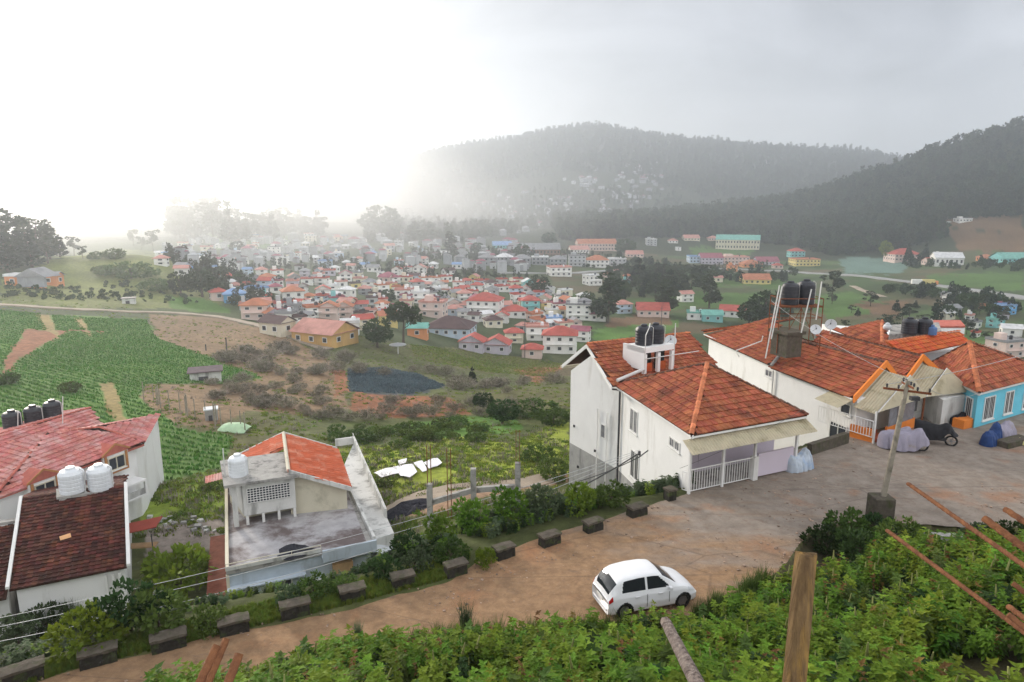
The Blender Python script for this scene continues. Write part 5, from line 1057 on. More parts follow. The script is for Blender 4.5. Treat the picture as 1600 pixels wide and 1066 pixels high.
b = MB(); b.obox(sB - cd1 * 1.3, cd1 * 1.4, cd2b * .14, UPV * .55); b.build('side_parapet', M['white_dirty'], CB)
corr(F1 + cd1 * .25 + cd2b * 2.6 - UPV * .75, F1 + cd1 * .3 - cd2b * .9 - UPV * .95, F1 + cd1 * 1.35 - cd2b * .7 - UPV * 1.5, F1 + cd1 * 1.6 + cd2b * 3.6 - UPV * 1.25, M['tin'], CB, 'tin_roof')
b = MB(); q = F1 + cd1 * .3 - cd2b * .5; b.obox(npa(q[0], q[1], -8), cd1 * .9, cd2b * 3, UPV * 2.4); b.build('lean_to_wall', M['paleblue'], CB)
# front details
dfr = -cd2; dfr = unit(npa(cd1[1], -cd1[0], 0))
for t, wd, ht, z, g_ in ((.55, .55, 1.9, -6.2, M['plywood']), (4.0, .9, .9, -5.9, M['glass']), (2.6, .7, .5, -5.2, M['glass'])):
    window(CB, npa(F0[0], F0[1], z) + cd1 * t + dfr * -.08, cd1, wd, ht, dfr, 1, 1, glass=g_, proud=.16, sill=False, name='door' if t < 1 else 'window')
b = MB(); b.obox(npa(F0[0], F0[1], -8) - cd1 * .02 - cd2 * .02, cd1 * .14, cd2 * .14, UPV * 3.78); b.build('corner_pipe', M['cream'], CB)
b = MB(); b.obox(npa(F0[0], F0[1], -4.95) - cd2 * .3, cd1 * 3.6, cd2 * .4, UPV * .07); b.build('sunshade', M['paleblue'], CB)
b = MB(); b.obox(npa(F0[0], F0[1], -7.6) + cd1 * 4.9 - cd2 * .3, cd1 * 1.0, cd2 * .3, UPV * 2.9); b.build('plywood_hoarding', M['plywood'], CB)
# orange gable roof at the back
ob_, of_ = atz(443, 677, -1.25), None; of_ = ob_ + npa(2.3, -6.2, 0)
oe_f, oe_b = atz(548, 762, -2.6), atz(529, 700, -2.6); oe_b = oe_f + (ob_ - of_); ow_b = ob_ + npa(-2.9, -1.4, -1.2); ow_f = of_ + npa(-2.9, -1.4, -1.2)
def colr_plane(root, corners, m, name='roof_slope'): return roof_plane(root, corners, m, base=m, tw=.36, tl=.42, indiv=0, name=name)
colr_plane(CB, [oe_f, oe_b, ob_, of_], M['tile_orange']); vb0 = unit(of_ - ob_); wr_ = ob_ + vb0 * 2.6; ow_f = ow_b + vb0 * 2.6; colr_plane(CB, [ow_b, ow_f, wr_, ob_], M['tile_orange'])
ridge_line(CB, ob_, of_, M['cream'], .11)
vb = unit(npa(2.3, -6.2, 0))
b = MB()
for p, q in ((of_, oe_f), (ob_, oe_b), (ob_, ow_b)): b.obox(p - UPV * .18 + vb * (.02 if p is of_ else -.12), q - p, UPV * .26, vb * .1)
b.build('bargeboard', M['white_dirty'], CB)
b = MB(); i_ = -vb * .35; T = [of_ - UPV * .12 + i_, oe_f - UPV * .1 + i_ - (oe_f - of_) * .06, npa(oe_f[0], oe_f[1], -4) + i_ - (oe_f - of_) * npa(.06, .06, 0), npa(of_[0], of_[1], -4) + i_]
T2 = [t - vb * 5.5 for t in T]; b.add(T + T2, [(0, 1, 2, 3), (7, 6, 5, 4)] + [(i, 4 + i, 4 + (i + 1) % 4, (i + 1) % 4) for i in range(4)]); b.build('upper_wall', M['cream'], CB)
# rooftop stair room
k0, k1, k2, k3 = atz(350, 764, -1.6), atz(467, 746, -1.6), atz(462, 711, -1.6), atz(344, 724, -1.6)
k2 = k1 + (k3 - k0)
b = MB(); b.prism([k0, k1, k2, k3], .16); b.build('room_roof_slab', M['concrete'], CB)
kx, ky = unit(k1 - k0), unit(k3 - k0)
a0, a1, a2, a3_ = k0 + kx * .35 + ky * .3, k1 - kx * .2 + ky * .3, k2 - kx * .2 - ky * .3, k3 + kx * .35 - ky * .3
b = MB(); g = [a0 + kx * .55, a1, a2, a3_]
b.prism([(p[0], p[1], -3.45) for p in g], 1.84); b.build('room_wall', M['white_dirty'], CB)
b = MB(); b.prism([(p[0], p[1], -3.99) for p in [a0 + kx * .6 + ky * 1.0, a1 + ky * 1.0, a2, a3_]], .55); b.build('room_base', M['cream'], CB)
b = MB(); b.obox(npa(a0[0], a0[1], -3.99), kx * .25, ky * .25, UPV * 2.38); b.build('corner_column', M['white_dirty'], CB)
KLn = np.linalg.norm(a1 - a0)
for t in (.62, .62 + (KLn - .8) / 3, .62 + (KLn - .8) * 2 / 3, KLn - .16):
    b = MB(); b.obox(npa(a0[0], a0[1], -3.99) + kx * t, kx * .14, ky * .14, UPV * .56); b.build('stub_column', M['frame'], CB)
kn = unit(npa(kx[1], -kx[0], 0)); kn = kn if kn[1] < 0 else -kn
# pierced block screen: rows of small openings
scr = MB(); x0 = .75; W = KLn - 1.05; scr_p = npa(a0[0], a0[1], -2.75) + kx * x0 + kn * .02
for i in range(15): scr.obox(scr_p + kx * W * i / 14, kx * .035, kn * .05, UPV * .82)
for j in range(7): scr.obox(scr_p + UPV * .82 * j / 6, kx * W, kn * .04, UPV * .03)
sc_ = scr.build('grille', M['frame'], CB); b = MB(); b.obox(scr_p - kn * .01, kx * W, kn * .015, UPV * .82); b.build('opening', M['glass'], sc_)
water_tank(atz(373, 742, -1.44), .5, 1.15, M['tank_white'], 'white water tank on the rooftop room of the concrete house', None)
b = MB(); b.bar(atz(352, 745, -1.44), atz(352, 745, -1.44) + UPV * 1.6, .03); tag(b.build('vent_pipe', M['pvc']), 'thin pipe standing left of the white rooftop tank', 'pipe')
corr(F3 + cd2 * -1.2 - cd1 * 1.0 + UPV * 1.2, F3 - cd2 * 1.2 + cd1 * .3 + UPV * 1.35, F3 + cd2 * -2.2 + cd1 * .3 + UPV * 1.3, F3 + cd2 * -2.2 - cd1 * 1.0 + UPV * 1.15, M['tile_pink'], CB, 'side_awning')
# heap of dark gravel on the terrace
hp = atz(460, 862, -3.98); hb = MB(); V = []; F = []; nr2, na2 = 7, 22
for i in range(nr2 + 1):
    for k in range(na2):
        a = 6.2832 * k / na2; rr0 = .78 * i / nr2 * (1 + .12 * math.sin(3 * a + 1) + .06 * math.sin(7 * a)); V.append((hp[0] + rr0 * 1.1 * math.cos(a), hp[1] + rr0 * math.sin(a), hp[2] + .42 * (1 - i / nr2) ** 1.2 + .03 * random.random() * (i < nr2)))
for i in range(nr2):
    for k in range(na2): F.append((i * na2 + k, i * na2 + (k + 1) % na2, (i + 1) * na2 + (k + 1) % na2, (i + 1) * na2 + k))
hb.add(V, F); tag(hb.build('gravel_heap', M['coal']), 'small black heap lying on the stained concrete terrace', 'heap')

# ------------------------------------------------------------------ parapet blocks along the road
BLK = [(38, 1062, 1.25), (155, 1034, 1.2), (265, 1010, 1.2), (367, 985, 1.1), (463, 958, 1.15), (553, 933, 1.05), (632, 912, 1.0), (716, 893, 1.0), (792, 866, 1.0), (863, 846, 1.05), (931, 824, 1.0), (1000, 800, 1.05), (1051, 783, .55)]
wh = ['at the very left end of the road, beside the frame edge', 'below the brown roofed house, second from the left', 'right of the yellow-green bush, third from the left', 'below the left corner of the concrete house', 'below the plywood of the concrete house, grass around it', 'in front of the lean-to of the concrete house', 'with pale leafy plants hanging over its left end', 'left of the yellow-flowered weed at the road edge', 'right of the yellow-flowered weed at the road edge', 'fourth from the porch of the white house', 'third from the porch of the white house', 'below the white house wall, next to the small cube', 'small cube shaped, touching the porch corner of the white house']
for i, (px, py, ln) in enumerate(BLK):
    p = atz(px, py + (8 if i < 12 else 0), 0); x0 = p[0]; tx = unit(npa(1, (yf_at(x0 + .5) - yf_at(x0 - .5)), 0)); nn = npa(-tx[1], tx[0], 0); hh = .38 if i < 12 else .45; ln = ln * .76
    o = empty('parapet_block', p, 'mossy stone parapet block ' + wh[i], 'parapet block', 'stone blocks along the road edge')
    b = MB(); n = 7; V = []; F = []; rg2 = random.Random(i)
    for j in range(n + 1):
        t = (j / n - .5) * ln
        for (u, z) in ((0, -.3), (0, hh * .5), (.01, hh), (.38, hh), (.40, hh * .5), (.4, -.3)): q = p + tx * (t + rg2.uniform(-.02, .02)) + nn * (u + rg2.uniform(-.02, .02)) + UPV * (z + rg2.uniform(-.025, .025)); V.append(q)
    for j in range(n):
        for k in range(5): a = j * 6 + k; F.append((a, a + 6, a + 7, a + 1))
    F.append(tuple(range(6))); F.append(tuple(n * 6 + k for k in range(5, -1, -1))); b.add(V, F); b.build('stone_body', M['mossy'], o)
    b = MB(); V = []; F = []
    for j in range(n + 1):
        t = (j / n - .5) * (ln + .08)
        for (u, z) in ((-.04, hh + .01), (-.04, hh + .09), (.2, hh + .11), (.44, hh + .09), (.44, hh + .01)): V.append(p + tx * (t + rg2.uniform(-.015, .015)) + nn * (u + rg2.uniform(-.02, .02)) + UPV * (z + rg2.uniform(-.015, .015)))
    for j in range(n):
        for k in range(4): a = j * 5 + k; F.append((a, a + 5, a + 6, a + 1))
    F.append(tuple(range(5))); F.append(tuple(n * 5 + k for k in range(4, -1, -1))); b.add(V, F); b.build('capping', M['mossy_top'], o)
a, c = atz(1268, 712, 0), atz(1326, 693, 0); b = MB(); b.obox(a - UPV * .2, c - a, unit(npa(-(c - a)[1], (c - a)[0], 0)) * .3, UPV * .8); tag(b.build('low_stone_wall', M['mossy_top']), 'low brown stone wall between the two white houses at the yard edge', 'wall')
rw = [atz(1432, 835, -.1), atz(1530, 838, -.1)]; b = MB(); b.obox(npa(rw[0][0], rw[0][1], -1.6), rw[1] - rw[0], npa(0, -.35, 0), UPV * 1.62); tag(b.build('retaining_wall', M['concrete']), 'stained concrete retaining wall below the yard, right of the pole block', 'wall')

# ------------------------------------------------------------------ shrubs near the road
def protobush(name, lobes, n, size, m, seed, trunk=True, th=.7):
    o = empty(name, (0, 0, -500), 'x', 'shrub'); link('foliage', crown_mesh('foliage', lobes, n, size, m, seed), o)
    if trunk: link('stem', trunk_mesh('stem', th, .05, M['bark'], seed, 4, .35, .3), o)
    return o
BP = {}
LB = [(0, 0, .75, .75, .7, .6), (.45, .2, .55, .5, .5, .45), (-.45, -.1, .6, .5, .55, .5), (0, .4, .9, .45, .4, .4)]
for k, mm in (('yellow', 'leaf_yellow'), ('mid', 'leaf_mid'), ('dark', 'leaf_dark'), ('grey', 'leaf_grey'), ('nett', 'nettle')):
    BP[k] = protobush('shrub', LB, 1100, .15, M[mm], 500 + len(BP))
BP['tuft'] = empty('grass_clump', (0, 0, -500), 'x', 'grass clump'); link('blades', tuft_proto(77, M['leaf_grey'], 1.3, 220, .3, .012), BP['tuft'])
# px, py of the foot, radius scale, kind, label
BU = [(285, 935, 2.3, 'yellow', 'tall bright yellow-green shrub between the brown and the concrete house'), (205, 985, 1.25, 'dark', 'dark shrub in front of the white wall of the brown roofed house'), (250, 985, 1.1, 'mid', 'mid green shrub at the foot of the tall yellow-green shrub'),
      (140, 1020, 1.15, 'yellow', 'low yellow-green bush behind the second parapet block from the left'), (75, 995, 1.2, 'dark', 'dark bush under the lower left wall corner'), (30, 1015, 1.2, 'grey', 'grey-green bush at the extreme left above the road'),
      (330, 985, .7, 'mid', 'small green bush right below the red cut earth'), (450, 945, .6, 'grey', 'feathery grey-green shrub before the pale blue wall'), (490, 935, .7, 'mid', 'green shrub left of the plywood hoarding'), (540, 925, .55, 'mid', 'small shrub right of the plywood hoarding'),
      (600, 905, .7, 'dark', 'dark brownish bush at the foot of the tin roof'), (650, 895, .7, 'grey', 'dark leafy bush above the seventh parapet block'), (705, 880, .8, 'mid', 'bush behind the dark block left of the yellow weed'), (640, 870, .85, 'dark', 'dark green bush right of the tin roof edge'), (690, 850, .95, 'nett', 'bright nettle clump in the middle of the slope'),
      (740, 830, 1.15, 'nett', 'large nettle clump above the road bend'), (800, 815, 1.2, 'nett', 'large nettle clump left of the white house basement'), (850, 805, 1.1, 'grey', 'grey-green clump close to the grey basement'), (905, 800, 1.1, 'nett', 'leafy clump covering the foot of the basement wall'), (955, 792, .95, 'mid', 'leafy clump at the foot of the white wall pipe'),
      (1290, 868, 1.0, 'dark', 'dark bush left of the pole block, lowest part'), (1320, 845, 1.15, 'mid', 'tall dark green bush left of the pole block'), (1365, 850, 1.05, 'dark', 'dark bush directly below the pole block'), (1405, 858, .95, 'mid', 'bush right below the pole block'), (1340, 880, 1.0, 'dark', 'shaded bush in the hollow behind the wooden post'), (1425, 850, .7, 'dark', 'small bush left of the retaining wall'),
      (1530, 858, .9, 'grey', 'grey-green bush right of the retaining wall'), (1580, 862, .9, 'dark', 'dark bush at the right edge behind the nettles')]
for px, py, s, k, lb in BU:
    g = ground(px, py); sc = s * (1.0 if py > 880 else .95); copy_tree(BP[k], (g[0], g[1], g[2] - .1), rz=random.random() * 6.28, scale=sc, label=lb, group='shrubs beside the road')
copy_tree(BP['yellow'], atz(760, 885, 0), rz=1, scale=.55, label='small yellow-flowered weed between two parapet blocks at the road edge', group='shrubs beside the road')
for px, py, s, lb in ((115, 985, 1.2, 'spiky grass clump against the white wall of the brown roofed house'), (728, 985, .7, 'spiky dark grass clump at the near road edge left'), (560, 1000, .45, 'small grass clump at the near road edge, far left one')):
    g = ground(px, py); copy_tree(BP['tuft'], g, rz=1, scale=s, label=lb)
# red cut bank beside the concrete house, rubble, small stall
b = MB(); p, q = atz(318, 868, -6), atz(330, 945, -5.2); ex = npa(1.1, .4, 0); b.add([p + npa(0, 1, .6), p + ex + npa(0, 1, .6), q + ex * .8, q - ex * .2, p - UPV * 2 + npa(0, 1, 0), p + ex - UPV * 2 + npa(0, 1, 0), q + ex * .8 - UPV * 2, q - ex * .2 - UPV * 2], [(0, 1, 2, 3), (0, 3, 7, 4), (1, 5, 6, 2), (3, 2, 6, 7), (4, 5, 1, 0)]); tag(b.build('cut_earth_bank', M['laterite']), 'dark red cut earth bank left of the concrete house', 'earth bank')
rb = random.Random(3)
for i in range(26):
    px, py = rb.uniform(232, 340), rb.uniform(808, 832); g = ground(px, py); s = rb.uniform(.12, .4); m_ = bpy.data.meshes.new('rubble_stone'); bb = MB(); bb.box((0, 0, 0), (s, s * rb.uniform(.6, 1), s * .6), rb.random()); m_.from_pydata([(x + rb.uniform(-.05, .05), y + rb.uniform(-.05, .05), z) for x, y, z in bb.v], [], bb.f); m_.materials.append(M['concrete'] if i % 3 else M['white_dirty'])
    o = link('rubble_stone', m_); o.location = Vector((g[0], g[1], g[2] + s * .2)); tag(o, 'piece of pale rubble on the dug ground left of the concrete house', 'rubble', 'rubble beside the concrete house')
g = ground(222, 868); so = empty('market_stall', g, 'small stall with sloping red tin awning right of the brown roofed house', 'stall'); b = MB(); b.obox(g + npa(-.9, -.5, 1.5), npa(2.0, .3, .35), npa(-.2, 1.2, .1), UPV * .05); b.build('awning', mat('red_tin', (.32, .06, .04), .6), so)
for dx in (-.8, .9):
    b = MB(); b.bar(g + npa(dx, -.4, 0), g + npa(dx, -.4, 1.55), .03); b.build('leg', M['metal_dark'], so)
b = MB(); b.obox(g + npa(-.7, -.2, .5), npa(1.5, .2, 0), npa(-.1, .6, 0), UPV * .06); b.build('shelf', M['plywood'], so)
# white plastic sheets on the grass
for i, (pl, lb) in enumerate((([(584, 742), (614, 734), (624, 744), (596, 749)], 'leftmost white plastic sheet spread on the grass'), ([(614, 733), (645, 728), (652, 742), (640, 750), (626, 748)], 'wide middle white plastic sheet on the grass'), ([(646, 727), (660, 723), (668, 738), (660, 741)], 'narrow folded white plastic sheet on the grass'), ([(662, 726), (684, 719), (691, 728), (670, 736)], 'rightmost white plastic sheet on the grass'), ([(622, 724), (636, 720), (634, 727), (624, 729)], 'small white scrap above the larger plastic sheets'))):
    P = [ground(*q) for q in pl]; c = sum(P) / len(P); b = MB(); V = []; F = []; n = 8; k = len(P)
    for r in range(n + 1):
        for j in range(k * 3):
            a = P[j // 3] + (P[(j // 3 + 1) % k] - P[j // 3]) * (j % 3) / 3; q = c + (a - c) * r / n; q = npa(q[0], q[1], h1(q[0], q[1]) + .20 + .06 * math.sin(q[0] * 3.1 + i) * math.cos(q[1] * 2.3)); V.append(q)
    for r in range(n):
        for j in range(k * 3): F.append((r * k * 3 + j, r * k * 3 + (j + 1) % (k * 3), (r + 1) * k * 3 + (j + 1) % (k * 3), (r + 1) * k * 3 + j))
    b.add(V, F); o = b.build('plastic_sheet', M['sheet'], smooth=True); tag(o, lb, 'plastic sheet', 'white sheets drying on the grass')
# unfinished frame: columns with starter bars, tie beam
colp = [(672, 800, 44, 30, 695, 'leftmost unfinished concrete column with tall starter bars'), (703, 812, 36, 0, 700, 'bundle of tall starter bars without concrete, right of the leftmost column'), (740, 780, 48, 46, 728, 'plain unfinished concrete column in the middle, without tall bars'), (809, 775, 52, 38, 672, 'rightmost unfinished concrete column with tall starter bars')]
cps = []
for px, py, hpx, _, ytop, lb in colp:
    g = aty(px, py, 35.5); hh = aty(px, py - hpx, 35.5)[2] - g[2]; tp = aty(px, ytop, 35.5)[2]; cps.append((g, hh)); o = empty('concrete_column', g, lb, 'column', 'columns of the unfinished frame')
    if hpx > 38: b = MB(); b.obox(g - npa(.15, .15, 1.5), npa(.3, 0, 0), npa(0, .3, 0), UPV * (hh + 1.5)); b.build('column_shaft', M['concrete'], o)
    if tp > g[2] + hh + .4:
        for dx, dy in ((-.1, -.1), (.1, -.1), (-.1, .1), (.1, .1)):
            b = MB(); b.bar(g + npa(dx, dy, 0 if hpx <= 38 else hh), npa(g[0] + dx, g[1] + dy, tp - .2 * abs(dx + dy)), .014, 5); b.build('starter_bar', M['rust'], o)
for (i, j) in ((0, 2), (2, 3)):
    a, c = cps[i][0] + UPV * .35, cps[j][0] + UPV * .35; d = c - a; b = MB(); b.obox(a + unit(d) * .17, d - unit(d) * .34, npa(0, .22, 0), UPV * .3); tag(b.build('tie_beam', M['concrete']), ('left' if i == 0 else 'right') + ' dark tie beam between the unfinished columns', 'beam')
for px, py, r, lb in ((628, 800, 1.6, 'large heap of black gravel right of the concrete house'), (655, 795, 1.0, 'smaller heap of black gravel near the leftmost column')):
    g = ground(px, py); hb = MB(); V = []; F = []
    for i in range(8):
        for k in range(20): a = 6.2832 * k / 20; q = r * i / 7 * (1 + .2 * math.sin(2 * a + px) + .1 * math.sin(5 * a)); x, y = g[0] + q * 1.3 * math.cos(a), g[1] + q * .8 * math.sin(a); V.append((x, y, h1(x, y) - .1 + .75 * r * .6 * (1 - i / 7) + .08 * random.random()))
    for i in range(7):
        for k in range(20): F.append((i * 20 + k, i * 20 + (k + 1) % 20, (i + 1) * 20 + (k + 1) % 20, (i + 1) * 20 + k))
    hb.add(V, F); tag(hb.build('gravel_heap', M['coal']), lb, 'heap')

# ------------------------------------------------------------------ white hatchback
def make_car(loc, rz):
    o = empty('hatchback_car', loc, 'white hatchback car with tinted windows parked at the near road edge', 'car', rz=rz)
    # profile stations along x (rear -1.9 .. front 1.9): [x, halfwidth low, halfwidth mid, beltline z, beltline half, roof z, roof half]
    ST_ = np.array([[-1.88, .66, .70, .62, .66, .64, .40], [-1.84, .74, .79, .78, .75, .82, .50], [-1.74, .78, .83, .93, .76, 1.06, .60], [-1.52, .80, .845, .96, .76, 1.34, .60], [-1.2, .80, .85, .96, .765, 1.46, .61], [-.6, .80, .85, .95, .77, 1.51, .615], [.0, .80, .85, .94, .77, 1.50, .61], [.35, .80, .85, .93, .77, 1.44, .60], [.72, .80, .85, .92, .765, 1.22, .62], [1.02, .80, .85, .91, .76, .99, .66], [1.3, .79, .84, .87, .74, .92, .60], [1.6, .77, .81, .77, .70, .82, .52], [1.8, .72, .76, .64, .62, .70, .42], [1.9, .62, .66, .5, .54, .54, .36]])
    xs_ = np.linspace(-1.88, 1.9, 130)
    def sm(c):
        y = np.interp(xs_, ST_[:, 0], ST_[:, c]); k = 3; return np.convolve(np.pad(y, k, 'edge'), np.ones(2 * k + 1) / (2 * k + 1), 'valid')
    lo, mid, bz, bh, rz_, rh = [sm(c) for c in range(1, 7)]
    T = np.linspace(0, 1, 40); S = np.zeros((130, 40, 3))
    for i in range(130):
        ky = np.array([0, .06, .22, .46, .62, .86, .93, 1.0]); ys = [lo[i] * .92, lo[i], mid[i], (mid[i] + bh[i]) / 2 + .01, bh[i], rh[i], rh[i] * .85, 0]; zs_ = [.20, .24, .52, .52 + (bz[i] - .52) * .7, bz[i], rz_[i] - .055 * min(1, (rz_[i] - bz[i]) / .3), rz_[i] - .015, rz_[i] + .02]
        yy = np.interp(T, ky, ys); zz = np.interp(T, ky, zs_); k = 1; yy[1:-1] = (yy[:-2] + yy[1:-1] * 2 + yy[2:]) / 4; zz[1:-1] = (zz[:-2] + zz[1:-1] * 2 + zz[2:]) / 4; S[i, :, 0] = xs_[i]; S[i, :, 1] = yy; S[i, :, 2] = zz
    WX = (-1.22, 1.26)
    body = MB(); glass = {'windshield': MB(), 'rear_window': MB(), 'side_window': MB(), 'side_window_': MB()}; vi = {}
    def vid(mb, key, v):
        d = vi.setdefault(id(mb), {})
        if key not in d: d[key] = len(mb.v); mb.v.append(tuple(v))
        return d[key]
    for sg in (1, -1):
        for i in range(129):
            for j in range(39):
                x = (xs_[i] + xs_[i + 1]) / 2; t = (T[j] + T[j + 1]) / 2; y, z = S[i, j, 1], (S[i, j, 2] + S[i + 1, j + 1, 2]) / 2
                if t < .6 and any((x - wx) ** 2 + (z - .30) ** 2 < .36 ** 2 for wx in WX): continue
                tgt = body; off = 0
                rz0 = rz_[i] - bz[i]
                if .645 < t < .84 and -1.32 < x < .70 and rz0 > .25 and not (-.36 < x < -.28) and z > bz[i] + .05 and z < rz_[i] - .10 and (x < .75 - (z - .9) * 1.1) and (x > -1.35 + (z - .92) * .25): tgt = glass['side_window' if sg == 1 else 'side_window_']; off = 1
                elif t > .87 and .42 < x < .98: tgt = glass['windshield']; off = 1
                elif t > .865 and -1.80 < x < -1.50: tgt = glass['rear_window']; off = 1
                q = [(i, j), (i + 1, j), (i + 1, j + 1), (i, j + 1)]; q = q if sg == 1 else q[::-1]
                f = [vid(tgt, (a, b_, sg if S[a, b_, 1] > 1e-4 else 0), S[a, b_] * npa(1, sg, 1)) for a, b_ in q]
                tgt.f.append(tuple(f[::-1])); tgt.m.append(0)
    # close ends
    for i, s in ((0, 1), (129, -1)):
        ring = [(i, j, 1) for j in range(40)] + [(i, j, -1) for j in range(38, -1, -1)]; f = [vid(body, (a, b_, sg if S[a, b_, 1] > 1e-4 else 0), S[a, b_] * npa(1, sg, 1)) for a, b_, sg in ring]; body.f.append(tuple(f if s == 1 else f[::-1])); body.m.append(0)
    bo_ = body.build('body', M['carwhite'], o, local=True, smooth=True)
    for k, mb in glass.items():
        g_ = mb.build(k.rstrip('_'), M['carglass'], o, local=True, smooth=True)
    b = MB(); b.box((0, 0, .34), (3.5, 1.35, .3)); b.build('underbody', M['black'], o, local=True)
    for wx in WX:
        for sg in (1, -1):
            W_ = empty('wheel', (0, 0, 0), 'x', 'x'); bpy.data.objects.remove(W_)
            b = MB(); yc = sg * .72; n = 24; V = []; F = []; pr = [(.20, .06), (.28, .09), (.30, .07), (.30, -.07), (.28, -.09), (.2, -.06)]
            for r, dy in pr:
                for k in range(n): a = 6.2832 * k / n; V.append((wx + r * math.cos(a), yc + dy, .30 + r * math.sin(a)))
            for i in range(len(pr) - 1):
                for k in range(n): F.append((i * n + k, i * n + (k + 1) % n, (i + 1) * n + (k + 1) % n, (i + 1) * n + k))
            b.add(V, F); wh_ = b.build('wheel', M['black'], o, local=True, smooth=True)
            b = MB(); yo = yc + sg * .055
            for k in range(6):
                a = 6.2832 * k / 6; b.add([(wx + .03 * math.cos(a + 1.57), yo, .3 + .03 * math.sin(a + 1.57)), (wx - .03 * math.cos(a + 1.57), yo, .3 - .03 * math.sin(a + 1.57)), (wx + .2 * math.cos(a - .12), yo, .3 + .2 * math.sin(a - .12)), (wx + .2 * math.cos(a + .12), yo, .3 + .2 * math.sin(a + .12))], [(0, 1, 2, 3)])
            b.tube([(wx, yo - sg * .01, .3), (wx, yo + sg * .012, .3)], .06, 10); b.tube([(wx, yo - sg * .04, .3), (wx, yo - sg * .03, .3)], .2, 16); b.build('rim', M['alloy'], wh_, local=True)
    def patch(name, m, x0, x1, t0, t1, sg):
        b = MB(); I = [i for i in range(130) if x0 <= xs_[i] <= x1]; J = [j for j in range(40) if t0 <= T[j] <= t1]
        for i in I:
            for j in J: p = S[i, j] * npa(1, sg, 1) + npa(.012 * (1 if xs_[i] > 0 else -1), .012 * sg, .004); b.v.append(tuple(p))
        for a in range(len(I) - 1):
            for c in range(len(J) - 1): q = (a * len(J) + c, (a + 1) * len(J) + c, (a + 1) * len(J) + c + 1, a * len(J) + c + 1); b.f.append(q if sg == -1 else q[::-1]); b.m.append(0)
        if b.f: b.build(name, m, o, local=True, smooth=True)
    for sg in (1, -1):
        patch('headlight', M['lampclear'], 1.45, 1.80, .42, .62, sg); patch('taillight', M['lampred'], -1.87, -1.70, .42, .66, sg)
        b = MB(); b.box((.62, sg * .90, .98), (.12, .16, .12)); b.build('wing_mirror', M['carwhite'], o, local=True, bevel=.03)
        for hx in (-.62, .35): b = MB(); b.box((hx - .1, sg * .855, .82), (.18, .03, .03)); b.build('door_handle', M['carwhite'], o, local=True)
        b = MB(); b.box((-.32, sg * .851, .62), (.012, .012, .5)); b.box((.62, sg * .847, .62), (.012, .012, .42)); b.build('door_seam', M['metal_dark'], o, local=True)
    b = MB(); b.box((-1.90, 0, .62), (.02, .5, .12)); b.build('licence_plate', M['frame'], o, local=True)
    b = MB(); b.box((1.90, 0, .45), (.03, .9, .14)); b.build('grille', M['black'], o, local=True)
    b = MB(); b.box((-1.86, 0, .36), (.1, 1.2, .08)); b.build('rear_bumper', M['carwhite'], o, local=True, bevel=.03)
    return o
make_car((4.38, 20.6, .02), R(17)).scale = (.845, .87, .89)

# ------------------------------------------------------------------ covered two-wheelers
def wheel(root, c, ax, r, m=M['black']):
    ax = unit(ax); u = unit(np.cross(ax, UPV)); b = MB(); n = 20; V = []; F = []
    for i in range(n):
        a = 6.2832 * i / n; cc = c + (u * math.cos(a) + UPV * math.sin(a)) * r
        for k in range(6): q = 6.2832 * k / 6; V.append(cc + ((u * math.cos(a) + UPV * math.sin(a)) * math.cos(q) + ax * math.sin(q)) * .05)
    for i in range(n):
        for k in range(6): F.append((i * 6 + k, i * 6 + (k + 1) % 6, ((i + 1) % n) * 6 + (k + 1) % 6, ((i + 1) % n) * 6 + k))
    b.add(V, F); w_ = b.build('wheel', m, root, smooth=True); b = MB()
    for k in range(5): a = 6.2832 * k / 5; b.bar(c, c + (u * math.cos(a) + UPV * math.sin(a)) * (r - .03), .018, 5)
    b.tube([c - ax * .04, c + ax * .04], .07, 10); b.build('rim', M['alloy'], w_); return w_
def covered_bike(p, ang, m, label, ln=1.9, h=1.1, wd=.6, wheels=(1,), hem=.28, group='covered two-wheelers in the yard', seed=1, prof=None, name='covered_motorcycle'):
    o = empty(name, p, label, 'motorcycle', group); d = npa(math.cos(ang), math.sin(ang), 0); s = npa(-d[1], d[0], 0); rg2 = np.random.default_rng(seed)
    prof = prof or [(0, .55), (.08, .72), (.25, .80), (.5, .82), (.62, .92), (.72, 1.0), (.80, .98), (.9, .7), (1, .5)]
    ni, nj = 64, 30; b = MB(); V = []
    ph = rg2.random(6) * 6
    for i in range(ni + 1):
        t = i / ni; top = np.interp(t, [q[0] for q in prof], [q[1] for q in prof]) * h; e_ = (1 - abs(2 * t - 1) ** 6) ** .5 + .04
        hmz = (hem + (.42 * sstep(.62, .8, t) if wheels else 0)) * (1 + .2 * math.sin(t * 11 + ph[0]))
        for j in range(nj + 1):
            a = math.pi * j / nj; cx = math.cos(a); sz = math.sin(a) ** .55; fold = 1 + (.16 * abs(math.sin(t * 17 + ph[1] + sz)) - .05) * (1 - .7 * sz) + .025 * math.sin(t * 57 + j * .3 + ph[2]); y = cx * wd / 2 * e_ * (1.15 - .35 * sz) * fold; z = hmz + (top - hmz) * sz; V.append(p + d * (t - .5) * ln + s * y + UPV * (z + .015 * math.sin(t * 23 + j)))
    F = []
    for i in range(ni):
        for j in range(nj): a = i * (nj + 1) + j; F.append((a, a + nj + 1, a + nj + 2, a + 1))
    F.append(tuple(range(nj + 1))); F.append(tuple(ni * (nj + 1) + k for k in range(nj, -1, -1))); b.add(V, F); b.build('cover', m, o, smooth=True)
    for w_ in wheels: wheel(o, p + d * (w_ * ln * .36) + UPV * .3, s, .27)
    if wheels:
        b = MB(); b.obox(p - d * ln * .3 - s * .06 + UPV * .25, d * ln * .55, s * .12, UPV * .2); b.build('chassis', M['metal_dark'], o)
    return o
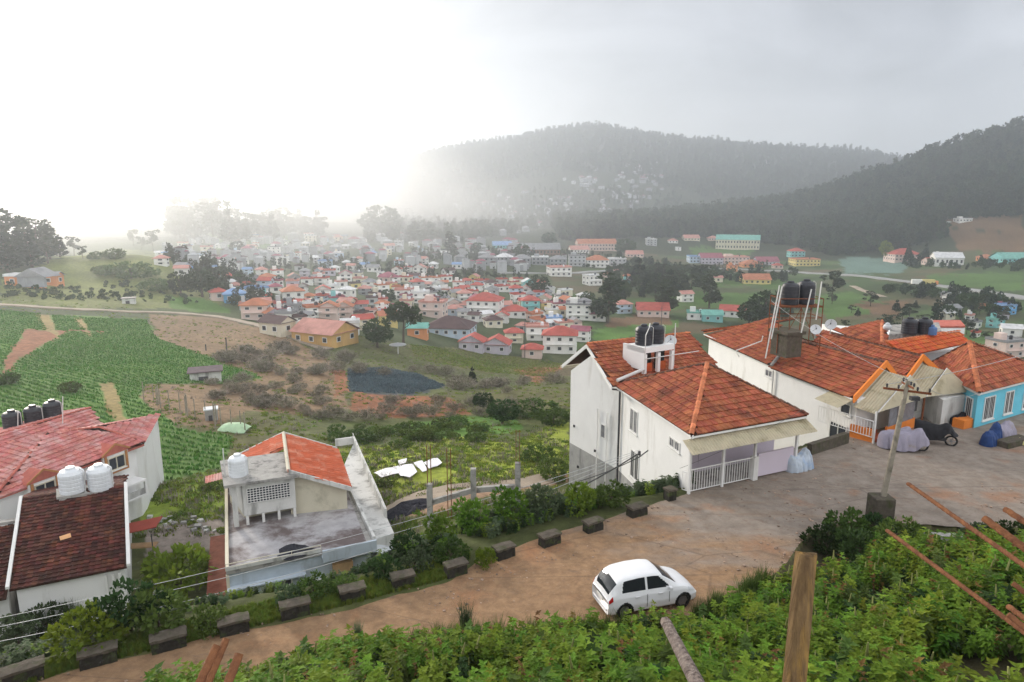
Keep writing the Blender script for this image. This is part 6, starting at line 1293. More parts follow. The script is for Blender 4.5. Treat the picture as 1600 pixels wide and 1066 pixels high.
covered_bike(atz(1400, 700, 0), R(-12), M['cover_grey'], 'motorcycle under a pale lilac cover, left one behind the pole', 1.9, 1.25, .8, (1,), .08, seed=1)
covered_bike(atz(1418, 708, 0) + npa(.2, .35, 0), R(-8), M['cover_grey'], 'motorcycle under a grey cover with its spoked front wheel showing', 2.0, 1.3, .75, (1,), .12, seed=2)
covered_bike(atz(1460, 694, 0), R(-28), M['cover_black'], 'motorcycle under a black cover with front wheel turned out', 2.1, 1.35, .6, (1,), .35, seed=3, prof=[(0, .95), (.1, .95), (.35, .88), (.55, .82), (.7, .95), (.8, .92), (.92, .6), (1, .5)])
covered_bike(atz(1548, 697, 0) + npa(.2, .3, 0), R(35), M['cover_blue'], 'scooter wrapped in blue and black covers near the blue house', 1.7, 1.2, .6, (), .05, seed=4, prof=[(0, .5), (.12, .72), (.42, .7), (.58, .55), (.7, .92), (.8, 1.0), (.9, .8), (1, .35)])
covered_bike(atz(1566, 690, 0) + npa(.4, .5, 0), R(30), M['cover_grey'], 'vehicle under a dull grey cover right of the blue wrapped scooter', 1.5, 1.0, .8, (), .05, seed=6)
covered_bike(atz(1246, 733, 0), R(27), M['cover_silver'], 'scooter under a silver plastic cover with blue straps by the white porch', 1.65, 1.05, .75, (), .04, seed=5, prof=[(0, .6), (.1, .85), (.3, .72), (.5, .7), (.7, .85), (.8, 1.0), (.9, .85), (1, .5)])
covered_bike(atz(1497, 664, 0), R(20), M['cover_black'], 'small motorcycle half hidden behind the black covered one', 1.2, .8, .5, (), .05, seed=8)
b = MB(); p = atz(1575, 703, 0); b.obox(p + npa(.0, 0, .02), npa(1.9, .9, 0), npa(-.3, .6, 0), UPV * .35); tag(b.build('drain_kerb', M['mossy_top']), 'dark low block behind the yellow sack at the yard edge', 'kerb')
b = MB(); p = atz(1592, 694, .0); b.lathe((p[0], p[1], .0), [(.28, 0), (.38, .1), (.34, .28), (.18, .36), (.05, .37)], 9); tag(b.build('sack', mat('pale_yellow_sack', (.58, .55, .24), .8), smooth=False), 'pale yellow crumpled sack lying near the blue scooter', 'sack')
b = MB(); p = atz(1505, 672, 0); b.obox(p, npa(1.2, .6, 0), npa(-.3, .6, 0), UPV * .55); tag(b.build('orange_wall', M['orange']), 'short orange yard wall beside the blue house corner', 'wall')

# ------------------------------------------------------------------ utility pole
pb = atz(1382, 818, 0); UPo = empty('utility_pole', pb, 'leaning electric pole with crossed arms set in a concrete block', 'pole')
b = MB(); g = pb - npa(.42, .0, .5); b.v = []; b.obox(g, npa(.82, 0, 0), npa(0, .8, 0), UPV * 1.55); bs_ = b.build('concrete_block', M['mossy_top'], UPo, bevel=.05)
pt = npa(16.28, 27.2, 5.9); pbt = npa(pb[0] + .05, pb[1] + .4, .9); b = MB(); b.tube([pbt, (pbt + pt) / 2, pt], [.12, .105, .085], 12); b.build('pole_shaft', M['polewood'], UPo)
ARMS = []
for dz, an, ln in ((-.42, 28, 1.7), (-.18, -35, 1.0)):
    c = pt + UPV * dz; d = npa(math.cos(R(an - 60)), math.sin(R(an - 60)), 0); b = MB(); b.obox(c - d * ln / 2 - npa(.04, .1, .04), d * ln, npa(0, .07, 0), UPV * .09); ar = b.build('cross_arm', M['rust'], UPo)
    for t in (-.45, -.2, .2, .45):
        q = c + d * ln * t; b = MB(); b.lathe((q[0], q[1] - .06, q[2] + .05), [(.02, 0), (.035, .03), (.05, .06), (.035, .09), (.05, .12), (.03, .16)], 8); b.build('insulator', M['metal_dark'], ar); ARMS.append(q + UPV * .16)
b = MB(); b.box(tuple(pt + npa(.35, 0, -.75)), (.35, .2, .16)); b.build('junction_box', M['metal_dark'], UPo)
def wire(a, c, sag, label, group=None, r=.012, m=None):
    a, c = npa(*a), npa(*c); n = 18; b = MB(); b.tube([a + (c - a) * t - UPV * sag * 4 * t * (1 - t) for t in np.linspace(0, 1, n)], r, 5); tag(b.build('overhead_wire', m or M['wire']), label, 'wire', group)
hb_ = aty(999, 708, 31.8)
for i, (yl, y2, lb) in enumerate(((1008, 706, 'lowest thin wire crossing in front of the left houses'), (985, 704, 'middle thin wire crossing in front of the left houses'), (972, 702, 'top thin wire crossing in front of the left houses'))):
    wire(aty(-60, yl + 6, 19 + i * .6), hb_ + npa(0, 0, i * .08), .9 - .2 * i, lb, r=.011, m=M['metal'])
wire(aty(845, 790, 33), aty(999, 708, 31.4), .15, 'thick dark service cable reaching the bracket on the white house wall', r=.035)
wire(aty(905, 752, 33), aty(1003, 712, 31.4), .1, 'second dark service cable just below the thick one', r=.025)
wire(ARMS[0], aty(1700, 520, 34), .3, 'wire running from the pole arm to the right, upper one', r=.012, m=M['metal']); wire(ARMS[3], atz(1530, 614, 2.3), .3, 'wire from the pole arm to the blue house corner', r=.012, m=M['metal']); wire(ARMS[5], aty(1205, 470, 43), .3, 'wire from the pole arm to the rusty tank tower', r=.01, m=M['metal']); wire(aty(1062, 732, 29.6), aty(1255, 640, 31.5), .15, 'thin wire strung across the porch of the white house', r=.008)
o = empty('wall_bracket', hb_, 'iron wire bracket fixed on the white house wall', 'bracket'); b = MB(); b.bar(hb_ - npa(.05, 0, .25), hb_ + npa(.45, .1, .1), .03); b.build('arm', M['metal_dark'], o); b = MB(); b.lathe(tuple(hb_ - npa(0, 0, .12)), [(.05, 0), (.09, .06), (.06, .12), (.09, .18), (.04, .22)], 8); b.build('insulator', M['metal_dark'], o)

# ------------------------------------------------------------------ posts and starter bars close to the camera
def rough_post(p0, p1, r0, r1, m, label, name='wooden_post', seed=1):
    p0, p1 = npa(*p0), npa(*p1); d = unit(p1 - p0); u = unit(np.cross(d, npa(.3, 1, 0))); v = np.cross(d, u); n, k = 26, 20; V = []; F = []; rg2 = np.random.default_rng(seed); ph = rg2.random(5) * 6
    for i in range(n + 1):
        t = i / n; r = r0 + (r1 - r0) * t
        for j in range(k):
            a = 6.2832 * j / k; q = r * (1 + .07 * math.sin(3 * a + ph[0] + t) + .05 * math.sin(7 * a + ph[1] + t * 2) + .03 * rg2.normal() * .5); V.append(p0 + (p1 - p0) * t + (u * math.cos(a) + v * math.sin(a)) * q + d * (.012 * math.sin(2 * a + 1) if i == n else 0))
    for i in range(n):
        for j in range(k): F.append((i * k + j, i * k + (j + 1) % k, (i + 1) * k + (j + 1) % k, (i + 1) * k + j))
    V.append(p1 + d * .01); F += [(n * k + j, n * k + (j + 1) % k, len(V) - 1) for j in range(k)]
    b = MB(); b.add(V, F); return tag(b.build(name, m, smooth=True), label, 'post')
pT = aty(1259, 866, 3.9); pB = aty(1236, 1120, 3.7)
rough_post(pB + (pB - pT) * 2.5, pT, .085, .064, M['wood'], 'thick upright weathered wooden post standing in the near foreground')
pT = aty(1040, 972, 4.6); pB = aty(1092, 1075, 3.6); rough_post(pB + (pB - pT) * 1.5, pT, .055, .038, M['wood_grey'], 'thin grey driftwood pole leaning up from the bottom edge', 'leaning_pole', 4)
def rebar(p0, p1, r, label, ext0=0, ext1=0, group='rusty starter bars'):
    p0, p1 = npa(*p0), npa(*p1); d = unit(p1 - p0); p1 = p1 + d * ext1; p0 = p0 - d * ext0; Ln = np.linalg.norm(p1 - p0); n = int(Ln / .011); u = unit(np.cross(d, npa(.2, .9, .4))); v = np.cross(d, u); k = 8; V = []; F = []
    for i in range(n + 1):
        for j in range(k): a = 6.2832 * j / k; rr_ = r * (1.10 if (i + (j // 4)) % 2 == 0 else .93); V.append(p0 + d * Ln * i / n + (u * math.cos(a) + v * math.sin(a)) * rr_)
    for i in range(n):
        for j in range(k): F.append((i * k + j, i * k + (j + 1) % k, (i + 1) * k + (j + 1) % k, (i + 1) * k + j))
    F += [tuple(range(k - 1, -1, -1)), tuple(n * k + j for j in range(k))]; b = MB(); b.add(V, F); return tag(b.build('rebar', M['rebar'], smooth=True), label, 'rebar', group)
RB = [((1419, 756, 2.35), (1600, 884, 1.75), .0085, 'long thin bar reaching furthest up left across the yard'), ((1386, 829, 2.1), (1600, 988, 1.55), .0075, 'lower long thin bar crossing in front of the nettles'), ((1538, 810, 1.6), (1600, 856, 1.5), .0105, 'thick bar at the right edge under the upper long bar'), ((1571, 796, 1.5), (1600, 815, 1.45), .0085, 'short bar end at the right edge, topmost'),
      ((1582, 911, 1.5), (1600, 925, 1.48), .007, 'tiny bar end at the right edge between the two long bars'), ((1576, 948, 1.5), (1600, 966, 1.45), .008, 'upper one of the two short bar ends above the lowest corner'), ((1575, 960, 1.42), (1600, 980, 1.4), .008, 'lower one of the two short bar ends above the lowest corner')]
for a, c, r, lb in RB: rebar(aty(*a), aty(*c), r * .85, 'rusty steel ' + lb, ext1=.55)
for a, c, r, lb in (((340, 1008, 1.25), (308, 1075, 1.2), .0085, 'left one of three ribbed bar tips at the bottom left'), ((354, 998, 1.35), (322, 1075, 1.28), .0078, 'middle longest of three ribbed bar tips at the bottom left'), ((374, 1022, 1.25), (352, 1078, 1.2), .009, 'right short thick of three ribbed bar tips at the bottom left')):
    rebar(aty(*a), aty(*c), r, 'rusty steel ' + lb, ext1=.4, group='ribbed bar tips at the bottom')
for i, (c, s, lb) in enumerate(((aty(1600, 960, 1.45) + npa(.75, -.2, -.75), (.5, .5, .7), 'concrete column stub holding the rusty bars at the right'), (aty(335, 1078, 1.2) + npa(-.12, -.1, -.62), (.4, .3, .6), 'concrete column stub holding the ribbed bars at the bottom left'))):
    b = MB(); b.box(tuple(c), s); tag(b.build('column_stub', M['concrete']), lb, 'column')

# ------------------------------------------------------------------ trees one can tell apart
TP = {}
def prototree(k, lobes, n, size, m, seed, h, r, limbs=5, spread=1.5, start=.35):
    o = empty('tree', (0, 0, -500), 'x', 'tree'); link('crown', crown_mesh('crown', lobes, n, size, m, seed), o); link('trunk', trunk_mesh('trunk', h, r, M['bark'], seed, limbs, spread, start), o); TP[k] = o
rq = random.Random(5)
prototree('round', [(0, 0, .6, .42, .42, .36), (.2, .1, .45, .3, .3, .25), (-.22, .05, .5, .28, .28, .26), (0, -.15, .4, .3, .3, .22)], 1500, .085, M['leaf_dark'], 601, .7, .035, 5, .22)
prototree('tall', [(rq.uniform(-.08, .08), rq.uniform(-.08, .08), .25 + .1 * k, .15 - .008 * k, .15 - .008 * k, .10) for k in range(8)], 1300, .06, M['leaf_euc'], 602, .95, .018, 6, .08, .2)
prototree('conifer', [(0, 0, .22 + .11 * k, .20 * (1 - k / 8.5), .20 * (1 - k / 8.5), .09) for k in range(8)], 1300, .06, M['leaf_pine'], 603, .95, .02, 5, .08, .2)
prototree('stalk', [(0, 0, .78, .30, .28, .17), (.16, 0, .66, .2, .2, .12), (-.16, .05, .7, .2, .2, .14)], 1200, .075, M['leaf_dark'], 604, .8, .03, 6, .2, .5)
prototree('gum', [(rq.uniform(-.16, .16), rq.uniform(-.16, .16), .45 + .07 * k, .15, .15, .08) for k in range(8)], 1100, .06, M['leaf_euc'], 605, .95, .018, 7, .14, .35)
prototree('bush', [(0, 0, .32, .5, .5, .3), (.3, .1, .25, .35, .35, .24), (-.3, 0, .25, .35, .35, .22)], 1300, .08, M['leaf_mid'], 606, .4, .03, 4, .2)
prototree('yellowtree', [(0, 0, .6, .25, .25, .25), (.05, 0, .8, .16, .16, .16), (-.1, 0, .45, .25, .25, .2)], 1000, .08, M['leaf_yellow'], 607, .7, .02)
M['scrub'] = leafm('grey_scrub_leaf', (.20, .19, .13), (.13, .125, .075), .2, .02, .3)
# bare grey orchard bush: a fan of twigs
BS = empty('bare_shrub', (0, 0, -500), 'x', 'shrub'); rgx = np.random.default_rng(9); V = []; F = []
for k in range(70):
    a = rgx.random() * 6.28; e_ = .35 + rgx.random() * 1.1; l = .55 + .45 * rgx.random(); d = npa(math.cos(a) * math.cos(e_), math.sin(a) * math.cos(e_), math.sin(e_)); s = unit(np.cross(d, rgx.normal(size=3))); p = d * .12; ln = p + d * l * npa(.75, .75, .62)
    V += [p - s * .008, p + s * .008, ln]; F.append((len(V) - 3, len(V) - 2, len(V) - 1))
    for q in range(4):
        t = .35 + .6 * rgx.random(); b0 = p + (ln - p) * t; d2 = unit(d + rgx.normal(size=3) * .6); s2 = unit(np.cross(d2, rgx.normal(size=3))); V += [b0 - s2 * .008, b0 + s2 * .008, b0 + d2 * .25]; F.append((len(V) - 3, len(V) - 2, len(V) - 1))
link('twigs', npmesh('twigs', V, F, [M['twig']]), BS); link('foliage', crown_mesh('foliage', [(0, 0, .34, .5, .5, .26), (.2, .1, .42, .3, .3, .2), (-.2, -.1, .4, .3, .3, .2)], 700, .06, M['scrub'], 88, shell=.3), BS)
LASTP = [None]
def place(kind, px, py, hpx, label, group=None, wsc=1.0, name=None, tmin=15):
    g = ground(px, py, tmin); h = hpx / FPX * depth(g)
    o = copy_tree(TP[kind] if kind in TP else BS, (g[0], g[1], g[2] - h * .02), rz=rq.random() * 6.28, scale=(h * wsc, h * wsc, h), label=label, group=group)
    if name: o.name = name
    LASTP[0] = o; return o
TR = [('round', 590, 543, 50, 'dark round tree standing just beyond the scrub, left of the stalked tree', 1.1), ('stalk', 631, 541, 72, 'tree with bare trunk and dark rounded crown beside the town', 1.1), ('round', 316, 464, 42, 'dark round tree on the knoll edge above the dirt track', 1.3), ('round', 283, 462, 40, 'smaller dim tree left of the round knoll tree', 1.0),
      ('tall', 949, 505, 76, 'tall dark tree in front of the white houses at mid right', 1.7), ('tall', 1038, 492, 52, 'bushy tall tree above the black tanks of the white house', 2.0), ('tall', 1108, 482, 56, 'slender tall tree standing in the green valley field', 1.5), ('round', 841, 462, 34, 'rounded dark tree in the middle of the town', 1.1), ('round', 918, 478, 24, 'small dark tree left of the tall dark tree', 1.1),
      ('round', 606, 476, 26, 'small dark tree in the town above the stalked tree', 1.1), ('round', 690, 476, 22, 'small dark tree in the town left of centre', 1.1), ('round', 1195, 512, 62, 'broad dark tree just behind the far roof corner of the gabled house', 1.2), ('round', 1170, 508, 40, 'dark bush left of the broad tree behind the gabled house', 1.2), ('gum', 1300, 470, 45, 'loose tree behind the rusty tank tower', 1.3),
      ('yellowtree', 1382, 408, 34, 'yellow-green tree in front of the dark forest at the right', 1.1), ('conifer', 1418, 412, 32, 'dark cypress beside the red roofed house at the far right', 1.0), ('conifer', 1445, 410, 30, 'second dark cypress right of the red roofed far house', 1.0), ('conifer', 738, 603, 30, 'small dark columnar tree on the brown slope', 1.3), ('round', 755, 640, 28, 'dark bushy tree on the slope, below the columnar one', 1.4), ('round', 785, 662, 40, 'large dark bush cluster at the top of the green meadow', 1.5), ('bush', 715, 665, 24, 'dark bush left of the large bush cluster', 1.4),
      ('bush', 835, 650, 42, 'light green bush by the white house, upper one', 1.7), ('bush', 865, 662, 40, 'green bush touching the white house, upper slope', 1.4), ('bush', 840, 720, 42, 'green bush on the meadow left of the basement wall', 1.1), ('bush', 865, 745, 46, 'dark bush directly beside the basement wall', 1.2), ('bush', 660, 690, 30, 'dark bush at the left edge of the green meadow', 1.2), ('bush', 625, 700, 22, 'small bush above the white plastic sheets', 1.4), ('bush', 600, 760, 18, 'low green bush just below the white plastic sheets', 1.6),
      ('bush', 560, 690, 30, 'pale leafy bush right behind the orange gable roof', 1.6), ('bush', 530, 690, 26, 'bush behind the far corner of the orange gable roof', 1.5), ('bush', 330, 765, 20, 'dark bush at the top of the bright grass slope', 1.4), ('bush', 110, 612, 26, 'brownish bush in the crop field behind the black tanks', 1.3), ('bush', 12, 600, 30, 'dark bush at the left frame edge in the crop field', 1.3), ('round', 373, 400, 24, 'hazy round tree left of the misty fields', 1.2), ('round', 595, 372, 52, 'big domed tree fading in the mist left of the mountain', 1.3), ('tall', 703, 400, 36, 'hazy columnar tree in front of the misty slope', 1.6), ('round', 745, 398, 20, 'small hazy tree right of the columnar misty tree', 1.3), ('round', 815, 402, 22, 'hazy dark tree beside the light blue roof', 1.2), ('round', 857, 384, 22, 'hazy dark tree in front of the forest edge', 1.3), ('round', 978, 398, 26, 'dark tree beside the pink roofed complex', 1.5)]
for k, px, py, h, lb, ws in TR: place(k, px, py, h, lb, None, ws)
# dark conifers on the left rise and the big mound bush
for i, (px, py, h, ws) in enumerate([(4, 420, 80, .9), (22, 415, 72, .9), (42, 410, 70, .9), (60, 408, 66, 1), (78, 405, 52, 1), (94, 402, 34, 1.1), (-20, 420, 90, .9), (12, 425, 55, 1.2), (50, 418, 50, 1.2), (75, 412, 40, 1.2)]): place('conifer' if i % 3 else 'gum', px, py, h, ['leftmost tall tree of the dark grove on the left rise', 'second tree of the dark grove on the left rise', 'third tall tree of the dark grove, above the orange house', 'fourth tree of the dark grove on the left rise', 'lower tree in the right part of the dark grove', 'lowest rightmost tree of the dark grove on the rise', 'tree of the dark grove cut by the left frame edge', 'squat tree at the front left of the dark grove', 'squat tree in the front middle of the dark grove', 'squat tree at the front right of the dark grove'][i], 'grove on the left rise', ws * 1.6)
for px, py, h, ws, lb in ((205, 435, 44, 1.5, 'large rounded bush on top of the grassy knoll'), (165, 430, 26, 1.5, 'bush left of the large knoll bush'), (245, 455, 34, 1.3, 'dim bush at the right foot of the knoll'), (180, 405, 28, 1.2, 'hazy bush on the skyline left of the knoll'), (150, 405, 20, 1.1, 'small hazy bush on the skyline')): place('bush', px, py, h, lb, None, ws)
GHOST = []; BELT = []; LMT = [(285, 360, 'left end of the misty tree row'), (340, 360, 'tallest misty crowns'), (400, 360, 'middle of the misty tree row'), (460, 360, 'thin tops of the misty tree row'), (520, 360, 'right end of the misty tree row')]
for i in range(34):
    k, px, py = 'gum' if i % 2 else 'conifer', 272 + i * 7 + rq.uniform(-4, 4), 372 - 6 * math.sin(i * .3) + rq.uniform(-5, 8); GHOST.append((k, px, py, place(k, px, py, rq.uniform(38, 66) if i < 14 else rq.uniform(26, 44), 'x', 'row of misty trees', 1.3)))
for i, (px, py, h) in enumerate(((209, 385, 26), (222, 390, 20), (240, 392, 32), (116, 400, 30), (130, 405, 20))): place('gum', px, py, h, ['faint tree against the white mist, left of the pair on the knoll skyline', 'smaller faint tree of the pair on the knoll skyline', 'tallest faint tree against the mist, right of the knoll bush', 'leftmost faint tree at the edge of the dark grove', 'low faint tree between the grove and the knoll'][i], 'faint trees left of the town', 1.1)
BARE = []; nb = 0
while nb < 95:
    px, py = rq.uniform(330, 880), rq.uniform(545, 690)
    ok = inpoly([px], [py], [(330, 560), (430, 540), (560, 560), (720, 590), (880, 600), (880, 640), (700, 655), (560, 660), (420, 650), (310, 640), (240, 600), (330, 590)])[0] and not inpoly([px], [py], CROP)[0] and not inpoly([px], [py], [(535, 585), (710, 595), (700, 625), (535, 630)])[0]
    if ok: place('bare', px, py, rq.uniform(16, 30), 'leafless grey bush scattered over the brown slope', 'bare grey bushes on the brown slope', rq.uniform(1.0, 1.5)) and BARE.append((px, py, LASTP[0])); nb += 1
for i in range(30): place('bush', rq.uniform(520, 760), rq.uniform(676, 700) - 8, rq.uniform(14, 26), 'leafy bush of the hedge along the top of the meadow', 'hedge along the top of the meadow', 1.4)
LMV = [(1038, 480, 'bushy tall tree'), (1108, 470, 'slender tall tree'), (1075, 440, 'cluster by the valley road'), (1300, 460, 'rusty tank tower'), (1380, 470, 'orchard path'), (1450, 470, 'yellow lorry'), (1490, 500, 'grey roofed house'), (1575, 490, 'bright blue house')]
for i in range(44):
    k = 'gum' if i % 3 else 'conifer'; px, py, hh = (1000 + i * 8 + rq.uniform(-4, 4), rq.uniform(436, 468), rq.uniform(24, 42)) if i < 14 else (1300 + (i - 14) * 10, rq.uniform(470, 555), rq.uniform(12, 26)); BELT.append((k, px, py, place(k, px, py, hh, 'x', 'dark valley trees', 1.7)))
# fence posts along the crop edge
pm = bpy.data.meshes.new('fence_post'); q = MB(); q.bar((0, 0, 0), (0, 0, 2.1), .05, 6); pm.from_pydata(q.v, [], q.f); pm.materials.append(M['polewood'])
for i in range(22):
    t = i / 21; g = ground(225 + 150 * t + 10 * math.sin(i), 625 + 52 * t); o = link('fence_post', pm); o.location = Vector(g.tolist()); tag(o, 'wooden fence post in the line along the lower crop edge', 'fence post', 'fence posts along the crop edge')
for i, (px, y1, y0, lb) in enumerate(((355, 555, 527, 'dark wooden pole on the brown field below the dirt track'), (322, 548, 538, 'short wooden pole left of the dark one on the brown field'), (820, 560, 500, 'thin dark power pole in front of the big red roof'), (1033, 510, 478, 'thin dark pole behind the black tanks of the white house'))):
    g = ground(px, y1); b = MB(); hh = (y1 - y0) / FPX * depth(g); b.bar(g, g + UPV * hh, .11, 6)
    if i >= 2: b.bar(g + npa(-.8, 0, hh * .9), g + npa(.8, 0, hh * .9), .06, 4)
    tag(b.build('wooden_pole', M['metal_dark']), lb, 'pole')
def hut(px, py, w, h, wm, rm, name, label, cat):
    g = ground(px, py); s = depth(g) / FPX; W, Hh = w * s, h * s; o = empty(name, g, label, cat); b = MB(); b.box((g[0], g[1], g[2] + Hh * .4), (W, W * .8, Hh * .8 + .6), .4); b.build('wall', wm, o); b = MB(); b.box((g[0], g[1], g[2] + Hh * .8 + .37), (W * 1.15, W, .12), .4); b.build('roof', rm, o); b = MB(); b.box((g[0] + W * .1, g[1] - W * .42, g[2] + Hh * .3), (W * .3, .1, Hh * .55), .4); b.build('door', M['metal_dark'], o); return o
hut(331, 656, 18, 16, M['metal'], M['tin'], 'tin_hut', 'small grey tin hut at the edge of the brown slope', 'hut')
hut(322, 592, 44, 14, M['white_dirty'], mat('dark_thatch', (.10, .075, .085), .95, .3, 2), 'field_shed', 'dark low field shed above the crop edge', 'shed')
hut(202, 474, 18, 8, M['white_dirty'], M['metal_dark'], 'roadside_shed', 'tiny dark shed beside the dirt track under the knoll', 'shed')
g = ground(365, 672); o = empty('net_tunnel', g, 'low pale green net tunnel beside the tin hut', 'net tunnel'); b = MB(); V = []; F = []
for i in range(9):
    for j in range(7): a = math.pi * j / 6; V.append((g[0] + (i / 8 - .5) * 2.8, g[1] + math.cos(a) * 1.0, g[2] + .7 * math.sin(a) * (1 - (abs(i / 4 - 1)) ** 4 * .8)))
for i in range(8):
    for j in range(6): a = i * 7 + j; F.append((a, a + 7, a + 8, a + 1))
b.add(V, F); b.build('net_cover', mat('pale_green_net', (.42, .58, .38), .7), o, smooth=True); b = MB(); b.bar(g + npa(-1.4, 0, 0), g + npa(1.4, 0, 0), .04); b.build('ground_bar', M['metal'], o)
g = ground(622, 553); o = empty('table_shelter', g, 'small shelter with pale round top beneath the stalked tree', 'shelter'); b = MB(); b.lathe((g[0], g[1], g[2] + 2.1), [(2.0, 0), (2.0, .1), (.3, .5)], 12); b.build('top', M['metal'], o); b = MB(); b.bar(g, g + UPV * 2.2, .18); b.build('leg', M['white_dirty'], o)

# ------------------------------------------------------------------ the town
PW = {'white': (.78, .77, .74), 'cream': (.68, .63, .50), 'pale blue': (.48, .58, .68), 'pale grey': (.45, .46, .47), 'grey': (.30, .31, .33), 'pink': (.66, .52, .47), 'ochre': (.58, .36, .13), 'turquoise': (.22, .52, .52), 'lilac': (.52, .49, .56), 'sky blue': (.15, .40, .68), 'orange': (.68, .28, .12), 'yellow': (.66, .55, .22), 'brown': (.22, .14, .10)}
PR = {'red': (.42, .10, .08), 'orange': (.44, .17, .095), 'pink': (.50, .25, .21), 'brown': (.10, .062, .062), 'grey': (.26, .26, .27), 'white': (.66, .66, .66), 'teal': (.18, .42, .36), 'mauve': (.30, .10, .13), 'blue': (.22, .34, .55), 'black': (.04, .04, .05)}
WM = {k: mat('painted_wall_' + k.replace(' ', '_'), v, .85, .08, .5, stain=tuple(c * .5 for c in v), stain_amt=.25, stain_scale=.25, streak=1) for k, v in PW.items()}
RM = {k: mat('far_roof_' + k, v, .85, .2, .5, stain=tuple(c * .55 for c in v), stain_amt=.25, stain_scale=.3) for k, v in PR.items()}
ALLH = []
def winmesh(w, h):
    k = (round(w, 1), round(h, 1))
    if k in WMS: return WMS[k]
    b = MB(); b.box((0, 0, 0), (k[0], .14, k[1]), 0, 0); b.box((0, -.08, 0), (k[0] * .8, .03, k[1] * .8), 0, 1); me = bpy.data.meshes.new('window'); me.from_pydata(b.v, [], b.f); me.materials.append(M['frame']); me.materials.append(M['glass']); me.polygons.foreach_set('material_index', b.m); WMS[k] = me; return me
WMS = {}
def house(px, py, w, fl, typ, wall, roof, label=None, rot=None, dep=.8, short=None, hpx=None, group=None, lift=0):
    g = ground(px, py); s = depth(g) / FPX; W = w * s; far_ = depth(g)
    rot = rq.choice([-.35, .2, .45, .6, -.1]) if rot is None else rot
    W = W / (abs(math.cos(rot)) + .5 * dep * abs(math.sin(rot))); D = W * dep; fh = min(2.9, W * .62 / fl) if hpx is None else hpx * s / fl; Hh = fl * fh
    c = npa(g[0], g[1] + D * .4, g[2] + lift)
    o = empty('house', c, label or 'x', 'house', group, rz=rot)
    b = MB(); b.box((0, 0, Hh / 2 - 2), (W, D, Hh + 4)); big = w >= 20 and far_ < 420
    nwin = max(1, int(W / 3.0)); ww = min(1.3, W / nwin * .5)
    if not big:
        for f in range(fl):
            for i in range(nwin):
                for sg in (-1, 1): b.box((-W / 2 + W * (i + .5) / nwin, sg * (D / 2 + .02), f * fh + fh * .55), (ww, .08, fh * .4), 0, 1)
            for i in range(max(1, int(D / 3.5))):
                for sg in (-1, 1): b.box((sg * (W / 2 + .02), -D / 2 + D * (i + .5) / max(1, int(D / 3.5)), f * fh + fh * .55), (.08, ww, fh * .4), 0, 1)
    b.build('wall', [WM[wall], M['glass']], o, local=True)
    r = MB(); ov = .5; a, d = W / 2 + ov, D / 2 + ov; rh = (W if typ == 'gside' else D) * .24 + .3
    if typ == 'hip':
        k = max(0, a - d); r.add([(-a, -d, Hh), (a, -d, Hh), (a, d, Hh), (-a, d, Hh), (-k, 0, Hh + rh), (k + .01, 0, Hh + rh), (-a, -d, Hh - .15), (a, -d, Hh - .15), (a, d, Hh - .15), (-a, d, Hh - .15)], [(0, 1, 5, 4), (2, 3, 4, 5), (1, 2, 5), (3, 0, 4), (9, 8, 7, 6), (6, 7, 1, 0), (7, 8, 2, 1), (8, 9, 3, 2), (9, 6, 0, 3)])
    elif typ == 'gable':
        r.add([(-a, -d, Hh), (a, -d, Hh), (a, d, Hh), (-a, d, Hh), (-a, 0, Hh + rh), (a, 0, Hh + rh)], [(0, 1, 5, 4), (2, 3, 4, 5), (3, 2, 1, 0)]); g2 = MB(); q_ = W / 2; g2.add([(-q_, -D / 2, Hh), (-q_, D / 2, Hh), (-q_, 0, Hh + rh * .88), (q_, -D / 2, Hh), (q_, D / 2, Hh), (q_, 0, Hh + rh * .88)], [(0, 2, 1), (3, 4, 5)]); g2.build('gable_wall', WM[wall], o, local=True)
    elif typ == 'gside':
        r.add([(-a, -d, Hh), (a, -d, Hh), (a, d, Hh), (-a, d, Hh), (0, -d, Hh + rh), (0, d, Hh + rh)], [(0, 4, 5, 3), (4, 1, 2, 5), (0, 1, 2, 3)][:2] + [(3, 2, 1, 0)]); g2 = MB(); q_ = D / 2; g2.add([(-W / 2, -q_, Hh), (W / 2, -q_, Hh), (0, -q_, Hh + rh * .9)], [(0, 1, 2)]); g2.build('gable_wall', WM[wall], o, local=True)
    else:
        r.box((0, 0, Hh + .06), (W + .5, D + .5, .14))
        for sg in (-1, 1): r.box((0, sg * (D / 2 + .1), Hh + .4), (W + .4, .12, .55)); r.box((sg * (W / 2 + .1), 0, Hh + .4), (.12, D - .0, .55))
    ro = r.build('roof', RM[roof], o, local=True)
    if typ == 'flat' and w > 9:
        b = MB(); b.lathe((W * .22, 0, Hh + .13), [(.55, 0), (.55, 1.1), (.3, 1.3), (.02, 1.32)], 8); b.build('roof_tank', M['tank_black'] if rq.random() < .6 else M['tank_white'], o, local=True)
        if rq.random() < .5: b = MB(); b.box((-W * .2, D * .1, Hh + 1.2), (W * .3, D * .35, 2.1)); b.build('stair_room', WM[wall], o, local=True)
    if fl > 1 and w > 14: b = MB(); b.box((0, -D / 2 - .35, fh), (W * .8, .7, .12)); b.build('balcony', WM[wall], o, local=True)
    if big:
        me = winmesh(ww, fh * .42)
        for f in range(fl):
            for i in range(nwin): x = link('window', me, o); x.location = (-W / 2 + W * (i + .5) / nwin, -D / 2 - .04, f * fh + fh * .56)
            for i in range(max(1, int(D / 3.5))): 
                for sg in (-1, 1): x = link('window', me, o); x.location = (sg * (W / 2 + .04), -D / 2 + D * (i + .5) / max(1, int(D / 3.5)), f * fh + fh * .56); x.rotation_euler = (0, 0, sg * math.pi / 2)
    ALLH.append((px, py, w, o, wall, roof, typ, fl, short)); return o
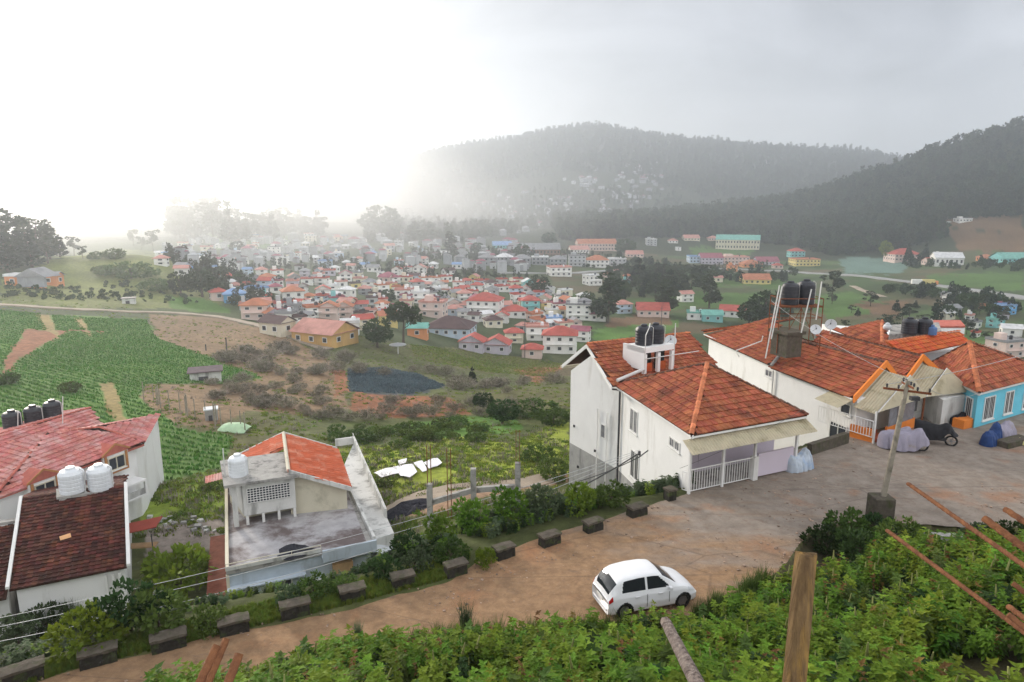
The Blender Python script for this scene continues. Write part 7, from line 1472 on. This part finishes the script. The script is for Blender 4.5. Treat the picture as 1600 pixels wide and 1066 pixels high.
HL = [  # px, py(base), w, floors, type, wall, roof, label, rot, short name
 (502, 540, 86, 1, 'gable', 'ochre', 'pink', 'long ochre house with faded pink gable roof at the near edge of town', -.45, 'long ochre house'),
 (430, 524, 46, 1, 'gable', 'cream', 'brown', 'low cream house with dark flat-pitched roof left of the ochre one', -.45, None),
 (397, 500, 40, 2, 'hip', 'pink', 'orange', 'pink house with orange pyramid roof beside the dirt track', .1, 'orange pyramid roof'),
 (395, 466, 34, 1, 'flat', 'white', 'blue', 'white house with pale blue flat roof above the orange pyramid roof', None, None),
 (363, 474, 34, 1, 'hip', 'sky blue', 'blue', 'blue low house at the left edge of the dense town', None, None),
 (338, 470, 24, 1, 'hip', 'pink', 'red', 'small red roofed house at the leftmost edge of the town', None, None),
 (454, 468, 34, 1, 'hip', 'white', 'orange', 'white house with orange hip roof in the left part of the town', None, None),
 (482, 490, 26, 2, 'flat', 'pale grey', 'white', 'pale grey two storey block left of the orange double gables', .1, None),
 (455, 492, 24, 2, 'flat', 'grey', 'grey', 'grey two storey block second left of the orange double gables', .1, None),
 (512, 498, 30, 2, 'gside', 'pink', 'orange', 'left one of the orange double gables in mid town', .1, 'orange double gables'), (536, 496, 28, 2, 'gside', 'pink', 'orange', 'right one of the orange double gables in mid town', .1, None),
 (565, 516, 30, 2, 'gable', 'cream', 'red', 'cream house with red gable roof left of the round dark tree', .5, None), (603, 510, 30, 2, 'gable', 'yellow', 'orange', 'yellow house with orange gable roof between the two dark trees', .5, None), (545, 522, 30, 2, 'flat', 'white', 'white', 'white flat roofed house just behind the long ochre house', .2, None),
 (628, 468, 24, 2, 'flat', 'white', 'pink', 'white windowed house with pinkish roof above the stalked tree', .1, None), (656, 474, 28, 2, 'flat', 'white', 'white', 'white two storey house right above the stalked tree', .1, None),
 (676, 496, 40, 2, 'flat', 'pink', 'pink', 'long pinkish flat house behind the brown roofed bungalow', -.2, None),
 (702, 526, 76, 1, 'hip', 'pale blue', 'brown', 'large pale blue bungalow with dark brown hip roof', -.15, 'brown roofed bungalow'), (770, 512, 28, 1, 'hip', 'cream', 'brown', 'small cream house with dark brown hip roof right of the bungalow', .3, None), (652, 528, 30, 1, 'gable', 'orange', 'teal', 'small orange house with teal lean-to roof left of the bungalow', 0, None),
 (758, 492, 54, 2, 'hip', 'white', 'red', 'large white two storey house with bright red hip roof', -.2, 'largest red hip roof'), (804, 497, 38, 1, 'hip', 'white', 'red', 'white low house with red hip roof right of the largest red one', .1, None), (829, 486, 28, 2, 'hip', 'turquoise', 'red', 'turquoise walled house with red roof in mid town', .1, None), (806, 462, 20, 2, 'hip', 'pale blue', 'red', 'pale blue tall house with small red hip roof', .1, None),
 (803, 536, 28, 2, 'hip', 'cream', 'red', 'cream house with small red hip roof behind the power pole', .1, None), (738, 549, 40, 1, 'gside', 'lilac', 'red', 'left one of the lilac grey twin houses with red gables', -.15, 'red twin gables'), (776, 553, 44, 1, 'gside', 'lilac', 'red', 'right one of the lilac grey twin houses with red gables', -.15, None),
 (876, 552, 54, 2, 'hip', 'white', 'red', 'big house with stepped bright red roof at the near right of town', -.1, 'stepped red roof'), (908, 534, 30, 2, 'gable', 'white', 'mauve', 'white house with mauve gable roof right of the stepped red roof', -.3, None), (840, 532, 34, 2, 'flat', 'white', 'pink', 'white and pink flat house left of the stepped red roof', 0, None), (866, 512, 24, 2, 'flat', 'white', 'blue', 'white house with dark blue roof panel behind the stepped red roof', 0, None),
 (862, 496, 20, 2, 'flat', 'cream', 'white', 'cream two storey house left of the windowed white block', 0, None), (905, 500, 40, 3, 'flat', 'white', 'grey', 'white three storey block with rows of small windows', -.1, 'windowed white block'), (934, 502, 24, 1, 'gable', 'white', 'mauve', 'white house with dull mauve roof beside the tall dark tree', 0, None),
 (874, 432, 36, 2, 'flat', 'white', 'pink', 'isolated white two storey building by the valley town road', .2, 'isolated white building'), (926, 446, 26, 2, 'flat', 'white', 'white', 'white building with slanted top right of the isolated white one', .5, None), (832, 560, 32, 1, 'hip', 'pink', 'red', 'low red roofed annex at the bottom edge of the town', -.1, None),
 (974, 490, 26, 2, 'hip', 'pale blue', 'pink', 'pale blue house with pinkish hip roof right of the tall dark tree', .3, None), (1022, 495, 50, 1, 'gable', 'pink', 'red', 'long low red roofed house above the tanks of the white house', -.1, 'long low red roof'), (1072, 472, 22, 2, 'gable', 'white', 'pink', 'pale house with pink roof in the green valley field', .3, None),
 (1114, 503, 32, 1, 'gable', 'turquoise', 'teal', 'turquoise house with dull teal roof in the valley field', -.1, None), (1148, 496, 40, 1, 'gable', 'white', 'red', 'long white low house with partly red roof right of the turquoise one', -.35, None), (1090, 500, 30, .9 and 1, 'flat', 'white', 'teal', 'pale shed left of the turquoise house', -.2, None),
 (1156, 390, 66, 2, 'gable', 'cream', 'teal', 'long cream school building with teal roof below the forest', -.35, 'teal roofed school', 15), (932, 392, 62, 2, 'gable', 'pink', 'orange', 'large complex with salmon orange roofs below the forest', .1, 'salmon roofed complex', 11), (905, 395, 30, 1, 'gable', 'white', 'pink', 'pinkish wing left of the salmon roofed complex', .1, None),
 (784, 388, 30, 1, 'gable', 'turquoise', 'blue', 'building with bright light blue roof in the hazy middle', .1, 'light blue roof'), (835, 398, 80, 1, 'gable', 'brown', 'grey', 'very long grey roofed building with a brown end wall', 0, 'long grey roof', 8),
 (760, 415, 24, 2, 'hip', 'grey', 'grey', 'first grey hip roofed block of the terrace row from the left', 0, 'grey terrace row'), (788, 414, 26, 2, 'hip', 'grey', 'white', 'second grey block of the terrace row from the left, pale roof', 0, None), (816, 416, 26, 2, 'hip', 'grey', 'grey', 'third grey block of the terrace row from the left', 0, None), (844, 414, 26, 2, 'flat', 'grey', 'white', 'fourth grey block of the terrace row, pale flat roof', 0, None), (872, 417, 26, 2, 'hip', 'grey', 'grey', 'fifth grey block of the terrace row from the left', 0, None), (902, 416, 26, 3, 'flat', 'pale grey', 'grey', 'tall grey block at the right end of the terrace row', 0, None),
 (934, 418, 34, 2, 'hip', 'white', 'orange', 'white building with orange hip roof right of the grey terrace row', 0, None), (965, 416, 26, 2, 'flat', 'pale grey', 'white', 'pale grey building at the far right of the terrace row', 0, None),
 (1184, 444, 42, 1, 'gable', 'yellow', 'orange', 'pale yellow row of cottages in the valley field', -.1, 'yellow cottages'), (1098, 440, 16, 1, 'gable', 'cream', 'white', 'tiny cream house left of the yellow cottages', 0, None), (1122, 441, 14, 1, 'gable', 'cream', 'pink', 'tiny cream house nearer to the yellow cottages', 0, None),
 (1090, 411, 26, 2, 'flat', 'pale blue', 'blue', 'bluish house at the left of the coloured cluster by the valley road', 0, 'coloured cluster'), (1112, 413, 34, 2, 'gable', 'lilac', 'mauve', 'mauve house in the coloured cluster by the valley road', 0, None), (1150, 412, 40, 2, 'flat', 'pink', 'pink', 'pink house in the coloured cluster by the valley road', 0, None), (1176, 418, 30, 1, 'hip', 'orange', 'orange', 'orange house in the coloured cluster by the valley road', 0, None), (1200, 414, 34, 1, 'gable', 'lilac', 'mauve', 'long purple roofed house right of the orange one', 0, None), (1216, 420, 14, 1, 'hip', 'pink', 'red', 'tiny bright pink house at the right end of the coloured cluster', 0, None), (1145, 424, 14, 2, 'flat', 'orange', 'orange', 'small orange tower house beside the valley road', 0, None),
 (1246, 402, 22, 2, 'hip', 'turquoise', 'red', 'turquoise house with red roof before the dark forest', 0, None), (1261, 416, 38, 2, 'flat', 'yellow', 'orange', 'yellow house with orange trim before the dark forest', 0, 'yellow forest house'), (1417, 408, 42, 2, 'hip', 'pink', 'red', 'red roofed far house beside the dark cypresses', 0, 'far red roofed house'), (1463, 414, 26, 1, 'gable', 'pink', 'red', 'low red roofed house in front of the white church', 0, None),
 (1575, 492, 24, 2, 'flat', 'sky blue', 'blue', 'bright blue house at the far right of the valley', .2, 'bright blue house'), (1559, 512, 22, 2, 'flat', 'turquoise', 'teal', 'pale turquoise house below the bright blue house', .4, None), (1584, 526, 28, 1, 'gable', 'white', 'white', 'white low house right of the pale turquoise one', -.4, None), (1490, 492, 24, 1, 'gable', 'grey', 'grey', 'grey roofed house in the trees left of the bright blue house', .3, None), (1494, 472, 26, 1, 'gable', 'white', 'grey', 'pale house just below the far valley road', .3, None), (1508, 476, 12, 1, 'flat', 'white', 'white', 'tiny white house right of the pale one below the road', 0, None), (1536, 482, 8, 2, 'flat', 'orange', 'orange', 'tiny orange hut among the trees left of the bright blue house', 0, None), (1578, 560, 46, 2, 'flat', 'white_' and 'pink', 'grey', 'pinkish flat house at the right edge behind the blue house roof', .3, None), (1482, 500, 20, 1, 'gable', 'cream', 'white', 'cream sided shed below the grey roofed house', .3, None),
 (1472, 352, 24, 1, 'flat', 'pale grey', 'white', 'pale building on the terraced hillside at the right, left one', 0, None), (1508, 347, 20, 1, 'flat', 'white', 'white', 'pale building on the terraced hillside at the right, right one', 0, None), (1376 + 168, 408, 20, 1, 'hip', 'orange', 'orange', 'small orange house left of the green roofed shed', 0, None), (1586, 410, 42, 1, 'gable', 'turquoise', 'teal', 'long green roofed shed at the right frame edge', 0, None),
 (1018, 384, 16, 3, 'flat', 'pale grey', 'white', 'pale tower block in front of the forest right of the salmon roofs', 0, None), (992, 402, 26, 1, 'gable', 'pink', 'pink', 'pinkish low house right of the salmon roofed complex', 0, None), (1081, 376, 24, 1, 'gable', 'cream', 'pink', 'cream house at the forest edge left of the school', 0, None), (1060, 392, 8, 2, 'flat', 'white', 'white', 'tiny white tower house at the forest edge', 0, None), (1052, 380, 14, 1, 'hip', 'white', 'pink', 'small pale house at the forest edge left of the cream one', 0, None), (1115, 376, 16, 1, 'hip', 'pink', 'pink', 'small pinkish house just left of the school', 0, None), (1190, 372, 14, 1, 'hip', 'white', 'red', 'small house in the trees right of the school roof', 0, None),
 (1186, 272, 10, 1, 'flat', 'white', 'white', 'tiny white building high on the misty mountain', 0, None), (1200, 256, 6, 3, 'flat', 'white', 'white', 'tiny white tower highest on the misty mountain', 0, None)]
for px, py, w, fl, ty, wa, ro, lb, rt, sh, *hp in HL: house(px, py, w, int(fl), ty, wa, ro, lb, rt, short=sh, hpx=hp[0] if hp else None, dep=.45 if hp else .8)
# church
ch = house(1486, 415, 42, 1, 'gable', 'white', 'white', 'white church with bell gable before the forest at far right', -.3, hpx=12, short='white church'); ch['category'] = 'church'
o = ch; b = MB(); b.box((-7, 0, 4.5), (3, 3, 9)); b.box((-7, 0, 9.6), (1.6, 1.6, 1.6)); b.build('bell_gable', WM['white'], o, local=True)
# orange and grey house on the left rise
OH = house(34, 448, 48, 1, 'flat', 'orange', 'white', 'orange walled house with grey gabled front on the left rise', 0, dep=.5, short='orange walled house'); b = MB(); g = wloc(OH); b.obox((0, -3.2, 0), (7.5, 0, 0), (0, 1, 0), (0, 0, 2.8)); b.build('grey_front', WM['grey'], OH, local=True); b = MB(); b.add([(-.8, -3.6, 2.8), (8.3, -3.6, 2.8), (3.7, -3.6, 5.2), (-.8, 3, 2.8), (8.3, 3, 2.8), (3.7, 3, 5.2)], [(0, 1, 2), (5, 4, 3), (0, 2, 5, 3), (2, 1, 4, 5)]); b.build('gable_roof', RM['grey'], OH, local=True)
house(78, 446, 24, 1, 'gable', 'orange', 'grey', 'orange walled wing right of the grey gable on the left rise', 0)
# fill: dense town, misty quarter, mountain slope
def fill(poly, n, w0, w1, dmin, wallp, roofp, types, group=None, label=None, fls=(1, 2)):
    xs_ = [p[0] for p in poly]; ys_ = [p[1] for p in poly]; k = 0; tr = 0
    while k < n and tr < 9000:
        tr += 1; px, py = rq.uniform(min(xs_), max(xs_)), rq.uniform(min(ys_), max(ys_))
        if not inpoly([px], [py], poly)[0]: continue
        if any(abs(px - h[0]) < (dmin + h[2]) * .40 and abs(py - h[1]) < dmin * .34 + (3 if h[2] > 30 else 0) for h in ALLH): continue
        w = rq.uniform(w0, w1) * (.6 + .4 * (py - min(ys_)) / (max(ys_) - min(ys_))); house(px, py, w, rq.choice(fls), rq.choice(types), rq.choice(wallp), rq.choice(roofp), label, None, group=group); k += 1
WP = ['white'] * 10 + ['cream'] * 3 + ['pale blue', 'pale grey', 'pale grey', 'pink', 'turquoise', 'lilac', 'yellow', 'grey']; RP = ['red', 'orange', 'pink', 'red', 'mauve', 'grey', 'grey', 'white', 'brown', 'pink']
fill([(345, 440), (430, 425), (560, 420), (660, 425), (760, 436), (860, 448), (925, 470), (930, 500), (900, 520), (860, 545), (820, 530), (790, 505), (740, 505), (660, 500), (600, 510), (520, 505), (440, 510), (380, 490)], 165, 19, 31, 13.5, WP, RP, ['hip', 'gable', 'flat', 'flat', 'gside', 'flat'])
fill([(240, 385), (330, 372), (480, 372), (640, 372), (700, 392), (720, 425), (640, 425), (520, 418), (350, 432), (290, 440), (250, 420)], 66, 13, 24, 12, ['white'] * 4 + ['cream', 'pale blue', 'pale grey'], ['white', 'grey', 'pink', 'blue', 'white'], ['hip', 'flat', 'gable'], group='pale houses in the mist', label='x')
# far slope: small houses past telling apart, as one mass
SB = MB(); rs = random.Random(12); polys = [[(240, 392), (330, 376), (480, 374), (640, 372), (760, 378), (900, 392), (870, 430), (760, 428), (640, 415), (480, 412), (350, 425), (290, 435)], [(620, 345), (740, 315), (840, 295), (940, 262), (1030, 255), (1040, 300), (980, 330), (880, 352), (760, 375), (640, 378)]]; k = 0
while k < 400:
    poly = polys[k % 2]; px, py = (rs.uniform(620, 1040), rs.uniform(255, 378)) if k % 2 else (rs.uniform(240, 900), rs.uniform(372, 435))
    if not inpoly([px], [py], poly)[0] or fbm(px, py, 45, 2, 5) < .36: continue
    g = ground(px, py); s_ = depth(g) / FPX; W = rs.uniform(4, 10) * s_ * (1 if k % 2 else 1.5); D = W * rs.uniform(.4, .9); h = rs.uniform(3, 7); a = rs.uniform(-.5, .5); SB.box((g[0], g[1], g[2] + h / 2 - 2), (W, D, h + 4), a, rs.randint(0, 1)); ca, sa = math.cos(a), math.sin(a); cnr = [npa(g[0] + x * ca - y * sa, g[1] + x * sa + y * ca, g[2] + h) for x, y in ((-W * .55, -D * .6), (W * .55, -D * .6), (W * .55, D * .6), (-W * .55, D * .6))]; top = [npa(g[0] - W * .2 * ca, g[1] - W * .2 * sa, g[2] + h + D * .3), npa(g[0] + W * .2 * ca, g[1] + W * .2 * sa, g[2] + h + D * .3)]
    SB.add(cnr + top, [(0, 1, 5, 4), (2, 3, 4, 5), (1, 2, 5), (3, 0, 4)], rs.choice([2, 3, 4, 0])); k += 1
tag(SB.build('hillside_houses', [WM['pale grey'], WM['grey'], RM['mauve'], RM['grey'], RM['brown']], local=True), 'tiny pale houses scattered over the hazy slope below the mountain', 'houses', kind='stuff')
fill([(945, 420), (1070, 425), (1060, 440), (1000, 480), (950, 470)], 9, 10, 18, 14, WP, RP, ['hip', 'gable', 'flat'])
fill([(1470, 462), (1600, 490), (1600, 565), (1540, 545), (1480, 505)], 9, 12, 20, 12, WP, RP, ['hip', 'gable', 'flat'])
# truck and lorry on the valley road
for px, c, cb_, lb in ((1452, 'yellow', 'orange', 'yellow lorry on the far valley road'), (1436, 'white', 'pale blue', 'white van ahead of the yellow lorry on the valley road')):
    g = ground(px, 446); s = depth(g) / FPX; o = empty('lorry', g, lb, 'lorry', rz=-.25); b = MB(); b.box((-.8, 0, 2.2), (6.8, 2.4, 2.6)); b.build('cargo_body', WM[c], o, local=True); b = MB(); b.box((3.5, 0, 1.7), (1.7, 2.3, 2.2)); b.build('cab', WM[cb_], o, local=True)
    for x in (-3, 2.8):
        for y in (-1.1, 1.1): b = MB(); b.tube([(x, y - .15, .5), (x, y + .15, .5)], .5, 12); b.build('wheel', M['black'], o, local=True)
# labels for repeats: what they look like, next to what they stand
LM = [(h[0], h[1], h[8]) for h in ALLH if h[8]]
ORD = ['', 'second nearest ', 'third nearest ', 'fourth nearest ', 'fifth nearest ', 'sixth nearest ', 'seventh nearest ', 'eighth nearest ', 'ninth nearest ', 'tenth nearest ']
def relate(px, py, lms):
    l = min(lms, key=lambda q: math.hypot(q[0] - px, (q[1] - py) * 1.8)); dx, dy = px - l[0], py - l[1]
    rel = ('right of' if dx > 0 else 'left of') if abs(dx) > abs(dy) * 1.6 else ('behind' if dy < 0 else 'in front of')
    return rel + ' the ' + l[2], math.hypot(dx, dy)
def settle(items):
    cand = {}
    for s, d, o in items: cand.setdefault(s, []).append((d, o))
    for s, L_ in cand.items():
        L_.sort(key=lambda q: q[0])
        for i, (d, o) in enumerate(L_): o['label'] = (ORD[i] if i < len(ORD) else ORD[-1]) + s
LMM = LM + [(373, 390, 'hazy round tree'), (595, 372, 'big domed misty tree'), (703, 390, 'hazy columnar tree'), (430, 380, 'misty green field'), (870, 260, 'mountain middle'), (960, 262, 'mountain forest edge'), (480, 400, 'mist centre'), (290, 400, 'left mist edge'), (760, 330, 'mountain foot')]
it = []
for (px, py, w_, o, wa, ro, ty, fl, sh) in ALLH:
    if o['label'] != 'x': continue
    g_ = o.get('group'); r_, d = relate(px, py, LMM if g_ else LM); rt_ = {'hip': 'hip roof', 'gable': 'gable roof', 'gside': 'gable roof', 'flat': 'flat roof'}[ty]
    if g_: it.append((f"{'tiny' if 'tiny' in g_ else 'hazy'} {wa} house with {ro} roof, {r_}", d, o))
    else: it.append((f"{wa} {'tall' if fl > 1 else 'low'} house, {ro} {rt_}, {r_}", d, o)); o['group'] = 'houses of the dense valley town'
settle(it)
LMB = [(331, 656, 'grey tin hut'), (322, 592, 'dark field shed'), (365, 672, 'pale green net tunnel'), (615, 595, 'blue netted plot'), (738, 603, 'columnar dark tree'), (355, 555, 'dark wooden pole'), (631, 541, 'stalked tree'), (455, 690, 'orange gable roof'), (785, 662, 'large dark bush cluster'), (875, 590, 'white house gable'), (410, 592, 'crop field tip'), (500, 545, 'long ochre house'), (650, 640, 'red soil patch'), (560, 690, 'pale leafy bush')]
settle([('leafless grey bush ' + (lambda q: q[0])(relate(px, py, LMB)), relate(px, py, LMB)[1], o) for px, py, o in BARE])
settle([(('ghostly tall tree ' if k == 'gum' else 'ghostly pointed tree ') + relate(px, py, LMT)[0], relate(px, py, LMT)[1], o) for k, px, py, o in GHOST])
settle([(('loose dark tree ' if k == 'gum' else 'pointed dark tree ') + relate(px, py, LMV)[0], relate(px, py, LMV)[1], o) for k, px, py, o in BELT])
# builders' stock: drop the hidden originals
for pr in list(BP.values()) + list(TP.values()) + [BS]:
    for ch_ in KIDS.get(pr.name, []): bpy.data.objects.remove(ch_)
    bpy.data.objects.remove(pr)
bpy.context.view_layer.update()
